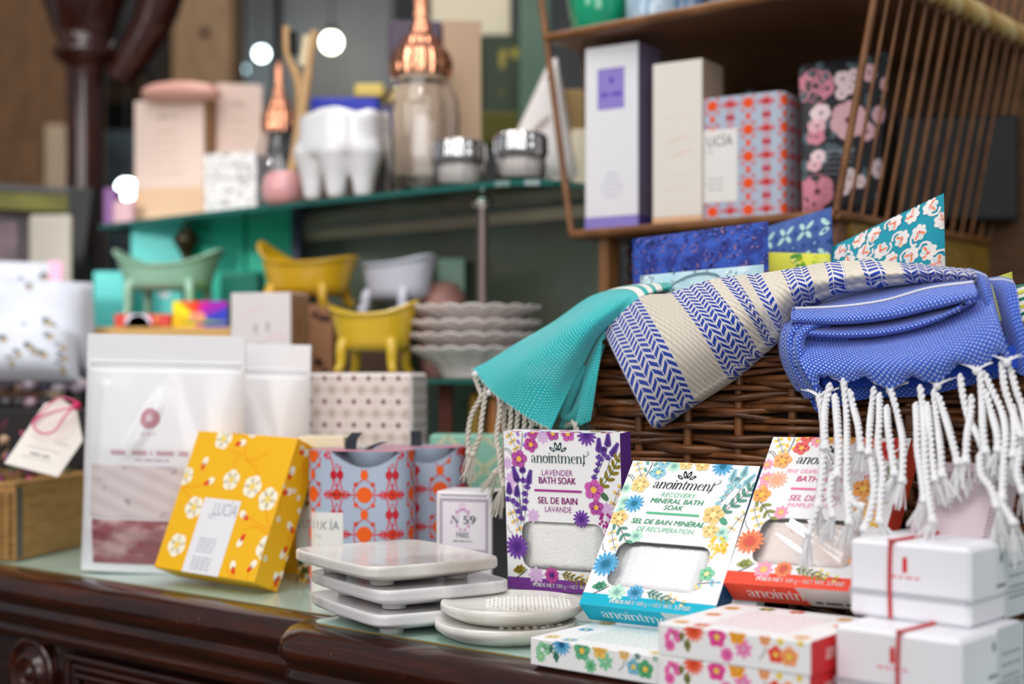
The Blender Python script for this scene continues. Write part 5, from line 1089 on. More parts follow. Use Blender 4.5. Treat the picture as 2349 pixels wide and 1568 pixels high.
# ================================================================== marble dishes
def marble(name, a, v):
    if name in MATS: return MATS[name]
    m = P(a, .2, hex2='#a89c90', scale=9, detail=10, lo=.5, hi=.72, coat=.3); MATS[name] = m; return m
MB1, MB2, MB3 = marble('mw', '#e6e2dc', 0), P('#e4e2e2', .25, hex2='#98949a', scale=12, detail=10, lo=.52, hi=.74, coat=.2), P('#e6e4de', .25, hex2='#b5ada0', scale=12, detail=9, lo=.5, hi=.74, coat=.2)
def sq_dish(label, c, yaw, z, mat, a=.052, b_=.066, h=.0161):
    r = thing('marble_dish', label, 'soap dish', (c[0], c[1], z), rz(yaw), 'square marble dishes'); m = MB(); n = 96
    def outl(k):
        o = []
        for i in range(n):
            t = 2*PI*i/n; ct, st = cos(t), sin(t); e = .17; x = a*math.copysign(abs(ct)**e, ct); y = b_*math.copysign(abs(st)**e, st)
            x *= 1+.055*(1-(y/b_)**2); y *= 1+.055*(1-(x/a/1.06)**2); o.append((x*k, y*k))
        return o
    prof = [(0, h-.0012), (.5, h-.0011), (.86, h-.0008), (.93, h-.0003), (.96, h), (.978, h), (.985, h-.0001), (.993, h-.0006), (.998, h-.0014), (1, h-.0022), (1, h-.003), (1, h-.0058), (1, h-.0066), (.997, h-.0072), (.99, h-.0077), (.98, h-.0083), (.77, .0036), (.755, .0032), (.74, .003), (.7, .003), (0, .003)]
    m.grid([[Vector((x, y, zz)) for x, y in outl(k)] for k, zz in prof], mat, True, cv=True); m.build('dish', r)
    for sx in (-1, 1):
        for sy in (-1, 1): m = MB(); m.lathe([(.0085, 0), (.009, .0032)], mat, 20, Matrix.Translation((sx*a*.56, sy*b_*.58, 0))); m.build('foot', r)
    return r
dc = Vector((-.0925, .953))+Vector((cos(rad(31)), sin(rad(31))))*.052+Vector((-sin(rad(31)), cos(rad(31))))*.062
sq_dish('bottom square marble soap dish of the stack of three, at the counter corner', dc+Vector((.004, -.004)), rad(30), 0, MB2, .052, .062)
sq_dish('middle square marble soap dish of the stack of three', dc+Vector((.004, .0)), rad(32), .0157, MB2, .052, .061)
sq_dish('top square marble soap dish reflecting the orange print', dc+Vector((-.006, .006)), rad(33), .0314, MB1, .053, .064)
def rd_dish(label, c, z, mat, r0=.049, slots=False, yaw=0):
    r = thing('marble_dish', label, 'soap dish', (c[0], c[1], z), rz(yaw), 'round marble dishes'); m = MB(); h = .0126
    m.lathe([(0, h-.0022), (r0*.6, h-.002), (r0*.86, h-.0012), (r0*.95, h-.0002), (r0*.975, h), (r0*.992, h-.0008), (r0, h-.0028), (r0*.995, h-.005), (r0*.9, .0042), (r0*.78, .0014), (r0*.7, 0), (0, 0)], mat, 64); m.build('dish', r)
    m = MB(); q = Vector((r0*.5, 0, 0))
    for i in range(-5, 6):
        for j in range(-5, 6):
            x, y = i*.0055+.0027*(j % 2), j*.0048
            if math.hypot(x, y) < r0*.6: m.lathe([(.0019, h-.0024), (.0017, h-.0008), (0, h-.0006)], mat, 10, Matrix.Translation((x+r0*.22, y, 0)), cap=False)
    m.build('drain_studs', r); return r
rd_dish('bottom round marble soap dish beside the square stack', ((1160-CX)/F*.965+.0005, .960), 0, MB3, .0485)
rd_dish('top round marble soap dish with raised studs beside the purple-sided box', ((1176-CX)/F*.968, .970), .0108, MB3, .0495)
# ================================================================== white pouches and the wooden crate
PW = P('#efeef2', .32, coat=.25); PRP = P('#9a5a62', .35, hex2='#cdaaaa', scale=24, stretch=(1, 1, 2.4), detail=3, lo=.45, hi=.62, coat=.4)
def salt_pouch(label, x, y, w_, h_, yaw, detail=True, lean=0):
    r = thing('bath_salt_pouch', label, 'pouch', (x, y, 0.0005), rot3(yaw, lean, rad(1.2)))
    def th(u, v):
        e = max(0, 1-(2*u-1)**4)**.8; return .019*e*(max(0, min(1, (1-v)*2.1)))**.8*(.35+.65*min(1, v*5+.1)) if v < .86 else .0012
    def S_(u, v, sg=-1, h=0):
        cr_ = .0042*max(0, 1-abs(u-.42-.75*(v-.62))/.07)*max(0, min(1, (v-.47)*12, (.8-v)*8)) - .0018*math.exp(-((u-.78+.5*(v-.5))/.06)**2)*(1 if .5 < v < .86 else 0)+.0014*math.exp(-((u-.14)/.03)**2)*(1 if .4 < v < .8 else 0)
        tp = 0; 
        return Vector(((u-.5)*w_*(1+.03*(1-v)), sg*(th(u, v)+(cr_ if sg < 0 else 0)+h)+.02*(1-v)*0, v*h_-(.006*(sin(PI*u)) if v < .02 else 0)*0))
    m = MB(); nu, nv = 60, 80
    m.grid([[S_(i/nu, j/nv) for j in range(nv+1)] for i in range(nu+1)], PW, True); m.grid([[S_(i/nu, j/nv, 1) for j in range(nv+1)] for i in range(nu+1)], PW, True)
    for v in (.868, .882): m.tube([S_(i/40, v, -1, .0004) for i in range(1, 40)], .0012, PW, 6)
    if detail:
        A = Art(w_, h_); pk = ink('#c9939f'); q = lambda px, py: ((px-180)/372*w_, (1312-py)/548*h_)
        cx_, cz_ = q(346, 955)
        A.ell(cx_, cz_, .0078, .0078, 0, pk, 24); A.up(); A.star(cx_, cz_, .0052, 8, ink('#e6d2d8'), .5); A.up()
        for k in range(12): a = 2*PI*k/12; A.ell(cx_+.0062*cos(a), cz_+.0062*sin(a), .0024, .0019, a, pk, 8); A.ell(cx_+.0036*cos(a+.26), cz_+.0036*sin(a+.26), .0009, .0007, a, pk, 6)
        A.line([(cx_+.0082*cos(2*PI*k/30), cz_+.0082*sin(2*PI*k/30)) for k in range(31)], .0013, pk)
        A.fake(*q(345, 990), .012, .0022, ink('#dcc0c8'), 3)
        rs_ = random.Random(3)
        x0 = 258
        for wd in (42, 44, 42, 44): A.fake(*q(x0+wd/2, 1034), wd/372*w_, .0062, ink('#cdaab4'), int(x0)); x0 += wd+10
        A.fake(*q(355, 1050), .03, .003, ink('#cbb6ba'), 5)
        A.emit(m, lambda X, Z, h: S_(min(1, X/w_), Z/h_, -1, h+.0003), .00001)
    m.build('bag', r, normals=False)
    if detail:
        for nm, x0, y0, x1, y1, mt in (('upper_window', 206, 1063, 500, 1182, P('#dccfcf', .4, hex2='#8a7080', scale=60, detail=4, lo=.62, hi=.75, coat=.4)), ('lower_window', 212, 1188, 500, 1291, PRP)):
            m = MB(); ua, ub = (x0-178)/372, (x1-178)/372; va, vb = (1312-y1)/548, (1312-y0)/548
            m.grid([[S_(ua+(ub-ua)*i/30, va+(vb-va)*j/20, -1, .0008+.0006*sin(i*.7+j*.4)*sin(j*.6)*(1 if 0 < i < 30 and 0 < j < 20 else 0)) for j in range(21)] for i in range(31)], mt, True); m.build(nm, r, normals=False)
    return r
salt_pouch('large white bath salt pouch with windows and round pink emblem at the left', -.312, 1.266, .144, .2115, rad(-5))
salt_pouch('plain white pouch half hidden behind the emblem pouch', -.258, 1.33, .132, .205, rad(-2), False)
PN = wood('pine_crate', '#9a6f3c', '#b98a4e', '#cda164', (2, 2, 12), .5, .05)
cr_o = G(34, 1289); ca = rad(-12); fx = Vector((-cos(ca)*1, -sin(ca)*1, 0)); bx = Vector((.23, .973, 0)).normalized(); lx = Vector((-bx.y, bx.x, 0))
crt = thing('wooden_crate', 'pale pine crate holding dried flowers at the left end of the counter', 'crate', cr_o)
Tc = Matrix(((bx.x, lx.x, 0, 0), (bx.y, lx.y, 0, 0), (0, 0, 1, 0), (0, 0, 0, 1)))
for nm, lo, hi in (('side_board', (0, 0, .001), (.15, .009, .075)), ('end_board', (0, .009, .001), (.009, .20, .075)), ('side_board', (0, .20, .001), (.15, .209, .075)), ('end_board', (.141, .009, .001), (.15, .20, .075)), ('base_board', (.009, .009, .001), (.141, .2, .006))):
    m = MB(); m.box(lo, hi, PN, Tc, r=.001); m.build(nm, crt)
m = MB(); m.box((.002, -.0008, .004), (.012, .0002, .070), P('#8a8078', .35, metal=.6), Tc); m.box((.0, -.0006, .002), (.0022, .06, .066), PN, Tc); m.build('metal_strap', crt)
fl_ = MB(); rs = random.Random(21); fc = [P(c, .9) for c in ('#6a4a3a', '#b98a6a', '#c05a7a', '#7f8a4a', '#4a5a34', '#3a4a8a', '#a8886a', '#8a3a5a', '#5a4630', '#d0b090')]
for i in range(420):
    p = Tc @ Vector((rs.uniform(.02, .13), rs.uniform(.02, .19), 0)); p.z += rs.uniform(.05, .07+.06*rs.random()); r = rs.uniform(.002, .0055)
    if i % 3: fl_.ball(p, r, rs.choice(fc), 6, 4, (1, 1, rs.uniform(.6, 1.4)))
    else: fl_.tube([p, p+Vector((rs.uniform(-.012, .012), rs.uniform(-.012, .012), rs.uniform(.0, .02)))], .0008, rs.choice(fc), 4)
fl_.box((.01, .01, .007), (.14, .2, .05), P('#4a3826', .9), Tc)
o = fl_.build('dried_flowers', None, off=cr_o*0); o.location = cr_o; tag(o, 'mixed dried flowers filling the pine crate', 'dried flowers', kind='stuff')
# tag with pink loop resting on the crate
tg = thing('gift_tag', 'cream gift tag with a pink string loop lying over the crate edge', 'tag', U(95, 1010, 1.31))
q = [U(10, 1062, 1.312), U(133, 1093, 1.318), U(190, 1010, 1.345), U(176, 938, 1.36), U(140, 914, 1.36), U(102, 926, 1.352)]; m = MB(); CT = P('#f3ece4', .7)
nn = (q[1]-q[0]).cross(q[3]-q[0]).normalized(); nn = nn if nn.y < 0 else -nn
m.poly(q, CT); m.poly([p-nn*.0008 for p in q][::-1], CT)
for i in range(6): a, c_ = q[i], q[(i+1) % 6]; m.poly([a, c_, c_-nn*.0008, a-nn*.0008], CT)
ex = (q[1]-q[0]).normalized(); ey = (q[5]-q[0]).normalized(); A = Art(.06, .07)
for i, (x, y, wd, hh) in enumerate(((.024, .017, .018, .0035), (.024, .024, .03, .0016), (.024, .0125, .03, .0014), (.036, .034, .012, .0014))): A.fake(x, y, wd, hh, ink('#b5b0b2') if i else ink('#8c888c'), i)
A.emit(m, lambda x, y, h: q[0]+ex*x+ey*y+nn*(h+.0002)); m.build('card', tg, off=tg.location, normals=False)
m = MB(); m.tube(crpath([U(178, 925, 1.345), U(150, 952, 1.338), U(128, 985, 1.33), U(100, 994, 1.326), U(80, 982, 1.326), U(78, 968, 1.33), U(100, 952, 1.335), U(140, 940, 1.34), U(178, 930, 1.345)], 50), .0011, P('#e0638a', .6), 6)
m.tube(crpath([U(74, 968, 1.335), U(110, 930, 1.345), U(140, 912, 1.355), U(172, 918, 1.35)], 20), .0009, P('#e0638a', .6), 6); m.ball(U(175, 930, 1.347), .0045, P('#d81b60', .6), 10, 8); m.build('pink_string', tg, off=tg.location, normals=False)
# dotted cotton bags, gems, picture frame
CB = P('#d3d7e2', .8, hex2='#c6cbd8', scale=20); 
def dots(n, seed):
    def f(W, H):
        A = Art(W, H); r = random.Random(seed)
        for i in range(n): x, y = r.uniform(.1, .9)*W, r.uniform(.1, .9)*H; A.ell(x, y, .0045, .006, r.random(), ink('#5f6a72'), 10); A.ell(x+.002, y-.002, .003, .003, 0, ink('#b59a6a'), 8)
        return A
    return f
def bag(label, px0, py0, px1, py1, d, th, n, seed, zb=None):
    c = [U(px0, py0, d), U(px1, py0+8, d), U(px1+10, py1, d-.03), U(px0, py1, d-.03)]; return pouch('cotton_bag', label, 'bag', c, th, CB, dots(n, seed))
LZb = .178
bag('upper white cotton bag with dark motifs and a pink edge, by the picture frame', -60, 596, 145, 790, 1.72, .025, 9, 4)
bag('plump white cotton bag with dark motifs under the pink-edged one', -40, 640, 212, 860, 1.66, .04, 12, 9)
bag('front white cotton bag at the far left, above the dark gems', -70, 750, 172, 872, 1.60, .03, 12, 15)
pk = thing('ribbon', 'pink fabric band on the corner of the upper cotton bag', 'ribbon', U(128, 632, 1.69)); m = MB(); q = [U(112, 597, 1.68), U(142, 599, 1.68), U(140, 668, 1.67), U(114, 666, 1.67)]; m.grid([[q[0], q[1]], [q[3], q[2]]], P('#f3b3cf', .7)); m.grid([[q[0]+VX*.002, q[1]+VX*.002], [q[3]+VX*.002, q[2]+VX*.002]], P('#f3b3cf', .7)); m.build('band', pk, off=pk.location)
tr_ = thing('dark_tray', 'black tray holding tumbled stones behind the pine crate', 'tray', (U(60, 0, 1.64).x, 1.64, 0)); m = MB(); hx = .13; m.box((-hx, -.09, 0), (hx, .06, U(0, 905, 1.64).z-.014), P('#17110f', .5), r=.002); m.build('tray', tr_)
zt = U(0, 905, 1.64).z-.014; rs = random.Random(31); gcol = ['#3f4560', '#6d5560', '#8a7f9a', '#2a2430', '#a87a5a', '#c9b9c9', '#7a4058', '#4a5fa0', '#5a4a3a']
for i in range(34):
    r = rs.uniform(.008, .014); px_ = rs.uniform(-.115, .125); py_ = rs.uniform(-.08, .045); lv = i // 17; h = rs.choice(gcol)
    m = MB(); m.ball((0, 0, 0), r, P(h, .2, hex2='#d9d2dc', scale=60, lo=.5, hi=.8, coat=.6), 10, 7, (1, rs.uniform(.7, 1), .75)); o = m.build('tumbled_stone'); o.location = (tr_.location.x+px_, 1.64+py_, zt+r*.75+lv*.017)
    tag(o, 'polished dark or mauve tumbled stone in the black tray at the left', 'stone', 'tumbled stones in the black tray')
pf = thing('picture_frame', 'black picture frame with olive mat leaning behind the cotton bags', 'picture frame', U(90, 760, 1.95)); BKF = P('#15191a', .3, coat=.3)
TLf, TRf, BRf, BLf = U(-120, 418, 2.0), U(212, 432, 2.0), U(165, 800, 1.93), U(-160, 800, 1.93)
def bar(a, c_, wv, nm, mt, dep=.02):
    m = MB(); n_ = Vector((0, dep, 0)); q = [a, c_, c_+wv, a+wv]; m.poly(q, mt); m.poly([p+n_ for p in q][::-1], mt)
    for i in range(4): m.poly([q[i], q[(i+1) % 4], q[(i+1) % 4]+n_, q[i]+n_], mt)
    m.build(nm, pf, off=pf.location)
bar(TLf, TRf, V3((0, 0, -.008)), 'top_rail', BKF); bar(TRf, BRf, V3((-.032, 0, 0)), 'side_rail', BKF); bar(BLf, BRf, V3((0, 0, .02)), 'bottom_rail', BKF)
bar(TLf+V3((0, .004, -.009)), TRf+V3((-.034, .004, -.009)), V3((0, 0, -.024)), 'olive_mat', P('#6e6a22', .5, hex2='#8a8636', scale=20), .01)
m = MB(); m.poly([TLf+V3((0, .02, -.03)), TRf+V3((-.03, .02, -.03)), BRf+V3((-.03, .02, 0)), BLf+V3((0, .02, 0))], P('#3a3238', .4, hex2='#6f5f60', scale=9)); m.build('backing', pf, off=pf.location)
slabbox('photo_card', 'cream card standing inside the black picture frame', 'card', 66, 166, 492, 700, 1.9, P('#d8cfc2', .7), .006, yaw=rad(-6))
slabbox('photo_card', 'dark mauve card at the far left of the picture frame', 'card', -40, 42, 508, 700, 1.9, P('#6d5c62', .7, hex2='#8f7c80', scale=30), .006)
# ================================================================== rattan shelf unit
RB = wood('rattan_board', '#5a3622', '#73482e', '#8a5c3e', (1, 6, 6), .45, .1); RT = P('#8a5a30', .45, hex2='#6d4320', scale=40, coat=.1); RD = P('#4a2c14', .6, hex2='#3a2210', scale=20)
ru_ = thing('rattan_shelf', 'rattan and cane display shelf with slanted rod sides at the right', 'shelf', un(NZ(1600, 0, 1.158).dot(UX), 1.3, 0)); off = ru_.location
Z1, Z2, DEP = .322, .527, .36; NF = 1.158
ubl, ubr = NZ(1310, 0, NF).dot(UX), NZ(1918, 0, NF).dot(UX); utl, utr = NZ(1252, 0, NF).dot(UX), NZ(2016, 0, NF).dot(UX)
m = MB(); m.box((ubl, NF, Z1-.008), (ubr, NF+DEP, Z1), RB, T, r=.002); m.build('lower_board', ru_, off=off)
m = MB(); m.box((utl, NF, Z2-.008), (utr, NF+DEP, Z2), RB, T, r=.002); m.build('upper_board', ru_, off=off)
m = MB(); m.box((ubl-.1, NF+DEP, .0), (utr+.02, NF+DEP+.006, .95), wood('back_boards', '#3f2a18', '#553a22', '#64462c', (1, 1, 8), .6, 0), T); m.build('back_panel', ru_, off=off)
ZT = .95
def side(ua_, ub_, n_rods, nm):
    m = MB()
    for k in range(n_rods):
        s = DEP*k/(n_rods-1); f = (ZT-Z1)/(Z2-Z1); a, c_ = un(ua_, NF+s, Z1), un(ua_+(ub_-ua_)*f, NF+s, ZT); c_ = a+(un(ub_, NF+s, Z2)-a)*f
        m.tube([a, a.lerp(c_, .5), c_], .0036 if k == 0 else rs.uniform(.0015, .0021), RT, 7)
    m.build(nm, ru_, off=off, normals=False)
side(ubl, utl, 7, 'left_rods'); side(ubr, utr, 15, 'right_rods')
for nm, a, c_, r in (('edge_cane', un(ubl, NF, Z1-.003), un(ubr, NF, Z1-.003), .0045), ('edge_cane', un(ubr, NF, Z1-.003), un(ubr, NF+DEP, Z1-.003), .0045), ('edge_cane', un(utl, NF, Z2-.003), un(utr, NF, Z2-.003), .0048), ('edge_cane', un(utl, NF, Z2-.003), un(utl, NF+DEP, Z2-.003), .004)):
    m = MB(); m.tube([a, a.lerp(c_, .5), c_], r, RT, 10); m.build(nm, ru_, off=off, normals=False)
m = MB(); braid([un(utr+.004, NF, Z2+.004), un(utr+.004, NF+DEP/2, Z2+.004), un(utr+.004, NF+DEP+.05, Z2+.004)], .0095, m, [P('#dcb878', .5), P('#c9a062', .5), P('#e6ca90', .5)], 34); m.build('braided_edge', ru_, off=off, normals=False)
# base case under the lower board
m = MB(); ub0 = NZ(1372, 0, NF+.01).dot(UX); m.box((ub0, NF+.012, .0), (ub0+.011, NF+.03, Z1-.008), wood('oak_post', '#6b4726', '#835a34', '#94683e', (6, 6, 1), .5, .1), T); m.build('front_post', ru_, off=off)
m = MB(); m.box((ubr-.02, NF+.012, 0), (ubr-.004, NF+.03, Z1-.008), RB, T); m.build('front_post', ru_, off=off)
m = MB(); m.box((ub0+.01, NF+.05, 0), (ubr-.02, NF+.06, Z1-.008), P('#1d120a', .8), T)
for i in range(18): m.tube([un(ub0+.012, NF+.048, .02+i*.0165), un((ub0+ubr)/2, NF+.048, .02+i*.0165), un(ubr-.02, NF+.048, .02+i*.0165)], .006, RD, 8)
m.build('dark_wicker_panel', ru_, off=off, normals=False)
m = MB(); m.box((ubr-.006, NF+.03, 0), (ubr, NF+DEP, Z1-.008), wood('olive_wood', '#6b5216', '#8a6a1e', '#a07e28', (1, 3, 10), .5, .2), T); m.build('olive_side', ru_, off=off)
slabbox('olive_chest', 'olive brown wooden chest behind the basket at the right edge', 'chest', 2150, 2480, 512, 800, 1.62, wood('olive_wood', '#6b5216', '#8a6a1e', '#a07e28', (1, 3, 10), .5, .2), .12).location.z = 0
bpy.context.view_layer.update()
# ------------------------------------------------------------------ boxes on the lower rattan board
def upright(name, label, cat, pxL, pxR, pyT, n, zb, yaw, t, faces, base, bevel=.0008, capz=None, group=None):
    o = NZ(pxL, zb, n); k = (pxR-CX)/F; w_ = (k*o.y-o.x)/(cos(yaw)-k*sin(yaw)); h_ = HC-(pyT-HY)/F*o.y-zb
    fs = faces(w_, h_, t) if faces else {}
    return carton(name, label, cat, o, yaw, 0, 0, (w_, t, h_), fs, base, group, bevel)
def f_purple(w_, h_, t):
    A = Art(w_, h_); p = ink('#9383cf'); d = ink('#4a3fae'); A.rect(0, 0, w_, h_*.078, p); A.rect(w_*.25, h_*.655, w_*.745, h_*.875, p); A.up(); A.line([(w_*.25, h_*.875), (w_*.25, h_*.655)], .0008, d); A.line([(w_*.25, h_*.874), (w_*.745, h_*.874)], .0008, d)
    A.ell(w_*.5, h_*.81, .0024, .0036, 0, d); A.text('LOVANI', w_*.5, h_*.735, .0065, ink('#5a4cba'), w_*.4) if 0 else A.fake(w_*.5, h_*.735, w_*.4, .0068, ink('#5f52bd'), 3)
    for i, wd in enumerate((.2, .26, .34, .45, .36, .3)): A.fake(w_*.52, h_*(.31-.025*i), w_*wd, .003, ink('#c9c8d6'), i)
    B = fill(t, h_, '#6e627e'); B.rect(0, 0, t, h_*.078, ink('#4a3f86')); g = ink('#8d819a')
    for i in range(9):
        for j in range(26): B.line([(t*i/8-.003, h_*.08+j*h_/27), (t*i/8+.003, h_*.08+j*h_/27+.005)], .0005, g); B.line([(t*i/8+.003, h_*.08+j*h_/27), (t*i/8-.003, h_*.08+j*h_/27+.005)], .0005, g)
    return {'front': A, 'right': B}
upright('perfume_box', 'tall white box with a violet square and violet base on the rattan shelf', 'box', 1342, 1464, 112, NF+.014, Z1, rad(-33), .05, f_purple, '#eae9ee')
def f_beige(w_, h_, t):
    A = Art(w_, h_); A.rect(0, 0, w_, h_*.055, ink('#e2b48c')); c_ = ink('#e6c3ae')
    A.curve([(w_*.25, h_*.5), (w_*.45, h_*.52), (w_*.6, h_*.535), (w_*.8, h_*.54)], [.0006, .0016, .0006], c_, 10); A.curve([(w_*.38, h_*.42), (w_*.55, h_*.435), (w_*.8, h_*.455)], [.0006, .0018, .0006], c_, 10)
    for i, z in enumerate((.66, .3, .22)): A.fake(w_*.5, h_*z, w_*.5, .0014, ink('#e3d3c6'), i)
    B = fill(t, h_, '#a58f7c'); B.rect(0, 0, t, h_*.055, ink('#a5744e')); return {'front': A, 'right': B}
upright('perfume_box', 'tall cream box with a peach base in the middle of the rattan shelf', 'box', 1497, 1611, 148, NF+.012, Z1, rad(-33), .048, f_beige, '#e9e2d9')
cen = NZ(1722, Z1, NF+.055)
o = candle_box('candle_box', 'pale blue box printed with orange medallions and white label on the rattan shelf', cen, rad(-31), (.088, .058, .121), '#b3bfd0', ('#f2541f', '#dc3f3f', '#c2243a', '#e77f8a'), (.013, .041, .020, .070), scoop=False, ribbon=0, sc=.8, r=.008, artoff=(.0, .02))
m = MB(); m.lathe([(.007, .121), (.0075, .127), (.004, .131), (0, .1315)], P('#15161a', .5), 14); k_ = m.build('black_knob', o)
def blackfl(W, H):
    A = Art(W, H); r = random.Random(12); pk1, pk2, pk3, gn = ink('#e9b7c0'), ink('#d98a9c'), ink('#f3d9dc'), ink('#5a6d72')
    for i in range(34): A.leaf(r.random()*W, r.random()*H, .012+.01*r.random(), r.random()*6, gn, .45)
    A.up()
    for x, y, rr, c_ in ((.13, .84, .024, pk2), (.42, .86, .012, pk3), (.5, .80, .009, pk3), (.40, .77, .009, pk3), (.55, .88, .009, pk3), (.72, .88, .012, pk1), (.48, .60, .026, pk1), (.17, .66, .013, pk3), (.13, .58, .011, pk1), (.12, .51, .011, pk2), (.72, .52, .012, pk1), (.14, .38, .010, pk3), (.10, .33, .009, pk1), (.13, .16, .024, pk2), (.10, .08, .016, pk2), (.52, .24, .013, pk3), (.46, .18, .010, pk3), (.66, .22, .009, pk3), (.86, .62, .012, pk1), (.9, .3, .013, pk3), (.93, .8, .010, pk1)):
        A.flower(W*x, H*y, rr*.8, 6, c_, ink('#4a3238'), .7, x*5, rc=.16)
    for i in range(5): A.fake(W*.38, H*(.41-.035*i), W*.36, .004 if i < 1 else .002, ink('#8d8f96'), i)
    return A
c = [NZ(1838, 0, NF+.05), NZ(2036, 0, NF+.06), NZ(2030, Z1+.002, NF+.06), NZ(1842, Z1+.002, NF+.05)]
c[0] = N(1832, 150, NF+.05); c[1] = N(2040, 118, NF+.12); c[3] = NZ(1842, Z1+.002, NF+.045); c[2] = NZ(2010, Z1+.002, NF+.115)
pouch('floral_pouch', 'black pouch printed with pink blossoms at the right of the rattan shelf', 'pouch', c, .014, P('#26262c', .5), blackfl)
slabbox('black_case', 'plain black case deep in the rattan shelf behind the rods', 'case', 2060, 2340, 262, 505, 1.50, P('#0b0a0b', .5), .1)
slabbox('green_packet', 'bright green packet seen through the rods above the black case', 'packet', 2232, 2305, 218, 300, 1.72, P('#1f8a48', .5), .03)
slabbox('teal_packet', 'teal green packet seen through the rods at the right edge', 'packet', 2300, 2400, 222, 310, 1.72, P('#167f78', .5), .03)
slabbox('pink_packet', 'dull pink packet end behind the raised coral corner sachet', 'packet', 2178, 2282, 482, 512, 1.60, P('#7a5548', .7), .05)
# ------------------------------------------------------------------ things on the upper rattan board
def jar(name, label, cat, px, n, z, prof, mat, group=None, seg=28, extra=None):
    p = NZ(px, z, n); o = thing(name, label, cat, p, None, group); m = MB(); m.lathe(prof, mat, seg); m.build('body', o)
    for nm, pr, mt in (extra or []): m = MB(); m.lathe(pr, mt, seg); m.build(nm, o)
    return o
jar('glass_vase', 'emerald green glass vase on the top of the rattan shelf', 'vase', 1374, NF+.07, Z2, [(.018, 0), (.023, .004), (.030, .02), (.034, .05), (.030, .075), (.022, .09), (.023, .094)], P('#0aa878', .08, hex2='#0d8f6c', scale=14, coat=.8), extra=[('rim', [(.0235, .093), (.0245, .095), (.022, .097)], P('#0aa878', .08))])
jar('glass_jar', 'pale blue glass jar with white speckles beside the green vase', 'jar', 1497, NF+.07, Z2, [(.026, 0), (.028, .003), (.028, .05), (.02, .06)], P('#8fb3cf', .1, hex2='#c3d9e6', scale=40, coat=.8), extra=[('lid', [(.021, .06), (.021, .07), (0, .072)], CHR)])
jar('glass_jar', 'steel blue small jar, third along the top rattan shelf', 'jar', 1580, NF+.09, Z2, [(.019, 0), (.02, .003), (.02, .05), (.015, .06)], P('#4f6f92', .15, coat=.6), extra=[('lid', [(.016, .06), (.016, .07), (0, .072)], CHR)])
jar('glass_jar', 'dark slate jar at the far end of the top rattan shelf', 'jar', 1650, NF+.10, Z2, [(.018, 0), (.019, .003), (.019, .05), (.015, .06)], P('#3d4250', .2, coat=.5), extra=[('lid', [(.016, .06), (.016, .07), (0, .072)], CHR)])
# books seen through the left rods
slabbox('kraft_box', 'tan kraft box behind the left rods of the rattan shelf', 'box', 1288, 1345, 132, 250, 1.66, P('#a88a58', .7), .06).location.z = .379+.07
slabbox('cream_book', 'cream book standing behind the left rods of the rattan shelf', 'book', 1262, 1306, 252, 425, 1.63, P('#ece2cc', .7), .07).location.z = SZ
slabbox('cream_book', 'second cream book beside the violet-square box, nearer the shelf', 'book', 1312, 1350, 262, 425, 1.63, P('#efe4c8', .7), .07).location.z = SZ
# ================================================================== things on the upper glass shelf
PCH = P('#efcfb8', .6); 
def f_peach(w_, h_, t):
    A = Art(w_, h_); A.rect(0, 0, w_, h_*.30, ink('#ecc6a4')); A.up()
    for i, (z, wd, hh) in enumerate(((.86, .3, .007), (.74, .28, .004), (.66, .36, .003), (.58, .3, .003), (.5, .44, .0025), (.42, .5, .003))): A.fake(w_*.48, h_*z, w_*wd, hh, ink('#c9b19c'), i)
    return {'front': A, 'right': fill(t, h_, '#b98d66')}
upright('soap_packet', 'pink peach packet standing at the left end of the upper glass shelf', 'packet', 308, 468, 232, 1.165, SZ, rad(-16), .05, f_peach, '#f2d9cc')
p = NZ(398, 0, 1.175); zt = HC-(232-HY)/F*p.y; o = thing('soap_bar', 'long rounded pink soap bar lying on top of the peach packet', 'soap', (p.x+.008, p.y+.012, zt+.0145), rot3(rad(-16), 0, rad(2))); m = MB()
m.grid([[Vector((.056*(-cos(PI*i/16)), .026*sin(PI*i/16)**.6*cos(2*PI*j/20), .0142*sin(PI*i/16)**.6*sin(2*PI*j/20)+.004*cos(PI*(i/16-.5)*1.0)-.004)) for j in range(20)] for i in range(17)], P('#efb3a4', .4, coat=.2), True, cv=True); m.build('bar', o)
upright('soap_packet', 'second peach packet, turned, just right of the soap-topped one', 'packet', 497, 602, 190, 1.235, SZ, rad(12), .05, lambda w_, h_, t: {'front': f_peach(w_, h_, t)['front']}, '#f3d8cb')
def f_marb(w_, h_, t):
    A = Art(w_, h_); r = random.Random(int(w_*1e5)+int(h_*1e6))
    for i in range(70): A.curve([(x := r.random()*w_, y := r.random()*h_), (x+r.uniform(-.006, .006), y+r.uniform(-.003, .003)), (x+r.uniform(-.01, .01), y+r.uniform(-.006, .006))], [.0016*r.random(), .0028*r.random(), .0004], ink(r.choice(['#54565a', '#8a8c90', '#b0b2b5'])), 5)
    return {'front': A, 'right': A}
zz = SZ
for lab, pt in (('lower black and white marbled soap box on the glass shelf', 411), ('upper black and white marbled soap box stacked on its twin', 352)):
    o = upright('marbled_box', lab, 'box', 468, 588, pt, 1.145, zz, rad(-10), .05, f_marb, '#eceaea'); zz = HC-(pt-HY)/F*NZ(468, 0, 1.145).y+.0004
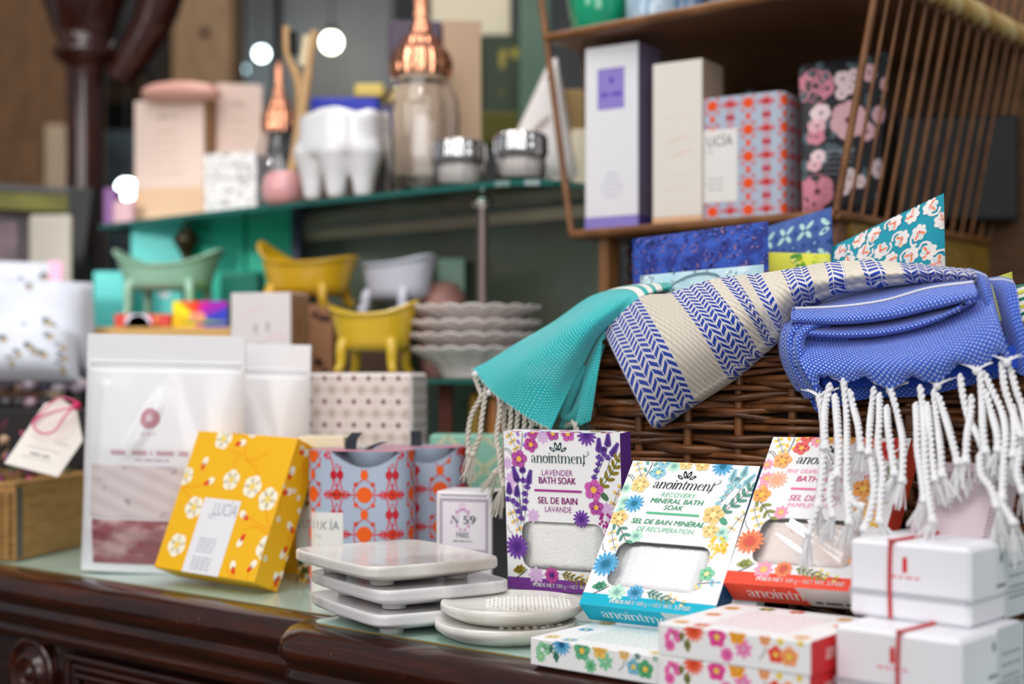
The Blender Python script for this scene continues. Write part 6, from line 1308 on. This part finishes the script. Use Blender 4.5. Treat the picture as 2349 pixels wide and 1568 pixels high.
# copper-topped shakers
COP = P('#eda583', .06, metal=1); GLS = glass('clear_glass', '#ffffff')
def shaker(label, px, n, pyT, pyN, pyB, rpx, zb):
    p = NZ(px, zb, n); d = p.y; k = d/F; H1 = (pyB-pyN)*k; H2 = (pyN-pyT)*k; R = rpx*k; o = thing('glass_shaker', label, 'shaker', p)
    m = MB(); seg = 40
    fac = lambda r, z, a: (r*(1+.035*cos(10*a)) if H1*.05 < z < H1*.75 else r, z)
    m.lathe([(0, .0005), (R*.8, .0005), (R*.86, .003), (R*.92, H1*.3), (R*1.0, H1*.62), (R*.98, H1*.78), (R*.78, H1*.92), (R*.7, H1*.99), (R*.66, H1*.99), (R*.74, H1*.9), (R*.93, H1*.77), (R*.95, H1*.62), (R*.87, H1*.3), (R*.8, .008), (0, .007)], GLS, seg, fn=fac); m.build('glass', o)
    m = MB(); m.lathe([(R*.78, H1*.97), (R*.80, H1+H2*.02), (R*.80, H1+H2*.16), (R*.74, H1+H2*.19), (R*.76, H1+H2*.22), (R*.62, H1+H2*.30), (R*.50, H1+H2*.36), (R*.52, H1+H2*.39), (R*.36, H1+H2*.46), (R*.27, H1+H2*.52), (R*.30, H1+H2*.56), (R*.19, H1+H2*.64), (R*.21, H1+H2*.70), (R*.17, H1+H2*.80), (R*.2, H1+H2*.9), (R*.14, H1+H2), (0, H1+H2*1.02)], COP, 72, fn=lambda r, z, a: (r*(1+.05*cos(18*a)), z)); m.build('copper_top', o)
shaker('large cut glass shaker with tall copper top on the glass shelf', 966, 1.165, -40, 145, 426, 86, SZ)
shaker('smaller glass shaker with copper top behind the toothbrushes', 640, 1.225, 95, 248, 452, 50, SZ)
# chrome-lidded jars
for px, lab in ((1053, 'squat ribbed glass jar with chrome lid next to the large shaker'), (1194, 'squat ribbed glass jar with chrome lid at the shelf end')):
    p = NZ(px, SZ, 1.165); k = p.y/F; R = 58*k; H1 = 66*k; o = thing('glass_jar', lab, 'jar', p, None); m = MB()
    m.lathe([(0, .0005), (R*.9, .0005), (R*.98, .003), (R, H1*.9), (R*.95, H1), (R*.9, H1), (R*.93, H1*.9), (R*.9, .006), (0, .005)], GLS, 60, fn=lambda r, z, a: (r*(1+.02*cos(20*a)), z)); m.build('glass', o)
    m = MB(); m.lathe([(R*1.0, H1-.001), (R*1.05, H1+.002), (R*1.07, H1+.008), (R*1.03, H1+.010), (R*1.06, H1+.013), (R*1.03, H1+.020), (R*.96, H1+.023), (R*.5, H1+.025), (0, H1+.0255)], P('#d8d8da', .06, metal=1), 72, fn=lambda r, z, a: (r*(1+.03*cos(18*a)), z)); m.build('chrome_lid', o)
    m = MB(); m.lathe([(0, .0062), (R*.8, .0062), (R*.84, .009), (R*.84, H1*.84), (R*.7, H1*.9), (0, H1*.92)], P('#e9e1dc', .9), 60, fn=lambda r, z, a: (r*(1+.03*cos(14*a)), z))
    m.build('brightening_fill', o)  # pale filling added so the glass body looks lighter
# tooth-shaped holder
p = NZ(785, SZ, 1.135); k = p.y/F; CER = P('#f2f1f3', .15, coat=.6); o = thing('tooth_holder', 'glossy white ceramic molar-shaped toothbrush holder with long roots', 'holder', p, rz(rad(-20))); m = MB()
n = 48; Rx, Ry = 98*k, 74*k; zc = 95*k
R = []
for t, s_, in ((0, .0), (0, .6), (.02, .93), (.1, .985), (.3, 1.0), (.6, .98), (.85, .985), (.95, .9), (1.0, .75), (.97, .55), (.9, .3), (.88, 0)):
    R.append([Vector((Rx*s_*math.copysign(abs(cos(a))**.7, cos(a)), Ry*s_*math.copysign(abs(sin(a))**.7, sin(a)), zc+(200*k-zc)*t+(.004*cos(4*a) if t > .8 else 0)*s_)) for a in [2*PI*i/n for i in range(n)]])
m.grid(R, CER, True, cv=True)
for x, y, w_ in ((-.72, -.3, .30), (.02, -.55, .33), (.68, -.3, .31), (-.3, .5, .28), (.42, .5, .28)):
    m.lathe([(.0, 0), (.0085, .0), (.0102, .003), (.0135, zc*.5), (.0185, zc*.85), (.023, zc*1.1), (.020, zc*1.35), (0, zc*1.4)], CER, 24, Matrix.Translation((Rx*x*.93, Ry*y*.9, 0)))
tb = m.build('body', o); md_ = tb.modifiers.new('fuse', 'REMESH'); md_.mode = 'VOXEL'; md_.voxel_size = .0022; md_.use_smooth_shade = True
md_ = tb.modifiers.new('soften', 'SMOOTH'); md_.factor = .5; md_.iterations = 14
# pink holder with two bamboo brushes
p = NZ(652, SZ, 1.125); k = p.y/F; PKG = P('#e0a3a6', .3, coat=.5); o = thing('brush_holder', 'round pink ceramic holder standing with two bamboo toothbrushes', 'holder', p); m = MB(); R = 50*k; m.lathe([(0, 0), (R*.7, 0), (R*.95, .008), (R, .02), (R*.9, .033), (R*.6, .0385), (.012, .039), (.011, .034), (0, .012)], PKG, 32); m.build('body', o)
BAM = wood('bamboo', '#b98a58', '#cda472', '#dcb98a', (8, 8, 1), .5, .1)
for lab, x0, y0, x1, y1, hx, bc, sg in (('bamboo toothbrush with black bristles in the pink holder', 668, 385, 657, 62, 20, '#17171a', 1), ('bamboo toothbrush with pale bristles in the pink holder', 672, 385, 722, 70, 20, '#ecd9b4', -1)):
    a, c_ = U(x0, y0, p.y+.0), U(x1, y1, p.y+.01*sg); o = thing('toothbrush', lab, 'toothbrush', a); d = (c_-a); m = MB()
    q = [a-d*.06, a+d*.35, a+d*.62, a+d*.8, c_]
    if sg > 0: q[1] = q[1]+Vector((.012, 0, 0)); q[2] = q[2]+Vector((.012, 0, 0))
    m.tube(crpath(q, 20), lambda t: .0062-.0022*(1-abs(2*t-1.5)) if t > .6 else .006, BAM, 10); m.build('handle', o, off=a)
    m = MB(); h0, h1 = a.lerp(c_, .80 if sg > 0 else .74), a.lerp(c_, .96); side_ = Vector((sg*.0105, 0, .001)); bm_ = P(bc, .8)
    m.grid([[h0.lerp(h1, i/8)+side_*(.3+.9*j) for j in (0, .5, 1)] for i in range(9)], bm_); 
    m.tube([h0+side_*.65, h0.lerp(h1, .5)+side_*.65, h1+side_*.65], .0052, bm_, 8); m.build('bristles', o, off=a)
# other things at the back of the shelf
slabbox('blue_box', 'flat royal blue box behind the tooth-shaped holder', 'box', 712, 868, 222, 300, 1.75, P('#2038c8', .5), .05).location.z = SZ+.0990
slabbox('wooden_block', 'plain wooden block under the royal blue box', 'block', 712, 860, 246, 430, 1.75, P('#6a4a38', .7), .05).location.z = SZ
slabbox('yellow_box', 'small pale yellow packet lying on the blue box', 'box', 812, 880, 194, 226, 1.75, P('#ecd273', .6), .04).location.z = .5172
bx = upright('kraft_box', 'tall kraft box with purple-grey flap behind the large shaker', 'box', 1016, 1104, 46, 1.235, SZ, rad(3), .05, lambda w_, h_, t: {'front': Art(w_, h_)}, '#c2a58a')
slabbox('kraft_box', 'wider tan kraft box directly behind the large glass shaker', 'box', 886, 1014, 152, 426, 1.70, P('#cdb59c', .6), .05).location.z = SZ; slabbox('purple_box', 'dusky purple box on the kraft box behind the copper top', 'box', 890, 1014, 46, 152, 1.70, P('#574a5c', .6), .05)
slabbox('cream_card', 'cream card standing behind the kraft box top', 'card', 988, 1172, -60, 82, 2.2, P('#eee3c6', .6), .01)
slabbox('green_poster', 'dark green poster with yellow marks behind the jars', 'poster', 1108, 1192, 78, 300, 2.15, P('#2a3a22', .6, hex2='#b9a83a', scale=22, detail=4, lo=.58, hi=.66), .02)
slabbox('green_banner', 'grey-green hanging panel left of the rattan rods', 'panel', 1190, 1262, -80, 420, 2.1, P('#5d7a68', .6, hex2='#456450', scale=6), .02)
slabbox('moss_cushion', 'moss green block low behind the jars', 'block', 1100, 1190, 255, 330, 1.95, P('#5c5a24', .9), .05)
c = [U(1262, 138, 1.66), U(1278, 132, 1.66), NZ(1330, SZ+.002, 1.29), NZ(1140, SZ+.002, 1.26)]; c[2] = U(1330, 410, 1.63); c[3] = U(1135, 405, 1.63)
def wleaf(W, H):
    A = Art(W, H); A.leaf(W*.62, H*.05, H*.75, 1.7, ink('#3f5546'), .25); A.leaf(W*.3, H*.3, H*.2, 1.0, ink('#b8a8a4'), .3); return A
pouch('paper_bag', 'white pointed paper bag with a dark green leaf behind the second jar', 'bag', c, .02, P('#ece6e4', .6), wleaf)
slabbox('purple_packet', 'purple packet at the far left end of the upper glass shelf', 'packet', 236, 268, 400, 492, 1.95, P('#9a68a8', .5), .03).location.z = SZ
slabbox('pink_packet', 'small pink packet in front of the purple one at the left shelf end', 'packet', 258, 306, 440, 494, 1.90, P('#e5b6c0', .5), .02).location.z = SZ
# ================================================================== things on the lower glass shelf
def onshelf(o, z=LZ): o.location.z = z; return o
def lbox(nm, label, cat, a, b_, yt, d, mat, dep, zb=LZ, faces=None, yaw=0):
    p = U(a, 0, d); z1 = HC-(yt-HY)/F*d; o = thing(nm, label, cat, (p.x, d, zb), rz(yaw)); m = MB(); w_ = (b_-a)/F*d/cos(yaw); m.box((0, 0, 0), (w_, dep, z1-zb), mat, r=.001, seg=1)
    if faces: faces(w_, z1-zb).emit(m, face((0, 0, 0), (1, 0, 0), (0, 0, 1), (0, -1, 0)))
    m.build('body', o); return o
TQ = P('#6fe6e0', .5, hex2='#5ad8d4', scale=10); TQ2 = P('#1fdcc0', .5)
cz = HC-(752-HY)/F*1.66
lbox('wooden_box', 'pale wooden box under the red and rainbow packets', 'box', 200, 530, 750, 1.66, P('#c49a58', .6), .10)
def f_red(W, H):
    A = Art(W, H); A.ell(W*.42, 0.004, .016, .016, 0, ink('#e6dcec'), 20); A.rect(0, 0, W, H*.3, ink('#c2502a')); A.ell(W*.42, 0.002, .013, .013, 0, ink('#cfd0ea'), 20); A.rect(W*.72, 0, W*.78, H, ink('#e08a4a')); return A
lbox('soap_packet', 'red packet with a pale round emblem on the wooden box', 'packet', 262, 392, 720, 1.665, P('#d5342c', .5), .04, cz+.0005, f_red)
def f_rain(W, H):
    A = Art(W, H); cols = ['#f2c21e', '#f7e21c', '#f0622a', '#e8322a', '#c81fa0', '#a01fb0', '#3a3fc0']; ce = (W*.45, H*.2)
    for i in range(14):
        a0, a1 = PI*1.1*(1-i/14)-.1, PI*1.1*(1-(i+1)/14)-.1; A.p([ce, (ce[0]+W*cos(a0), ce[1]+W*sin(a0)), (ce[0]+W*cos(a1), ce[1]+W*sin(a1))], ink(cols[i//2]))
    A.up(); A.ell(W*.45, H*.3, W*.16, H*.22, 0, ink('#f09a7a')); return A
z_m = HC-(742-HY)/F*1.655; z_t = HC-(690-HY)/F*1.655
RBW = P('#8fae1e', .5)
lbox('rainbow_box', 'lower rainbow striped soap box on the wooden box', 'box', 396, 522, 742, 1.665, RBW, .05, cz+.0005, f_rain)
lbox('rainbow_box', 'upper rainbow striped soap box, on top of the lower rainbow one', 'box', 396, 522, 690, 1.665, RBW, .05, z_m+.0008, f_rain)
def f_heart(W, H):
    A = Art(W, H); A.ell(W*.5, H*.66, .016, .013, .5, ink('#f0c3d8'), 14); A.ell(W*.66, H*.66, .018, .013, -.5, ink('#f4eef6'), 14); A.ell(W*.58, H*.58, .01, .014, 0, ink('#f1e6f2'), 12); return A
lbox('turquoise_box', 'turquoise box with a pale heart under the glass shelf', 'box', 300, 432, 512, 1.90, TQ, .05, LZ, f_heart)
lbox('turquoise_box', 'large deep turquoise box right of the heart box', 'box', 440, 560, 512, 1.93, TQ2, .05)
lbox('turquoise_box', 'green-turquoise box at the right end of the turquoise row', 'box', 566, 672, 512, 1.92, P('#18d8b4', .5), .05)
lbox('turquoise_box', 'short turquoise box at the left behind the green bathtub', 'box', 214, 302, 622, 1.84, TQ, .04)
lbox('turquoise_box', 'dark teal box behind the sage bathtub foot and yellow bathtub', 'box', 505, 592, 622, 1.80, P('#0f8f7a', .5), .05)
lbox('navy_box', 'narrow navy box beside the mirror upright', 'box', 668, 688, 500, 1.86, P('#2a3358', .5), .04)
def f_white(W, H):
    A = Art(W, H); g = ink('#a9a4b4'); A.ell(W*.42, H*.58, .0016, .006, 0, g); A.ell(W*.62, H*.6, .0016, .006, 0, g); A.fake(W*.52, H*.40, .012, .003, g, 2); A.curve([(W*.2, H*.7), (W*.35, H*.8), (W*.5, H*.82)], .003, ink('#efd6d6'), 8); A.curve([(W*.6, H*.45), (W*.8, H*.5), (W*.95, H*.45)], .003, ink('#efd6d6'), 8); return A
o = lbox('soap_carton', 'white and kraft carton with two small face-like marks below the yellow bathtub', 'box', 529, 672, 672, 1.50, ink('#e9e2e2'), .05, LZ, f_white, rad(-14)); 
w_ = o.children[0]; m = MB(); wx = (672-529)/F*1.5/cos(rad(14)); hh = HC-(672-HY)/F*1.5-LZ; m.poly([(wx+.0004, .001, .001), (wx+.0004, .049, .001), (wx+.0004, .049, hh-.001), (wx+.0004, .001, hh-.001)], ink('#b98a62')); A = Art(.05, hh); A.star(.018, .02, .009, 7, ink('#4a3a30'), .5); A.fake(.02, hh*.6, .008, .03, ink('#a5764e'), 1); A.emit(m, face((wx+.0004, 0, 0), (0, 1, 0), (0, 0, 1), (1, 0, 0))); m.build('kraft_side', o, normals=False)
def f_kr(W, H):
    A = Art(W, H); r = random.Random(4)
    for i in range(14): A.star(r.random()*W, r.random()*H, .006, 7, ink('#3f2a20'), .5)
    return A
lbox('kraft_box', 'kraft box with dark stars under the upper yellow bathtub', 'box', 610, 764, 697, 1.60, P('#9a6a48', .7), .10, LZ, f_kr)
lbox('wooden_block', 'dark wooden block under the white bathtub', 'block', 790, 935, 716, 1.60, P('#4a3222', .7), .09)
def tub(label, pxL, pxR, pyTL, pyTR, pyS, pyBody, pyFoot, d, hexc, yaw=0, inner=None):
    k = d/F; L = (pxR-pxL)*k/cos(yaw); zc_ = HC-(pyFoot-HY)/F*d; o = thing('bathtub_dish', label, 'soap dish', (U((pxL+pxR)/2, 0, d).x, d, zc_), rz(yaw)); Wd = L*.31
    hS = (pyFoot-pyS)*k; hL = (pyFoot-pyTL)*k; hR = (pyFoot-pyTR)*k; hb = (pyFoot-pyBody)*k; n = 56; mt = P(hexc, .22, coat=.6); m = MB()
    def rim(a, s, z0): 
        x = L/2*cos(a); f = abs(cos(a))**2.6; zt = hS+((hR if cos(a) > 0 else hL)-hS)*f; zz = hb+(zt-hb)*s; sc = .76+.24*s**1.4; return Vector((x*sc, Wd*sin(a)*(.8+.2*s**.6), zz))
    A_ = [2*PI*i/n for i in range(n)]
    R = [[rim(a, s, 0) for a in A_] for s in (0, .12, .3, .55, .8, .95)]; R[0] = [Vector((p.x*.85, p.y*.7, p.z)) for p in R[0]]
    lip = [Vector((p.x*1.03, p.y*1.07, p.z+.0005)) for p in R[-1]]; R.append(lip); R.append([Vector((p.x*1.0, p.y, p.z+.0035)) for p in R[-2]])
    for s in (.8, .5, .25, .12): R.append([Vector((q.x*.95, q.y*.92, q.z+.001)) for q in [rim(a, s, 0) for a in A_]])
    R.append([Vector((0, 0, hb+.004)) for a in A_]); R = [[Vector((0, 0, hb)) for a in A_]]+R
    m.grid(R, mt, True, cv=True); m.build('tub', o, normals=False)
    for sx in (-1, 1):
        for sy in (-1, 1):
            m = MB(); x, y = sx*L*.27, sy*Wd*.66; m.tube(crpath([(x*.95, y*.9, hb+.010), (x*1.03, y*1.06, hb+.003), (x*1.04, y*1.08, hb*.5), (x*1.10, y*1.2, hb*.14), (x*1.16, y*1.3, hb*.08)], 12), lambda t: .0072*(1-.5*t)+.0016*(t > .85), mt, 8)
            m.ball((x*1.13, y*1.28, .0042), .0042, mt, 8, 6); m.ball((x*1.0, y*1.02, hb+.007), .0072, mt, 10, 7, (1, .7, 1)); m.build('claw_foot', o, normals=False)
    return o
tub('sage green claw-foot bathtub soap dish in front of the turquoise boxes', 258, 515, 570, 572, 612, 668, 742, 1.73, '#8fbba2', rad(-8))
tub('upper yellow claw-foot bathtub soap dish standing on the starred kraft box', 590, 822, 548, 592, 606, 680, 698, 1.645, '#d6a81e', rad(-22))
tub('lower yellow claw-foot bathtub soap dish beside the white plates', 752, 962, 700, 690, 722, 806, 857, 1.455, '#dcb62a', rad(-14))
tub('white claw-foot bathtub soap dish, highest behind the lower yellow one', 832, 995, 600, 588, 606, 690, 717, 1.635, '#d3d5e4', rad(-40))
# scalloped plates
PL = P('#ebe3e0', .25, coat=.4)
def plate(label, py, py_next, zf, R0, foot=.022):
    o = thing('scalloped_plate', label, 'plate', (U(1088, 0, 1.47).x, 1.47, zf), None, 'stacked scalloped plates'); zr = HC-(py-HY)/F*1.47-zf; m = MB()
    fn = lambda r, z, a: (r*(1+.02*abs(cos(9*a))*(r/R0)**2), z+.003*abs(sin(9*a))*(r/R0)**3)
    m.lathe([(0, .0008), (foot, 0), (foot, .003), (R0*.62, zr*.45), (R0*.85, zr*.8), (R0*.98, zr-.0016), (R0*1.0, zr), (R0*.97, zr+.0006), (R0*.84, zr*.86+.002), (R0*.6, zr*.5+.004), (0, .005)], PL, 108, fn=fn); m.build('plate', o); return o
zs = [LZ, 0, 0, 0]; zr = [HC-(py-HY)/F*1.47 for py in (802, 771, 742, 708)]
for i, (lab, py) in enumerate((('bottom white scalloped plate of the stack, on a foot', 802), ('second white scalloped plate from the bottom of the stack', 771), ('third white scalloped plate from the bottom of the stack', 742), ('top white scalloped plate of the stack beside the yellow bathtub', 708))):
    plate(lab, py, 0, LZ if i == 0 else zr[i-1]-.004, .0695 if i else .0665, .034 if i == 0 else .028)
lbox('pale_block', 'pale green upright block standing behind the plates near the rod', 'candle', 1160, 1212, 588, 1.70, P('#9fc4b4', .5), .03)  # pale upright blocks standing in for vague greenish shapes
lbox('pale_block', 'pale green upright block behind the white bathtub end', 'candle', 1005, 1066, 592, 1.70, P('#8fb5a0', .5), .03)
o = jar('soap_ball', 'dusky pink round soap behind the stacked plates', 'soap', 1015, 1.215, LZ, [(.02, 0), (.026, .01), (.03, .06), (.028, .09), (.018, .108), (0, .112)], P('#a5746c', .5))
# objects under the lower glass shelf
def ubox(nm, label, cat, a, b_, yt, d, mat, r=None):
    p = U((a+b_)/2, 0, d); z1 = HC-(yt-HY)/F*d; R = (b_-a)/2*d/F; o = thing(nm, label, cat, (p.x, d, 0)); m = MB(); m.lathe([(0, 0), (R*.96, 0), (R, .003), (R, z1*.8), (R*.8, z1*.95), (R*.6, z1), (0, z1)], mat, 24); m.build('body', o); return o
ubox('bottle', 'ochre bottle under the lower glass shelf behind the rope fringe', 'bottle', 1074, 1112, 900, 1.46, P('#a8821e', .3))
ubox('bottle', 'orange bottle under the lower glass shelf by the lavender box', 'bottle', 1118, 1156, 905, 1.46, P('#d98a4a', .3))
lbox('red_prop', 'slim dull red prop under the lower glass shelf', 'prop', 1006, 1038, 862, 1.5, P('#7a3a2c', .6), .02, 0)
# ------------------------------------------------------------------ pieces that belong to a part of their thing hang one level deeper
SUB = {'upper_window': 'bag', 'lower_window': 'bag', 'bristles': 'handle', 'window_film': 'carton', 'finial': 'rod', 'collar': 'rod', 'fringe': 'cloth', 'white_stripe': 'cloth', 'striped_end': 'cloth', 'loose_fibres': 'cloth', 'black_knob': 'carton', 'green_glass_edge': 'glass_pane', 'metal_strap': 'side_board', 'kraft_side': 'body', 'knot': 'timber', 'drain_studs': 'dish', 'pink_string': 'card', 'ribbon': 'carton'}
for o in [x for x in S.objects if x.parent and x.parent.parent is None]:
    want = SUB.get(o.name.split('.')[0])
    if want and len(o.parent.children) > 2:
        for q in o.parent.children:
            if q.name.split('.')[0] == want: o.parent = q; break
